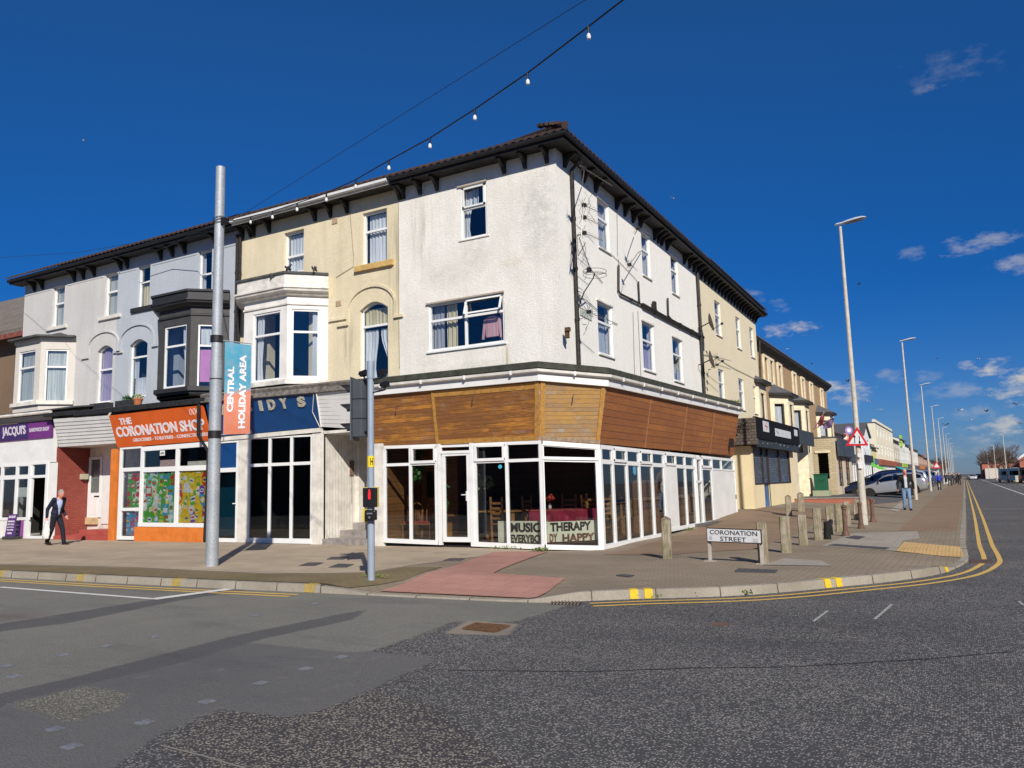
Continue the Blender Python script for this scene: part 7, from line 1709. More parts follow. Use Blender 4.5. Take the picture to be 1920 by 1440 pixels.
a = oy(400, 432, 11.2); b = oy(0, 483, 16); tag(MB().tube([a, a.lerp(b, .5) - Vector((0, 0, .15)), b], .006, 5).build('overhead_wire', MATS['wire_dark']), 'faint overhead wire leaving the steel pole toward the left edge', 'wire')

AL = M('aerial_alloy', (.30, .27, .24), .5, .5, .3, 20); ALD = M('aerial_black', (.02, .02, .02), .6)
def yagi(label, px, py, L, ux, uz, out, els, spread=.3, grp='television aerials on the white side wall', mast=None):
    u, z = SD.px(px, py, out); c = SD.w(u, z, out); t_ = thing('tv_aerial', label, 'aerial', c, grp)
    d = Vector((0.15, ux, uz)).normalized(); s = Vector((d.z * .2, -d.z, d.y)).normalized() if abs(d.y) > .3 else Vector((0, 1, 0)); s2 = d.cross(s).normalized()
    MB().cyl(c - d * L * .15, c + d * L * .85, .008, n=6).build('boom', AL, t_)
    m_ = MB()
    for i in range(els):
        q = c + d * L * (-.1 + .9 * i / els); m_.cyl(q - s2 * spread * .5 * (1 - .4 * i / els), q + s2 * spread * .5 * (1 - .4 * i / els), .004, n=5)
    o = m_.build('elements', AL, t_); o['kind'] = 'stuff'
    m_ = MB()
    for s_ in (-1, 1):
        for k in range(3): m_.cyl(c - d * L * .08, c - d * L * .10 + s * s_ * .16 + s2 * (k - 1) * .1, .005, n=5)
    m_.obox(c - d * .02, (.05, .05, .04)); m_.build('reflector', ALD, t_)
    if mast:
        pts = [c] + [SD.w(*SD.px(x, y, o_), o_) for x, y, o_ in mast]; MB().tube(pts, .013, 6).build('mast', AL, t_)
    return t_
yagi('topmost of the three stacked aerials beside the downpipe', 1096, 385, 1.05, 1, 0, .75, 7, .3, mast=((1094, 385, .75), (1090, 440, .75), (1082, 442, .06)))
yagi('middle of the three stacked aerials beside the downpipe', 1096, 408, 1.05, 1, 0, .70, 7)
yagi('lowest of the three stacked aerials beside the downpipe', 1096, 437, 1.05, 1, 0, .75, 7, mast=((1086, 440, .4), (1082, 440, .06), (1084, 480, .2), (1098, 455, .5)))
yagi('crooked aerial tangled with cables above the old name plate', 1105, 585, .95, 1, -.12, .6, 6, .34, mast=((1094, 580, .4), (1084, 575, .06)))
yagi('long aerial tucked under the eaves near the corner', 1096, 316, 1.6, 1, -.05, .9, 8, .12, mast=((1094, 330, .6), (1092, 345, .06)))
yagi('small aerial on the bracket between the second and third bay of windows', 1196, 428, 1.0, 1, -.02, .7, 6, .25, mast=((1192, 436, .5), (1190, 440, .06)))
yagi('thin aerial arm hanging below the eaves bracket', 1180, 497, .5, -.6, -.8, .4, 3, .2, mast=((1196, 474, .3), (1203, 470, .06)))
u, z = SD.px(1115, 509, .6); c = SD.w(u, z, .6); t = thing('ring_aerial', 'ring-shaped aerial on a bent arm above the old name plate', 'aerial', c)
m_ = MB()
for dz2 in (0, -.1): m_.tube([c + Vector((.30 * math.cos(a), .36 * math.sin(a), dz2)) for a in [2 * PI * i / 24 for i in range(25)]], .008, 5)
m_.cyl(c + Vector((-.3, -.36, -.05)) * .7, c + Vector((.3, .36, -.05)) * .7, .01); m_.build('ring', AL, t)
MB().obox(c + Vector((-.0, -.36, -.04)), (.05, .05, .06)).build('amplifier', ALD, t); MB().tube([c + Vector((0, 0, -.05)), SD.w(*SD.px(1112, 522, .5), .5), SD.w(*SD.px(1095, 548, .3), .3), SD.w(*SD.px(1085, 575, .05), .05)], .016, 6).build('arm', ALD, t)
rn = random.Random(5)
for k, lb in enumerate(('tangle of loose coax below the three stacked aerials', 'loop of loose coax beside the crooked aerial', 'coax run drooping from the eaves past the downpipe')):
    base = [(1090, 450), (1093, 585), (1100, 350)][k]; pts = []
    for i in range(7): pts.append(SD.w(*SD.px(base[0] + rn.uniform(-3, 9) + i * 1.2, base[1] + i * (11 if k != 1 else 5) + rn.uniform(-4, 4), .12), .12))
    tag(MB().tube(pts, .006, 5).build('coax_cable', ALD), lb, 'cable')
cable(H1, [SD.w(*SD.px(x, y, .03), .03) for x, y in ((1086, 445), (1098, 480), (1108, 505), (1130, 530))], .010, ALD)
cable(H1, [SD.w(*SD.px(x, y, .03), .03) for x, y in ((1084, 552), (1110, 572), (1140, 600), (1158, 608))], .010, ALD)
GROUPT = 'buildings further along the left side of the street'
C0, C1 = 30.37, SD.px(1419, 650)[0]
H5 = thing('cream_building', 'cream rendered three-storey building on the side street with white sash windows', 'building', (XW - 3, 35, .4))
CW = [SD.rect(*q) for q in (((1340.6, 563), (1351.5, 570), (1341, 625), (1352, 632)), ((1380, 594), (1388, 598), (1381, 650), (1389, 656)), ((1406, 614), (1413, 617), (1407, 668), (1414, 671)),
                            ((1347.5, 691), (1358, 696), (1349, 751), (1359, 756)), ((1385.4, 709), (1395, 713), (1387, 766), (1396, 770)), ((1412.5, 724), (1420, 726), (1414, 774), (1421, 777)))]
CW = [(a, b, c, min(d, 9.4)) for a, b, c, d in CW]
mb = MB(); SD.wall(mb, C0, C1, .2, 10.15, CW); mb.add([(XW, C1, .2), (XW, C1, 10.1), (XW - 8, C1, 10.1), (XW - 8, C1, .2)], [[0, 1, 2, 3]]); mb.build('wall', R_creamside, H5, recalc=False)
mb = MB(); mb.box(XW - 8, XW - .26, C0 + .1, C0 + .2, .2, 9.9); mb.box(XW - 8, XW - .26, C1 - .2, C1 - .05, .2, 9.8); mb.box(XW - 8, XW - 7.9, C0 + .3, C1 - .3, .2, 9.8)
for z in (4.0, 7.0, 9.7): mb.box(XW - 7.8, XW - .26, C0 + .3, C1 - .3, z, z + .1)
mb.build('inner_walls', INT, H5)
for i, q in enumerate(CW): window(H5, SD, q, .40, curtain=[('pale', .05, .95, 0, .97 if i % 2 else .5)], sill=(.04, .05, .05, W_old), dd=-.06)
zc0, zc1 = EZ + TILT * 12.55, EZ + TILT * (C1 - YW) - .05
eaves(H5, [(XW, C0, TILT * 12.55), (XW, C1 + .4, TILT * (C1 + .4 - YW) - .05)], TILE)
roof_slope(SD, H5, C0, C1 + .45, zc0 + .27, 3.0, PR, ov + .08, tilt=TILT)
nb = 19
for i in range(nb):
    u = C0 + .5 + (C1 - C0 - .6) * i / (nb - 1); bracket_mb(SD, u, EZ + TILT * (u - YW) - .02, .36, .34, .09).build('bracket', BLK, H5)
pipe(H5, [spx(1424, 640, -.2), spx(1428, 790, -.2)], .05)
def dish(label, px, py, r=.36):
    u, z = SD.px(px, py, .55); c = SD.w(u, z, .55); t_ = thing('satellite_dish', label, 'satellite dish', c, 'satellite dishes on the cream side wall')
    ax = Vector((.92, .30, .22)).normalized(); m3 = Vector((0, 0, 1)).rotation_difference(ax).to_matrix()
    prof = [(.02, -.09), (r * .4, -.07), (r * .75, -.03), (r, .02), (r + .008, .025), (r - .01, .03), (r * .7, -.015), (r * .35, -.055), (.01, -.07)]
    m_ = MB(); m_.lathe(prof, c, 20, mat3=m3); m_.build('reflector', M('dish_grey', (.13, .105, .085), .6, .2, .3, 9), t_, smooth=True)
    MB().tube([c - ax * .08, c - ax * .25 + Vector((-.15, 0, -.1)), Vector((XW, c.y + .1, c.z - .15))], .022, 6).build('mount', ALD, t_)
    m_ = MB(); e = c + ax * .42 + Vector((0, 0, -.18)); m_.tube([c - Vector((0, 0, r * .9)), e], .012, 5); m_.obox(e, (.04, .05, .04)); m_.build('feed_arm', ALD, t_)
dish('upper satellite dish on the cream wall beside the tall downpipe', 1333, 604); dish('lower satellite dish on the cream wall beside the tall downpipe', 1334, 674)
yagi('aerial pair above the lower satellite dish', 1345, 670, 1.6, 1, 0, .6, 8, .25, 'television aerials on the cream side wall', mast=((1337, 676, .3), (1334, 690, .05)))
yagi('lower aerial beside the lower satellite dish', 1345, 684, 1.6, 1, -.04, .6, 8, .25, 'television aerials on the cream side wall')
cable(H5, [spx(1318, 665, .03), spx(1340, 668, .03), spx(1375, 690, .03), spx(1424, 714, .03)], .012)

XE = -7.35
EP = Pl((XE, 0), (0, 1), (1, 0))
e0, e1 = EP.px(1412, 900)[0], EP.px(1490, 900)[0]
zg = .44
HX = thing('shuttered_shop', 'cream single-storey shop projection with black fascia and blue-streaked shutters', 'shop', (XE, e0, .4))
top_ = EP.px(1412, 822)[1]
sh = [EP.px(1414, 850), EP.px(1481, 852)]
su0, su1 = EP.px(1414, 880)[0], EP.px(1481, 880)[0]; sz0, sz1 = EP.px(1415, 906)[1], EP.px(1415, 838)[1]
du0, du1 = EP.px(1431, 880)[0], EP.px(1441, 880)[0]
mb = MB(); EP.wall(mb, e0, e1, .1, 2.95, [(su0, su1, sz0, sz1), (du0, du1, .3, sz0)], .15)
mb.add([(XE, e0, .1), (XE, e0, 2.95), (XE - 1.3, e0, 2.95), (XE - 1.3, e0, .1)], [[0, 1, 2, 3]]); mb.add([(XE, e1, .1), (XE, e1, 2.95), (XE - 1.3, e1, 2.95), (XE - 1.3, e1, .1)], [[0, 1, 2, 3]])
mb.build('wall', render_wall('cream_shop_paint', (.76, .65, .42), (.5, .38, .2), .4, .2, 50, .5), HX, recalc=False)
def shutter_mat():
    t_ = NT('painted_shutter'); s = t_.sep(t_.vec()); z = s[2]
    st = t_.ramp(t_.math('FRACT', t_.math('MULTIPLY', z, 11)), [(0, 0), (.12, 1), (.85, 1), (1, 0)])
    f = t_.math('ADD', t_.math('MULTIPLY', t_.noise(1.2, 5, .7, t_.vec((1, 1.4, .6))), 1.0), t_.math('MULTIPLY', z, -.19))
    c = t_.mix(t_.ramp(f, [(.22, 0), (.36, 1)]), (.04, .05, .06), (.03, .22, .62)); c = t_.mix(t_.ramp(t_.noise(9, 4, .7, t_.vec((1, 1, 5))), [(.45, 0), (.62, .8)]), c, (.30, .36, .44)); c = t_.mix(t_.math('SUBTRACT', 1, st), c, (.005, .008, .015))
    t_.set(c, .5, .3, .4); t_.bump(st, .6, .02); return t_.m
SHM = shutter_mat()
mb = MB(); EP.box(mb, su0, su1, sz0, sz1, -.12, -.06); mb.build('shutter', SHM, HX); mb = MB(); EP.box(mb, du0, du1, .3, sz0, -.1, -.05); mb.build('door_shutter', SHM, HX)
mb = MB()
for u in (su0 + .02, du0, du1, (du1 + su1) / 2, su1 - .02): EP.box(mb, u - .035, u + .035, sz0 - .02, sz1, -.05, .02)
EP.box(mb, su0, su1, sz0 - .05, sz0, -.05, .03); mb.build('shutter_frame', M('shutter_rail', (.05, .04, .045), .5, .3), HX)
a, b = EP.px(1413, 822)[0], EP.px(1491, 840)[0]; bz0, bz1 = EP.px(1413, 836, .3)[1], EP.px(1413, 821, .3)[1]
mb = MB(); EP.box(mb, e0 - .02, e1 + .02, sz1 - .02, bz1 + .02, 0, .30); mb.build('shutter_box', M('dark_shutter_box', (.035, .045, .05), .6, .1, .4, 6), HX)
mb = MB(); rn = random.Random(4)
for i in range(9): u = e0 + .8 + i * (e1 - e0 - 1) / 9; s_ = rn.uniform(.04, .09); zz = sz1 + .1 + rn.uniform(0, .16); EP.poly(mb, [(u, zz), (u + s_, zz + .02), (u + s_ * 1.6, zz + s_), (u + s_ * .5, zz + s_ * .8)], .30, .304)
o = mb.build('painted_flecks', M('fleck_white', (.55, .58, .58), .6), HX); o['kind'] = 'stuff'
sq = [EP.w(e0 - .4, EP.px(1407, 824, .35)[1], .35), EP.w(e1 + .1, EP.px(1483, 834, .35)[1], .35), EP.w(e1 + .1, EP.px(1483, 803, .35)[1], .35), EP.w(e0 - .4, EP.px(1407, 777, .35)[1], .35)]
zt_s = (sq[2].z + sq[3].z) / 2 + .05; zb_s = min(sq[0].z, sq[1].z)
sq[2].z = sq[3].z = zt_s; sq[0].z = sq[1].z = bz1 + .0
mb = MB(); mb.slab4(sq, .12); sg = mb.build('sign_board', M('black_sign', (.008, .009, .011), .75, 0, .2, spec=.15), HX)
def onsign(s0, s1, t0, t1, mt, nm='sign_panel'):
    m_ = MB(); q = [onq(sq, s, t_) + Vector((.006, 0, 0)) for s, t_ in ((s0, t0), (s1, t0), (s1, t1), (s0, t1))]; m_.slab4(q, .006); return m_.build(nm, mt, sg), q
p1, q1_ = onsign(.13, .25, .38, .88, M('panel_white', (.6, .62, .64), .5)); p2, q2_ = onsign(.38, .76, .28, .66, MATS['panel_white']); p3, q3_ = onsign(.86, .95, .5, .85, MATS['panel_white'])
m_ = MB(); m_.tube([onq(q1_, .5, .2) + Vector((.01, 0, 0)), onq(q1_, .7, .45) + Vector((.01, 0, 0)), onq(q1_, .35, .6) + Vector((.01, 0, 0)), onq(q1_, .6, .85) + Vector((.01, 0, 0))], .02, 5); m_.build('squiggle', M('faded_red', (.5, .1, .13), .6), p1)
m_ = MB(); m_.tube([onq(q2_, .06, .25) + Vector((.01, 0, 0)), onq(q2_, .06, .8) + Vector((.01, 0, 0)), onq(q2_, .2, .3) + Vector((.01, 0, 0)), onq(q2_, .2, .8) + Vector((.01, 0, 0))], .012, 5); [m_.tube([onq(q2_, .3 + .14 * i, .3) + Vector((.01, 0, 0)), onq(q2_, .38 + .14 * i, .7) + Vector((.01, 0, 0))], .012, 5) for i in range(4)]; o = m_.build('faded_letters', M('faded_grey', (.3, .32, .34), .6), p2); o['kind'] = 'stuff'
mb = MB(); mb.box(XW + .02, XE + .34, e0 - .44, e0 - .14, 2.98, zt_s - .05); ww = mb.build('rough_stone_end', brick_mat('rough_stone', (.20, .16, .13), (.10, .08, .065), (.04, .03, .025), .22, .12, False, .03, .95, 0, .8), HX)
tag(foliage((XE - .3, e0 - .5, 3.75), (.5, .12, .30), 120, .09, None, None, .3, 21).build('creeper', M('dead_creeper', (.06, .045, .03), .9), recalc=False), 'dead dark creeper over the rough stone end of the black sign', 'plant')
mb = MB(); mb.box(XW, XE, e0, e1, 2.95, 3.05); mb.build('flat_roof', MOSS, HX)
foliage((XB + .1, YE + .2, tE.z + .52), (.35, .3, .09), 90, .08, None, None, -.4, 22)
mb = MB(); mb.tube([EP.w(EP.px(1443, 905, .03)[0], sz0, .03), EP.w(EP.px(1443, 905, .03)[0], .42, .03)], .02, 6); mb.build('black_pipe', BLK, HX)
tag(foliage((XB + .1, YE + .1, tE.z + .50), (.25, .3, .07), 110, .07, None, None, -.5, 22).build('weeds', M('weed_leaf', (.16, .20, .05), .8), recalc=False), 'clump of weeds growing in the gutter end above the timber fascia', 'plant')

XT_ = -9.35; TP_ = Pl((XT_, 0), (0, 1), (1, 0)); T0, T1 = 41.0, TP_.px(1551, 760)[0]
H6 = thing('brick_terrace', 'tall yellow-brown brick terrace with cream stone window surrounds and four slated bays', 'building', (XT_, 50, .4))
BRW = brick_mat('buff_brick', (.40, .255, .13), (.47, .31, .165), (.26, .20, .14), .225, .075, False, .01, .9)
CRS = M('cream_stone', (.76, .66, .46), .75, 0, .2, 3); DKW = M('dark_window_frame', (.05, .04, .035), .6)
zE = 9.05; span = T1 - T0; wn_ = []
for x_ in (1436, 1446, 1461, 1487.5, 1503, 1518, 1537):
    u = TP_.px(x_, 700)[0]; wn_.append((u - .42, u + .42, 7.15, 8.5))
mb = MB(); TP_.wall(mb, T0, T1, .2, zE, wn_, .2); mb.add([(XT_, T1, .2), (XT_, T1, zE), (XT_ - 8, T1, zE), (XT_ - 8, T1, .2)], [[0, 1, 2, 3]]); mb.add([(XT_, T0, .2), (XT_, T0, zE), (XT_ - 8, T0, zE), (XT_ - 8, T0, .2)], [[0, 1, 2, 3]]); mb.build('wall', BRW, H6, recalc=False)
mb = MB(); mb.box(XT_ - 3, XT_ - 2.9, T0 + .1, T1 - .1, .2, zE); mb.build('inner_walls', INT, H6)
for q in wn_:
    w_ = window(H6, TP_, q, .5, frame=DKW, dd=-.1, curtain=[('net', .1, .9, 0, .45)]); m_ = MB(); TP_.box(m_, q[0] - .30, q[0], q[2] - .1, q[3] + .15, 0, .08); TP_.box(m_, q[1], q[1] + .30, q[2] - .1, q[3] + .15, 0, .08); TP_.box(m_, q[0], q[1], q[3], q[3] + .15, 0, .08); TP_.box(m_, q[0], q[1], q[2] - .12, q[2], 0, .1); m_.build('surround', CRS, H6)
mb = MB(); mb.sweep([(XT_, T0 - .1), (XT_, T1 + .25)], [(0, zE - .35), (.12, zE - .3), (.35, zE - .05), (.42, zE - .05), (.42, zE + .12), (0, zE + .12)]); mb.build('eaves_cornice', BLK_worn, H6)
roof_slope(TP_, H6, T0 - .1, T1 + .3, zE + .12, 3.5, R(28), .45, mat=SLATE)
def sbay(root, uc, w_, z0, z1, zr, proj=.85, X=XT_, wall=CRS, fr=DKW, wz=(1.6, .5)):
    """canted bay on the side street at y=uc: three faces with tall windows, slated hip roof"""
    f = [(X, uc - w_ / 2 - proj), (X + proj, uc - w_ / 2), (X + proj, uc + w_ / 2), (X, uc + w_ / 2 + proj)]
    b = MB(); ws = []
    for (p, q) in zip(f, f[1:]):
        d = Vector((q[0] - p[0], q[1] - p[1])); L = d.length; d.normalize(); pl = Pl(p, d, (d.y, -d.x)); m_ = L * .24
        h = (m_, L - m_, z0 + wz[0], z1 - wz[1]); ws.append((pl, h)); pl.wall(b, 0, L, z0, z1, [h], .15)
    b.build('bay', wall, root)
    for pl, h in ws: window(root, pl, h, .45, frame=fr, dd=-.08, cd=-.2, curtain=[('net', .1, .9, .0, .95)])
    e = .28; g = [(X - .0, uc - w_ / 2 - proj - e), (X + proj + e, uc - w_ / 2 - e * .4), (X + proj + e, uc + w_ / 2 + e * .4), (X, uc + w_ / 2 + proj + e)]
    r = MB(); r.prism([(x, y, z1 - .05) for x, y in g], [(x, y, z1 + .12) for x, y in g]); r.build('bay_cornice', BLK_worn, root)
    r = MB(); r.add([(x, y, z1 + .12) for x, y in g] + [(X + .02, uc - w_ / 2, zr), (X + .02, uc + w_ / 2, zr)], [[0, 1, 4], [1, 2, 5, 4], [2, 3, 5]]); r.build('bay_roof', SLATE, root)
for px in (1432, 1484, 1513, 1558):
    uc = Pl((XT_ + .85, 0), (0, 1), (1, 0)).px(px, 770)[0]; sbay(H6, min(uc, T1 - 1.4), 1.7, .3, 6.4, 7.15, wz=(2.9, .5))
PX = -7.9; PY = Pl((PX, 0), (0, 1), (1, 0)); py0, py1 = 55.6, 63.5
xl_ = oy(1524, 870, py0).x
H7 = thing('stone_porch', 'buff stone-clad porch block with open dark doorway beside the brick terrace', 'building', (PX, py0, .4))
FY = Pl((0, py0), (1, 0), (0, -1)); fx_ = lambda x, y=870: FY.px(x, y)[0]; fz_ = lambda y, x=1545: FY.px(x, y)[1]
PXX = fx_(1567); STN = brick_mat('buff_stone_cladding', (.46, .38, .24), (.54, .45, .29), (.25, .20, .13), .45, .13, False, .015, .9)
hole = (fx_(1534), fx_(1554), fz_(898), fz_(849))
mb = MB(); FY.wall(mb, fx_(1520), PXX, .2, fz_(822), [hole], .25)
SPx = Pl((PXX, 0), (0, 1), (1, 0)); wz_ = [(py0 + 1.2, py0 + 3.4, 1.0, 2.9), (py0 + 5, py0 + 7.2, 1.0, 2.9)]
mb2 = MB(); SPx.wall(mb2, py0, py0 + 8.5, .2, fz_(822), wz_, .2)
mb.build('wall', STN, H7, recalc=False); mb2.build('wall', M('cream_porch_side', (.60, .52, .38), .8, 0, .15, 3), H7, recalc=False)
mb = MB(); FY.box(mb, hole[0] - .15, hole[1] + .12, hole[3], hole[3] + .15, 0, .06); mb.build('lintel', CRS, H7)
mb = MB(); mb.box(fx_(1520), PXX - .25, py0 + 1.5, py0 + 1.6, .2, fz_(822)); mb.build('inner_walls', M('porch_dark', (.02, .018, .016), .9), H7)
mb = MB(); mb.box(fx_(1520), PXX, py0, py0 + 8.5, fz_(822), fz_(822) + .1); mb.build('flat_roof', LEAD, H7)
for q in wz_: window(H7, SPx, q, .35, cols=(.5,), frame=DKW, dd=-.05)
mb = MB(); SPx.box(mb, py0 + .4, py0 + 8.2, 3.0, 4.1, .1, .3); mb.build('sign_board', M('slate_grey_sign', (.05, .06, .075), .5, 0, .3, 2), H7)
q0, q1p = ox(1496, 803, -8.1), ox(1523, 815, -8.1); z0_, z1_ = ox(1500, 833, -8.1).z, ox(1500, 806, -8.1).z
mb = MB(); mb.box(-8.12, -8.02, q0.y, q1p.y, z0_, z1_); pb_ = mb.build('name_board', M('slate_board_2', (.04, .05, .06), .7, 0, .2), H6)
mb = MB()
for i in range(5): y = q0.y + (q1p.y - q0.y) * (.2 + .14 * i); mb.box(-8.02, -8.01, y, y + .35, z0_ + .5, z1_ - .35)
o = mb.build('faded_letters', MATS['faded_grey'], pb_); o['kind'] = 'stuff'
for i, (x0, y0_, x1, y1_, cm, lb) in enumerate(((1526, 805, 1545, 773, ('flag_red', (.45, .10, .16)), 'faded red and white flag on a slanting pole from the last bay'), (1530, 803, 1563, 782, ('flag_lilac', (.28, .20, .42)), 'lilac flag on a slanting pole from the last bay'))):
    a = oy(x0, y0_, 58 + i); b = oy(x1, y1_, 57 + i); t_ = thing('flag', lb, 'flag', a, 'flags on the terrace')
    MB().cyl(a, b, .03, n=6).build('flagpole', W_clean, t_); m_ = MB(); n = 8; vs = []
    for j in range(n + 1):
        p = a.lerp(b, .35 + .6 * j / n); 
        for k in range(4): vs.append(p + Vector((.08 * math.sin(j + k), 0.05 * math.cos(j * 1.7), -.22 * k * (.5 + .5 * j / n))))
    m_.add(vs, [[j * 4 + k, j * 4 + k + 1, (j + 1) * 4 + k + 1, (j + 1) * 4 + k] for j in range(n) for k in range(3)]); m_.build('cloth', M(cm[0], cm[1], .8, 0, .4, 6), t_, smooth=True, recalc=False)
mb = MB(); mb.box(-7.5, -4.35, 40.75, 40.98, .2, .60); t = thing('low_brick_wall', 'low red brick wall edging the raised forecourt', 'wall', (-6, 40.8, .3))
REDB = brick_mat('red_brick', (.36, .09, .055), (.44, .13, .08), (.30, .20, .16), .225, .075, False, .012, .9)
mb.build('wall', REDB, t); mb = MB(); mb.box(-4.33, -4.1, 40.9, 44.5, .15, .42); mb.build('return_wall', REDB, t); mb = MB(); mb.box(-7.52, -4.3, 40.72, 41.01, .60, .64); mb.build('coping', M('grey_coping', (.34, .30, .26), .9, 0, .3, 6), t)
cb = oy(1539, 917, 52.5); zc = .42; s_ = 52.5 / cb.y
GRN = M('green_cabinet_paint', (.012, .10, .05), .5, 0, .12)
c0_ = oy(1527, 917, 52.5).x; c1_ = oy(1551, 917, 52.5).x; zt_ = oy(1540, 890, 52.5).z; zb_2 = oy(1540, 917, 52.5).z
t = thing('green_cabinet', 'green metal cabinet standing in front of the dark stone doorway', 'cabinet', (c0_, 52.5, zb_2))
MB().box(c0_, c1_, 52.5, 53.2, zb_2 - .1, zt_).build('body', GRN, t, bevel=.02); MB().box(c0_ - .04, c1_ + .04, 52.45, 53.25, zt_, zt_ + .06).build('lid', GRN, t, bevel=.02)
m_ = MB(); m_.tube([((c0_ + c1_) / 2 - .2 + .4 * i / 6, 52.49, zb_2 + .55 - .06 * math.sin(PI * i / 6)) for i in range(7)], .012, 5); m_.build('handle', M('green_dark', (.006, .05, .025), .5), t)
mb = MB(); mb.box(c0_ - .1, c1_ + .1, 52.4, 53.3, .1, zb_2 - .09); mb.build('plinth', M('cabinet_base', (.35, .38, .25), .9), t)

def rowhouse(label, y0, y1, X, zw, col, roof=1.8, storeys=2, gable=False, shop=None, sign=None, n=None, winc=None, name='shop_building', parapet=False, sidecol=None, awn=None, flat=False):
    t_ = thing(name, label, 'building', (X, (y0 + y1) / 2, .2), GROUPT); pl = Pl((X, 0), (0, 1), (1, 0)); L = y1 - y0
    n = n or max(2, int(L / 3.2)); ops = []; h0 = 3.6
    for s in range(storeys - 1):
        zb_ = h0 + .7 + s * (zw - h0) / (storeys - 1)
        for i in range(n): u = y0 + L * (i + .5) / n; ops.append((u - .6, u + .6, zb_, min(zb_ + 1.5, zw - .3)))
    gl = (y0 + .5, y1 - .5, .7, 2.9)
    mb_ = MB(); pl.wall(mb_, y0, y1, .1, zw, ops + [gl], .15)
    for y in (y0, y1):
        pts = [(X, y, .1), (X, y, zw), (X - 8, y, zw), (X - 8, y, .1)]
        if gable is False and not flat: pts = [(X, y, .1), (X, y, zw), (X - 4, y, zw + roof), (X - 8, y, zw), (X - 8, y, .1)]
        mb_.add(pts, [list(range(len(pts)))])
    if gable: mb_.add([(X, y0, zw), (X, y1, zw), (X, (y0 + y1) / 2, zw + roof)], [[0, 1, 2]])
    if parapet: pl.box(mb_, y0, y1, zw, zw + .5, -.3, .0)
    mb_.build('wall', render_wall('far_wall_%s' % t_.name, col, dark(col, .5), .35, .3, y0, .4), t_, recalc=False)
    for q in ops:
        w_ = MB(); 
        pl.box(w_, q[0], q[1], q[2], q[2] + .09, -.1, -.02); pl.box(w_, q[0], q[1], q[3] - .09, q[3], -.1, -.02); pl.box(w_, q[0], q[0] + .09, q[2], q[3], -.1, -.02); pl.box(w_, q[1] - .09, q[1], q[2], q[3], -.1, -.02); pl.box(w_, q[0], q[1], q[2] + .95, q[2] + 1.03, -.1, -.02)
        wo = w_.build('window', winc or W_upvc, t_); g_ = MB(); pl.box(g_, q[0], q[1], q[2], q[3], -.09, -.08); g_.build('pane', GLD, wo)
    w_ = MB(); k = max(2, int(L / 2))
    for i in range(k + 1): u = gl[0] + (gl[1] - gl[0]) * i / k; pl.box(w_, u - .06, u + .06, gl[2], gl[3], -.1, .02)
    pl.box(w_, gl[0], gl[1], gl[3] - .1, gl[3], -.1, .021); pl.box(w_, gl[0], gl[1], gl[2], gl[2] + .1, -.1, .021); wo = w_.build('shop_window', shop or W_upvc, t_); g_ = MB(); pl.box(g_, gl[0], gl[1], gl[2], gl[3], -.08, -.07); g_.build('pane', GLD, wo)
    i_ = MB(); i_.box(X - 2.6, X - 2.5, y0 + .2, y1 - .2, .2, zw); i_.build('inner_walls', INT, t_)
    s_ = MB(); pl.box(s_, y0 + .2, y1 - .2, 3.0, 3.7, 0, .25); s_.build('sign_board', M('sign_%s' % t_.name, sign or (.1, .1, .12), .5), t_)
    if awn:
        a_ = MB(); a_.prism([(X + .02, y0 + .4, 3.0), (X + .02, y1 - .4, 3.0), (X + 1.5, y1 - .4, 2.3), (X + 1.5, y0 + .4, 2.3)], [(X + .02, y0 + .4, 3.1), (X + .02, y1 - .4, 3.1), (X + 1.5, y1 - .4, 2.36), (X + 1.5, y0 + .4, 2.36)]); a_.build('awning', M('awning_%s' % t_.name, awn, .7), t_)
    r_ = MB()
    if flat: r_.box(X - 8, X + .05, y0, y1, zw, zw + .15)
    elif gable: r_.prism([(X + .2, y0 - .1, zw - .05), (X + .2, (y0 + y1) / 2, zw + roof + .02), (X + .2, (y0 + y1) / 2, zw + roof + .15), (X + .2, y0 - .1, zw + .1)], [(X - 8, y0 - .1, zw - .05), (X - 8, (y0 + y1) / 2, zw + roof + .02), (X - 8, (y0 + y1) / 2, zw + roof + .15), (X - 8, y0 - .1, zw + .1)]); r_.prism([(X + .2, y1 + .1, zw - .05), (X + .2, (y0 + y1) / 2 + .01, zw + roof + .02), (X + .2, (y0 + y1) / 2 + .01, zw + roof + .15), (X + .2, y1 + .1, zw + .1)], [(X - 8, y1 + .1, zw - .05), (X - 8, (y0 + y1) / 2 + .01, zw + roof + .02), (X - 8, (y0 + y1) / 2 + .01, zw + roof + .15), (X - 8, y1 + .1, zw + .1)])
    else: r_.prism([(X + .35, y0, zw - .12), (X + .35, y1, zw - .12), (X + .35, y1, zw + .02), (X + .35, y0, zw + .02)], [(X - 4, y0, zw + roof), (X - 4, y1, zw + roof), (X - 4, y1, zw + roof + .14), (X - 4, y0, zw + roof + .14)])
    r_.build('roof', SLATE, t_)
    if not flat:
        c_ = MB(); c_.box(X - 4.4, X - 3.4, y1 - 1.2, y1 - .5, zw + roof - .6, zw + roof + .9); [c_.cyl((X - 4.1 + .4 * i, y1 - .85, zw + roof + .9), (X - 4.1 + .4 * i, y1 - .85, zw + roof + 1.2), .12, n=8) for i in range(2)]; c_.build('chimney', REDB, t_)
    return t_
rowhouse('low pale shop with slate roof and badge signs just past the brick terrace', T1 + .3, 84, -9.1, 5.3, (.66, .58, .50), 1.6, 2, sign=(.06, .06, .07))
rowhouse('white gabled building with pale blue bay beyond the badge-signed shop', 84.3, 91, -8.4, 5.6, (.74, .76, .76), 1.3, 2, gable=True, sign=(.02, .02, .03))
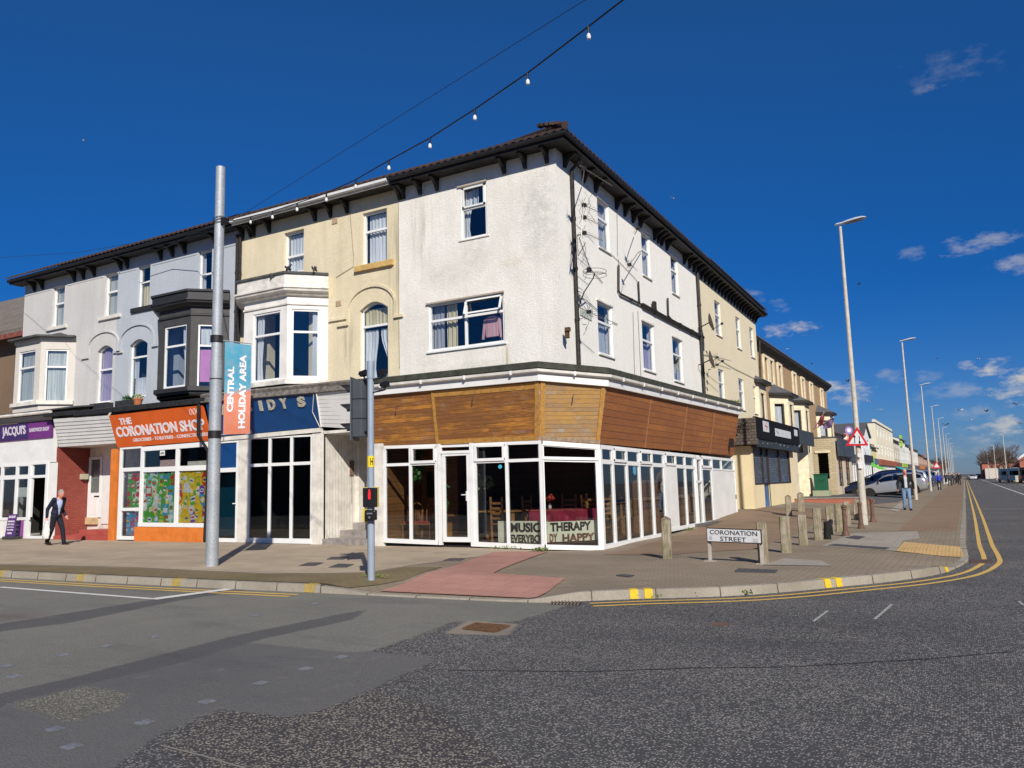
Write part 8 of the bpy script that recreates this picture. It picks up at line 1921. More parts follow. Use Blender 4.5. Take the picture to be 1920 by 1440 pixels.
rowhouse('bright green shop with green awning', 91.2, 101, -9.2, 5.2, (.60, .66, .50), 1.6, 2, shop=M('green_shopfront', (.12, .55, .05), .5), sign=(.22, .60, .08), awn=(.15, .50, .06))
rowhouse('yellow-fronted low shop with blue-grey sign', 101.3, 108, -9.3, 5.0, (.70, .60, .25), 1.7, 2, sign=(.10, .14, .22))
rowhouse('large white and cream flat-roofed building rising above its neighbours', 108.3, 136, -9.2, 8.2, (.78, .72, .55), 1, 3, n=6, flat=True, parapet=True, sign=(.35, .09, .03))
rowhouse('pale stone shop building with teal awning', 136.3, 152, -9.4, 7.2, (.55, .48, .38), 1.6, 3, sign=(.25, .08, .05), awn=(.01, .35, .36))
rowhouse('tall pale building with lime green top panel', 152.3, 166, -9.3, 7.9, (.66, .68, .62), 1.5, 3, sign=(.35, .50, .05))
rowhouse('narrow white building, first beyond the lime green panel', 166.3, 178, -9.3, 7.4, (.72, .72, .68), 1.6, 3)
rowhouse('cream building, second beyond the lime green panel', 178.3, 194, -9.3, 7.0, (.66, .55, .42), 1.7, 3, sign=(.30, .06, .04))
rowhouse('white building, third beyond the lime green panel', 194.3, 212, -9.3, 7.2, (.70, .68, .62), 1.6, 3)
rowhouse('dark-roofed brown building with orange sign far down the street', 212.3, 240, -9.3, 6.6, (.35, .22, .14), 2.2, 2, sign=(.60, .20, .04))
rowhouse('far low brick building near the end of the left row', 240.3, 280, -9.2, 6.2, (.40, .20, .14), 2.2, 2)
rowhouse('farthest building at the end of the left row', 280.3, 340, -9.0, 6.0, (.45, .36, .28), 2.2, 2)
m_ = MB(); m_.box(-9.28, -9.1, 153, 157, 6.6, 8.6); tag(m_.build('lime_panel', M('lime_green', (.42, .60, .04), .6)), 'lime green panel at the top of the tall pale building', 'sign')
for x, y, cm in ((1591, 807, ('badge_lilac', (.30, .20, .48))), (1584, 820, ('badge_orange', (.65, .20, .08)))):
    q = ox(x, y, -8.9); m_ = MB(); m_.lathe([(.36, 0), (.36, .06)], q, 18, mat3=Vector((0, 0, 1)).rotation_difference(Vector((.5, -.8, 0)).normalized()).to_matrix()); w_ = m_.build('badge_sign', M(cm[0], cm[1], .6)); tag(w_, ('round lilac' if 'lilac' in cm[0] else 'round orange') + ' badge sign on the wall past the terrace', 'sign')
    m_ = MB(); m_.lathe([(.19, 0), (.19, .03)], q + Vector((.5, -.8, 0)).normalized() * .06, 16, mat3=Vector((0, 0, 1)).rotation_difference(Vector((.5, -.8, 0)).normalized()).to_matrix()); m_.build('badge_centre', W_clean, w_)

struct(drape('far_pavement', [(7.2, 20), (12, 20), (12, 460), (7.2, 460)], 0, P_grey, lambda x, y: .11))
t = thing('red_brick_building', 'red brick building with white gable edge at the far right', 'building', (16, 262, 0), 'buildings on the right side of the street')
mb = MB(); xg = oy(1862, 860, 262).x; 
def rb(x, y, Y=262): return oy(x, y, Y)
xg0 = rb(1911, 860).x; zg1 = rb(1915, 858).z; zt1 = rb(1940, 838).z
mb.box(xg0, 40, 262, 300, 0, rb(1915, 862).z); mb.prism([(xg0, 262, rb(1915, 862).z), (xg0 + 14, 262, rb(1915, 862).z), (xg0 + 7, 262, zt1 + 2)], [(xg0, 275, rb(1915, 862).z), (xg0 + 14, 275, rb(1915, 862).z), (xg0 + 7, 275, zt1 + 2)]); mb.build('wall', REDB, t)
mb = MB(); mb.slab4([(xg0 - .4, 261.8, rb(1915, 862).z - .2), (xg0 + 7, 261.8, zt1 + 1.9), (xg0 + 7, 261.8, zt1 + 2.6), (xg0 - .4, 261.8, rb(1915, 862).z + .5)], .3); mb.build('barge_board', W_clean, t)
mb = MB(); mb.box(xg0 - 9, xg0, 270, 300, 0, rb(1890, 866).z); mb.build('wing', REDB, t); mb = MB(); mb.prism([(xg0 - 9, 269.5, rb(1890, 866).z), (xg0, 269.5, rb(1890, 866).z), (xg0, 269.5, rb(1890, 866).z + .2), (xg0 - 9, 269.5, rb(1890, 866).z + .2)], [(xg0 - 9, 275, rb(1890, 858).z), (xg0, 275, rb(1890, 858).z), (xg0, 275, rb(1890, 858).z + .2), (xg0 - 9, 275, rb(1890, 858).z + .2)]); mb.build('roof', TILE, t)
mb = MB(); mb.box(xg0 - 8.5, 30, 261, 269.9, 0, 2.9); mb.build('shopfront', M('cream_far', (.6, .56, .48), .7), t)
BARK = M('bare_twig', (.12, .085, .065), .9, 0, .3)
def bare_tree(label, x, y, h, spread, seed, grp='bare trees far down the right side'):
    rnd = random.Random(seed); t_ = thing('bare_tree', label, 'tree', (x, y, 0), grp); tr = MB(); cr = MB()
    tr.cyl((x, y, -.1), (x, y, h * .35), .32, .2, 8); tr.build('trunk', BARK, t_)
    def br(p, d, L, r_, n):
        q = p + d * L; cr.cyl(p, q, r_, r_ * .6, 4)
        if n == 0: return
        for _ in range(3 if n > 1 else 4):
            nd = (d + Vector((rnd.uniform(-1, 1), rnd.uniform(-1, 1), rnd.uniform(-.25, .7))) * .75).normalized(); br(p.lerp(q, rnd.uniform(.55, 1)), nd, L * rnd.uniform(.6, .8), r_ * .62, n - 1)
    for k in range(6):
        a = k * 1.05 + rnd.random(); br(Vector((x, y, h * (.2 + .03 * k))), Vector((math.cos(a) * spread, math.sin(a) * spread, 1)).normalized(), h * .26, .13, 4)
    cr.build('crown', BARK, t_, recalc=False)
for i, (px, y, h) in enumerate(((1874, 235, 9.0), (1884, 250, 11), (1863, 262, 9.5), (1856, 290, 9.5), (1893, 240, 8.5), (1850, 330, 8.5), (1868, 300, 11))):
    bare_tree(['bare brown tree nearest the road end on the right', 'tallest bare tree left of the red brick building', 'bare tree between the two tallest crowns', 'bare tree further back over the road end', 'low bare tree against the red brick wing', 'smallest bare tree at the road horizon', 'bare tree behind the right lamp columns'][i], oy(px, 890, y).x, y, h, .75, 30 + i)
q = oy(1755, 850, 300)
for i, (px, y, h) in enumerate(((1762, 225, 8), (1768, 262, 7.5), (1775, 300, 7))):
    bare_tree(['dark tree at the far end of the left row behind the pale building', 'second dark tree at the far end of the left row', 'last dark tree at the far end of the left row'][i], -6.2 - .3 * i, y + 60, h, .6, 60 + i, 'dark trees at the end of the left row')
mb = MB()
for k in range(60): x = random.uniform(9, 13) if k % 2 else random.uniform(9, 30); mb.ball((x, random.uniform(180, 400), .7), random.uniform(.8, 1.4), 8)
struct(mb.build('hedge_mass', M('dark_hedge', (.045, .045, .03), .95, 0, .4, 1, .6, 8)))
bpy.data.objects['hedge_mass']['kind'] = 'stuff'
def opp(label, x0, x1, y0, y1, h, col, gable=False):
    t_ = thing('opposite_house', label, 'house', ((x0 + x1) / 2, y1, 0), 'houses across the road behind the camera'); m_ = MB().box(x0, x1, y0, y1, 0, h); m_.build('wall', M('opp_%s' % label[:12].replace(' ', '_'), col, .9, 0, .2), t_)
    r_ = MB(); ym = (y0 + y1) / 2; r_.prism([(x0, y1 + .4, h - .1), (x0, ym, h + 2.6), (x0, y0 - .4, h - .1)], [(x1, y1 + .4, h - .1), (x1, ym, h + 2.6), (x1, y0 - .4, h - .1)]); r_.build('roof', SLATE, t_)
    for k in range(int((x1 - x0) / 3)):
        for z in (1.0, 4.4): w_ = MB().box(x0 + 1 + 3 * k, x0 + 2.2 + 3 * k, y1 - .02, y1 + .05, z, z + 1.5); w_.build('window', M('opp_window', (.05, .06, .08), .15), t_)
opp('brown brick row across the road on the left, seen only mirrored in the shop glass', -62, -34, -22, -12, 7.2, (.16, .10, .07))
opp('dark slate-roofed row across the road in the middle, mirrored in panes', -33, -17, -22, -13, 6.4, (.14, .12, .11))
opp('pale corner house across the road at the right, mirrored in cafe panes', 12, 30, -24, -10, 6.8, (.22, .20, .18))
opp('long brick row on the far side of the side street, mirrored in side panes', 16, 26, 2, 60, 6.8, (.20, .10, .07))
GW = (M('gull_white', (.72, .72, .72), .7), M('gull_wing_grey', (.42, .44, .47), .7)); GD = (M('gull_dark', (.07, .07, .08), .7), M('gull_dark_wing', (.05, .05, .06), .7))
gl_ = [(1835, 672, 70, 1), (1800, 770, 60, 1), (1849, 771, 60, 0), (1820, 787, 60, 1), (1773, 797, 70, 0), (1477, 654, 60, 1), (1590, 715, 60, 0), (1629, 752, 60, 1), (1650, 768, 60, 1), (1522, 682, 70, 0), (1759, 818, 70, 1), (1837, 822, 80, 1), (157, 263, 80, 1), (1262, 372, 60, 1), (1610, 533, 60, 0), (1915, 793, 55, 1), (1906, 758, 70, 0), (1757, 672, 80, 0)]
for i, (px, py, dst, wh) in enumerate(gl_):
    p = CAM + ray(px, py) * dst; bird('gull', '%s gull in flight, %s' % ('white' if wh else 'dark', ['far right above the last clouds', 'over the street end near the tall lamps', 'right of the others above the road', 'just below the pair above the road', 'small beside the fourth lamp', 'above the bricks of the terrace', 'left of the nearest lamp column', 'right of the nearest lamp column', 'low right of the nearest lamp column', 'small above the terrace roof', 'low between the third and fourth lamps', 'low over the road horizon', 'alone in the deep sky at the far left', 'alone in the deep sky right of the corner roof', 'between the two nearest lamp heads', 'at the right edge above the brick building', 'near the right edge below the long cloud', 'tiny between the second and third lamps'][i]), p, rn.uniform(0, 6), GW if wh else GD, .62, True, 'gulls over the street', rn.uniform(-.5, .5), rn.uniform(.1, .9))
def remesh(mb, name, mats, parent, vox, smooth_it=4, classify=None):
    me = bpy.data.meshes.new('tmp'); me.from_pydata(mb.v, [], mb.f); bm = bmesh.new(); bm.from_mesh(me); bmesh.ops.recalc_face_normals(bm, faces=bm.faces); bm.to_mesh(me); bm.free()
    o = bpy.data.objects.new('tmp', me); COL.objects.link(o)
    m = o.modifiers.new('r', 'REMESH'); m.mode = 'VOXEL'; m.voxel_size = vox; m.use_smooth_shade = True
    s = o.modifiers.new('s', 'SMOOTH'); s.iterations = smooth_it; s.factor = .5
    bpy.context.view_layer.update()
    ev = o.evaluated_get(bpy.context.evaluated_depsgraph_get()); m2 = bpy.data.meshes.new_from_object(ev)
    bpy.data.objects.remove(o); m2.name = name
    m2.materials.clear()
    for mt in (mats if isinstance(mats, (list, tuple)) else [mats]): m2.materials.append(mt)
    for p in m2.polygons: p.use_smooth = True; p.material_index = 0
    if classify:
        for p in m2.polygons: p.material_index = classify(p.center)
    q = bpy.data.objects.new(name, m2); COL.objects.link(q); q.parent = parent; WL[q.name] = Vector((0, 0, 0)); return q
def cap(mb, a, b, ra, rb, n=12):
    a, b = Vector(a), Vector(b); mb.cyl(a, b, ra, rb, n); mb.ball(a, ra, n); mb.ball(b, rb, n); return mb
SKIN = M('skin', (.56, .33, .25), .55, 0, .12, 20); SKINR = M('skin_ruddy', (.60, .26, .20), .55, 0, .12, 20)
def person(label, loc, heading, J, cols, h=1.75, vox=.011, skin=SKIN, hair='short', shirt=None, fine=True):
    """J: joints in metres for a 1.75 m figure, forward = +x, left = +y.  cols: jacket, trousers, shoes, hair"""
    t_ = thing('person', label, 'person', (0, 0, 0)); J = {k: Vector(v) for k, v in J.items()}
    hd, nk, ch_, pel = J['head'], J['neck'], J['chest'], J['pelvis']; f = J.get('face', Vector((1, 0, 0))).normalized(); sd = Vector((0, 0, 1)).cross(f).normalized(); u_ = f.cross(sd)
    m3 = Matrix((f, sd, u_)).transposed(); H = lambda x, y, z: hd + m3 @ Vector((x, y, z))
    b = MB()
    b.ball(hd, .1, 18, sc=(.98, .78, 1.18), mat3=m3); b.ball(H(.035, 0, -.06), .068, 14, sc=(.95, .85, .95), mat3=m3); b.ball(H(.07, 0, -.095), .026, 10, mat3=m3)
    b.cyl(H(.092, 0, .012), H(.118, 0, -.03), .010, .017, 8); b.ball(H(.114, 0, -.032), .016, 8); b.ball(H(.075, 0, .035), .05, 10, sc=(.6, 1.1, .35), mat3=m3)
    for s in (-1, 1): b.ball(H(-.005, s * .08, -.01), .028, 8, sc=(.6, .35, 1.1), mat3=m3)
    cap(b, hd - Vector((0, 0, .05)) - f * .015, nk, .052, .058)
    cap(b, nk, ch_, .06, .12); cap(b, ch_, pel, .12, .125)
    for s, S in ((1, 'l'), (-1, 'r')):
        sh_, el, wr, hp_, kn, an = [J[k + S] for k in ('sh', 'el', 'wr', 'hip', 'kn', 'an')]
        cap(b, ch_ + Vector((0, 0, .05)), sh_, .07, .052); cap(b, sh_, el, .046, .036); cap(b, el, wr, .034, .025); cap(b, hp_, kn, .08, .055); cap(b, kn, an, .052, .036); cap(b, pel, hp_, .1, .08); cap(b, an, an + Vector((.06, 0, -.05)), .034, .03)
        d = (wr - el).normalized(); fw = Vector((1, 0, 0)); fw = (fw - d * fw.dot(d)).normalized(); out = d.cross(fw)
        pm = wr + d * .045; b.obox(pm, (.04, .014, .045), Matrix((fw, out, d)).transposed())
        for k, L in enumerate((.062, .072, .068, .052)):
            r0 = pm + d * .04 + fw * (.030 - .02 * k); r1 = r0 + d * L * .5 - out * s * .006; r2 = r1 + d * L * .42 - out * s * .018 - fw * .004; cap(b, r0, r1, .0095, .0085, 8); cap(b, r1, r2, .0085, .0075, 8)
        t0 = pm + fw * .034 - d * .015; t1 = t0 + fw * .028 + d * .028; cap(b, t0, t1, .011, .010, 8); cap(b, t1, t1 + d * .026 + fw * .004, .0095, .008, 8)
    remesh(b, 'body', [skin, M('lip_colour', (.42, .14, .12), .5), M('brow_dark', (.10, .07, .055), .8)], t_, vox if fine else .02, 2,
           lambda c: 1 if (hd - c).length < .14 and (c - H(.10, 0, -.062)).length < .020 else (2 if min((c - H(.092, .032, .03)).length, (c - H(.092, -.032, .03)).length) < .013 else 0))
    if fine:
        for s in (-1, 1): MB().ball(H(.083, s * .031, .012), .0125, 10).build('eye', M('eye_white', (.5, .48, .46), .2), t_, smooth=True)
    j = MB(); e = .022
    cap(j, ch_ + Vector((0, 0, .07)), ch_, .10, .145); cap(j, ch_, pel + Vector((0, 0, .04)), .145, .15); j.ball(ch_ - Vector((0, 0, .05)), .17, 16, sc=(.82, 1.12, 1.3)); j.ball(pel + Vector((0, 0, .05)), .165, 16, sc=(.85, 1.08, 1.0))
    if J.get('hem'): pass
    for S in 'lr':
        sh_, el, wr = J['sh' + S], J['el' + S], J['wr' + S]; cap(j, ch_ + Vector((0, 0, .06)), sh_, .085, .072); cap(j, sh_, el, .070, .056); cap(j, el, el.lerp(wr, .93), .054, .043)
    fwd = J.get('torso_f', Vector((1, 0, 0))).normalized(); sdt = Vector((0, 0, 1)).cross(fwd)
    def jc(c):
        q = c - ch_; a = q.dot(fwd); s_ = abs(q.dot(sdt)); z = q.z
        w_ = (.015 + .085 * sm(-.34, .16, z)) if cols.get('open') is None else cols['open']
        return 1 if shirt and a > .04 and s_ < w_ and z > -.36 and z < .2 else 0
    remesh(j, 'jacket', [cols['jacket'], shirt or cols['jacket']], t_, .014 if fine else .022, 3, jc)
    tr = MB(); cap(tr, pel + Vector((0, 0, .06)), pel, .135, .135); tr.ball(pel - Vector((0, 0, .02)), .15, 14, sc=(.85, 1.05, .9))
    for S in 'lr':
        hp_, kn, an = J['hip' + S], J['kn' + S], J['an' + S]; cap(tr, hp_, kn, .098, .072); cap(tr, kn, an + (kn - an) * .02, .070, .062)
    remesh(tr, 'trousers', cols['trousers'], t_, .014 if fine else .022, 3)
    for S in 'lr':
        an = J['an' + S]; tx = J.get('toe' + S, Vector((1, 0, 0))).normalized(); m_ = MB(); sdv = Vector((0, 0, 1)).cross(tx).normalized(); mm = Matrix((tx, sdv, Vector((0, 0, 1)))).transposed() if abs(tx.z) < .3 else Matrix((tx, sdv, tx.cross(sdv))).transposed()
        m_.ball(an + tx * .06 - Vector((0, 0, .035)), .1, 14, sc=(1.35, .48, .45), mat3=mm); m_.ball(an - Vector((0, 0, .02)), .05, 10); m_.obox(an + tx * .055 - Vector((0, 0, .075)), (.135, .042, .008), mm); m_.build('shoe', cols['shoes'], t_, smooth=True)
    hm = MB()
    if hair == 'short':
        n = 14; vs = []; 
        rings = [(.0, 0, .122), (.05, .0, .112), (.085, .0, .07), (.1, .0, .03)]
        hm.ball(H(-.018, 0, .028), .1, 16, sc=(1.0, .84, 1.06), mat3=m3)
        o_ = hm.build('hair', cols['hair'], t_, smooth=True)
    elif hair == 'long':
        hm.ball(H(-.02, 0, .02), .105, 16, sc=(1.0, .9, 1.1), mat3=m3); hm.ball(H(-.06, 0, -.09), .08, 12, sc=(.7, 1.1, 1.1), mat3=m3); hm.build('hair', cols['hair'], t_, smooth=True)
    t_.location = loc; t_.rotation_euler = (0, 0, heading); t_.scale = (h / 1.75,) * 3; WL[t_.name] = Vector(loc); return t_
def stand(step=.0, lean=0, armf=.05, head_f=(1, 0, 0), arms=None):
    s = step
    J = dict(head=(lean * 1.1 + .02, 0, 1.635), neck=(lean, 0, 1.50), chest=(lean * .8, 0, 1.30), pelvis=(0, 0, .95), face=head_f,
             shl=(lean, .19, 1.42), shr=(lean, -.19, 1.42), ell=(-armf * .8 + lean * .7, .25, 1.13), elr=(armf * .5 + lean * .7, -.25, 1.13), wrl=(-armf * .6 + .03, .25, .87), wrr=(armf * 1.6 + .03, -.25, .88),
             hipl=(0, .09, .90), hipr=(0, -.09, .90), knl=(s * .55 + .03, .10, .50), knr=(-s * .30 + .02, -.10, .50), anl=(s, .10, .08), anr=(-s * .9, -.10, .10 + .3 * s * .3))
    J['toel'] = (1, .1, 0); J['toer'] = (1, -.1, -.12 if s > .1 else 0)
    return J
NAVY = M('navy_suit', (.006, .009, .030), .75, 0, .3, 9); NAVYT = M('navy_trousers', (.006, .008, .020), .8, 0, .3, 9)
ps = opx(103, 1022)
J = stand(.24, .08, .10, Vector((.9, -.15, -.42))); J['head'] = (.17, -.02, 1.60); J['neck'] = (.10, 0, 1.49)
J['torso_f'] = Vector((.85, -.45, 0))
J['wrr'] = (-.12, -.24, .86); J['elr'] = (-.11, -.24, 1.12); J['wrl'] = (.12, .24, .90); J['ell'] = (-.02, .235, 1.12)
person('man in a navy suit and pale blue shirt walking past the sandwich shop', (ps.x, ps.y, ps.z), R(14), J, dict(jacket=NAVY, trousers=NAVYT, shoes=M('black_shoe', (.012, .011, .01), .4), hair=M('grey_hair', (.30, .29, .27), .9, 0, .4, 60, .4, 90)), 1.76, .010, SKINR, 'short', M('pale_blue_shirt', (.40, .48, .72), .8))
hr = Matrix.Rotation(R(14), 3, 'Z') @ Vector((-.12, -.25, 0)); bp_ = Vector((ps.x, ps.y, 0)) + hr; t = thing('carrier_bag', 'crumpled white carrier bag in the hand of the man in the navy suit', 'bag', (bp_.x, bp_.y, ps.z + .15))
m_ = MB(); rn2 = random.Random(3); rings = []
for z, w_, d_2 in ((.20, .03, .02), (.22, .14, .06), (.32, .17, .08), (.48, .16, .07), (.60, .12, .05), (.70, .07, .03), (.78, .03, .02)):
    rings.append([Vector((bp_.x + (w_ + rn2.uniform(-.02, .02)) * math.cos(a), bp_.y + (d_2 + rn2.uniform(-.012, .012)) * math.sin(a), ps.z + z + rn2.uniform(-.01, .01))) for a in [2 * PI * i / 14 for i in range(14)]])
for a, b in zip(rings, rings[1:]): m_.add(a + b, [[i, (i + 1) % 14, 14 + (i + 1) % 14, 14 + i] for i in range(14)])
m_.build('bag', M('white_plastic', (.72, .76, .70), .45, 0, .2, 18), t, smooth=True); m_ = MB(); m_.tube([(bp_.x - .03, bp_.y, ps.z + .74), (bp_.x, bp_.y, ps.z + .87), (bp_.x + .03, bp_.y, ps.z + .74)], .008, 5); m_.build('handle', MATS['white_plastic'], t)
pm_ = opx(1702, 957); J = stand(.10, .02, .04); J['face'] = Vector((1, .15, -.25)); J['wrr'] = (.04, -.31, .90); J['wrl'] = (.04, .30, .90); J['ell'] = (-.03, .30, 1.14); J['elr'] = (-.03, -.31, 1.14)
JEANS = M('blue_jeans', (.16, .26, .42), .85, 0, .35, 14)
person('man in an open black jacket, grey shirt and blue jeans walking toward the camera', (pm_.x, pm_.y, pm_.z), R(-80), J, dict(jacket=M('black_jacket', (.008, .008, .010), .8), trousers=JEANS, shoes=MATS['black_shoe'], hair=M('sandy_grey_hair', (.40, .32, .26), .9), open=.055), 1.76, .012, SKINR, 'short', M('grey_shirt', (.50, .53, .58), .8))
pq = opx(1762, 919); person('person in a bright blue coat and dark trousers walking away past the parked cars', (pq.x, pq.y, pq.z), R(95), stand(.14, .03, .08), dict(jacket=M('royal_blue_coat', (.02, .04, .38), .7), trousers=M('dark_trousers', (.03, .03, .035), .85), shoes=MATS['black_shoe'], hair=M('blonde_hair', (.42, .30, .20), .9)), 1.68, .016, SKIN, 'long', None, False)
far_cols = [((.03, .03, .035), (.02, .02, .025)), ((.05, .055, .07), (.03, .03, .03)), ((.02, .02, .025), (.04, .05, .08)), ((.08, .08, .09), (.02, .02, .02)), ((.015, .015, .02), (.03, .03, .04)), ((.10, .06, .05), (.02, .02, .03))]
for i, (px, base, y, lb) in enumerate(((1774, 903, 125, 'far pedestrian in a dark coat, leftmost of the group down the footway'), (1781, 904, 118, 'far pedestrian in a grey-blue coat in the middle of the group'), (1784, 903, 121, 'far pedestrian close behind the grey-blue coat'), (1790, 901, 132, 'far pedestrian in grey, right of the group'), (1799, 903, 119, 'lone far pedestrian in black near the kerb'), (1794, 898, 150, 'farthest pedestrian in brown beyond the lone black figure'))):
    q = oy(px, base, y); c = far_cols[i]
    person(lb, (q.x, y, .14), R(random.uniform(60, 120) * (1 if i % 2 else -1)), stand(random.uniform(.05, .2), .02), dict(jacket=M('far_coat_%d' % i, c[0], .85), trousers=M('far_trousers_%d' % i, c[1], .85), shoes=MATS['black_shoe'], hair=M('far_hair', (.10, .07, .05), .9)), random.uniform(1.62, 1.8), .022, SKIN, 'short', None, False)
q = oy(1776, 903, 121); m_ = MB(); m_.ball((q.x, q.y, .40), .16, 10, sc=(1.6, .8, .9)); m_.ball((q.x + .28, q.y, .55), .10, 10); [m_.cyl((q.x + a, q.y + b, .14), (q.x + a, q.y + b, .38), .035, n=6) for a in (-.18, .18) for b in (-.07, .07)]; m_.tube([(q.x - .24, q.y, .45), (q.x - .36, q.y, .6)], .025, 5)
tag(m_.build('dog', M('white_dog_coat', (.6, .58, .55), .9), smooth=True), 'small white dog walking among the far pedestrians', 'dog')

CG = glass_mat('car_glass', (.10, .12, .13), .10, 1.2); TYRE = M('tyre_rubber', (.018, .018, .018), .85); RIM = M('alloy_wheel', (.45, .46, .48), .3, .85, .2, 20); CBLK = M('car_black_trim', (.015, .015, .016), .5)
def paintm(nm, c, metal=.35): return M(nm, c, .28, metal, .04, 2, spec=.6)
def car_master(name, label, paint, L=4.26, W=1.79, H=1.45, kind='hatch'):
    """forward = +x; origin on the ground in the middle"""
    t_ = thing(name, label, 'car', (0, 0, 0)); hL = L / 2
    if kind == 'hatch': S = [(-1.0, .38, .72, .74, .70, .74, .72), (-.965, .26, .90, .93, .80, .84, .80), (-.90, .22, .98, 1.20, .86, .88, .68), (-.78, .20, .99, 1.38, .88, .895, .60), (-.45, .19, .98, 1.45, .89, .895, .60), (0, .18, .96, 1.46, .89, .895, .61), (.18, .18, .95, 1.38, .89, .895, .62), (.36, .18, .93, 1.10, .89, .89, .68), (.46, .18, .91, .935, .89, .88, .80), (.75, .19, .82, .84, .87, .84, .76), (.93, .22, .70, .72, .80, .76, .70), (1.0, .34, .56, .58, .62, .62, .60)]
    else: S = [(-1.0, .42, .90, .92, .76, .80, .78), (-.97, .34, 1.10, 1.20, .84, .87, .78), (-.92, .32, 1.12, 1.60, .88, .90, .70), (-.8, .30, 1.12, 1.72, .90, .91, .68), (-.3, .28, 1.10, 1.76, .90, .91, .68), (.1, .28, 1.08, 1.74, .90, .91, .68), (.28, .28, 1.06, 1.45, .90, .905, .71), (.42, .28, 1.04, 1.10, .90, .90, .80), (.75, .30, .98, 1.0, .88, .87, .78), (.95, .34, .82, .84, .80, .78, .72), (1.0, .42, .66, .68, .70, .68, .64)]
    k = H / max(s[3] for s in S)
    rings = []; gr = []
    for x, zs, zb_, zr, wl_1, wb, wr_ in S:
        X = x * hL; w = W / 1.79; zs, zb_, zr = zs * k, zb_ * k, zr * k
        pts = [(0, zs), (wl_1 * .85 * w, zs), (wl_1 * w, zs + .10), (wb * 1.0 * w, (zs + zb_) / 2), (wb * w * .985, zb_ - .06), (wb * w * .94, zb_)]
        top = [(wr_ * w + (wb - wr_) * w * .12, zb_ + (zr - zb_) * .80), (wr_ * w * .9, zr - .02 if zr > zb_ + .1 else zr), (0, zr + (.02 if zr > zb_ + .1 else .01))]
        half = pts + top; ring = [Vector((X, y, z)) for y, z in half] + [Vector((X, -y, z)) for y, z in half[-2:0:-1]]
        rings.append(ring)
    n = len(rings[0]); b = MB()
    for a, c in zip(rings, rings[1:]): b.add(a + c, [[i, (i + 1) % n, n + (i + 1) % n, n + i] for i in range(n)])
    b.add(rings[0], [list(range(n))]); b.add(rings[-1], [list(range(n))])
    me = bpy.data.meshes.new('tmp'); me.from_pydata(b.v, [], b.f); bm = bmesh.new(); bm.from_mesh(me); bmesh.ops.remove_doubles(bm, verts=bm.verts, dist=.0005); bmesh.ops.recalc_face_normals(bm, faces=bm.faces); bm.to_mesh(me); bm.free()
    o = bpy.data.objects.new('body', me); COL.objects.link(o); me.materials.append(paint); me.materials.append(CBLK); me.polygons.foreach_set('use_smooth', [True] * len(me.polygons)); o.parent = t_
    for p in me.polygons:
        if max(me.vertices[v].co.z for v in p.vertices) < S[5][1] * k + .12: p.material_index = 1
    ss = o.modifiers.new('s', 'SUBSURF'); ss.levels = 2; ss.render_levels = 2
    def yw(xn, zf):                       # half width at station xn and glass height fraction
        for s0, s1 in zip(S, S[1:]):
            if s0[0] <= xn <= s1[0]:
                f = (xn - s0[0]) / (s1[0] - s0[0]); q = [s0[i] + (s1[i] - s0[i]) * f for i in range(7)]; w = W / 1.79
                lo, hi = q[5] * w * .94, q[6] * w + (q[5] - q[6]) * w * .12
                z0, z1 = q[2] * k, q[2] * k + (q[3] - q[2]) * k * .80
                return lo + (hi - lo) * zf + .004, z0 + (z1 - z0) * zf
    xs = [-.86, -.74, -.6, -.45, -.3, -.15, 0, .15, .26, .36] if kind == 'hatch' else [-.88, -.75, -.6, -.45, -.3, -.15, 0, .15, .26, .33]
    for s in (-1, 1):
        m_ = MB(); vs = []
        for xn in xs:
            for zf in (.12, .92): y, z = yw(xn, zf); vs.append(Vector((xn * hL, s * y, z)))
        fs = [[2 * i, 2 * i + 2, 2 * i + 3, 2 * i + 1] for i in range(len(xs) - 1)]; m_.add(vs, fs); m_.add([v + Vector((0, s * .012, 0)) for v in vs], fs); m_.build('side_window', CG, t_, recalc=False)
        m_ = MB()
        for xn in ((-.08,) if kind == 'hatch' else (-.1, .5)):
            if xn > .3: continue
            (y0, z0), (y1, z1) = yw(xn, .1), yw(xn, .95); m_.prism([(xn * hL - .04, s * (y0 + .014), z0), (xn * hL + .04, s * (y0 + .014), z0), (xn * hL + .0, s * (y1 + .014), z1), (xn * hL - .07, s * (y1 + .014), z1)], [(xn * hL - .04, s * (y0 + .004), z0), (xn * hL + .04, s * (y0 + .004), z0), (xn * hL + .0, s * (y1 + .004), z1), (xn * hL - .07, s * (y1 + .004), z1)])
        m_.build('pillar', CBLK, t_)
        MB().ball((.30 * hL, s * (W / 2 + .06), .97 * k), .1, 10, sc=(.55, .9, .6)).build('door_mirror', paint, t_, smooth=True)
        m_ = MB(); m_.obox((-.02 * hL, s * (W / 2 - .005), .84 * k), (.09, .012, .015)); m_.build('door_handle', paint, t_)
        for x in (-.60, .62):
            c = Vector((x * hL, s * (W / 2 - .10), .31)); w_ = MB(); w_.lathe([(.20, -.10), (.30, -.10), (.318, -.08), (.318, .08), (.30, .10), (.20, .10)], c, 28, mat3=Matrix.Rotation(R(90), 3, 'X')); ty = w_.build('wheel', TYRE, t_, smooth=True)
            r_ = MB(); r_.lathe([(.205, .06), (.205, .085), (.19, .085)], c, 24, mat3=Matrix.Rotation(R(90) * -s, 3, 'X'))
            for q in range(10): a = 2 * PI * q / 10; r_.prism([c + Vector((math.cos(a + da) * rr, s * (.070), math.sin(a + da) * rr)) for rr, da in ((.04, -.35), (.20, -.08), (.20, .08), (.04, .35))], [c + Vector((math.cos(a + da) * rr, s * (.088), math.sin(a + da) * rr)) for rr, da in ((.04, -.35), (.20, -.08), (.20, .08), (.04, .35))])
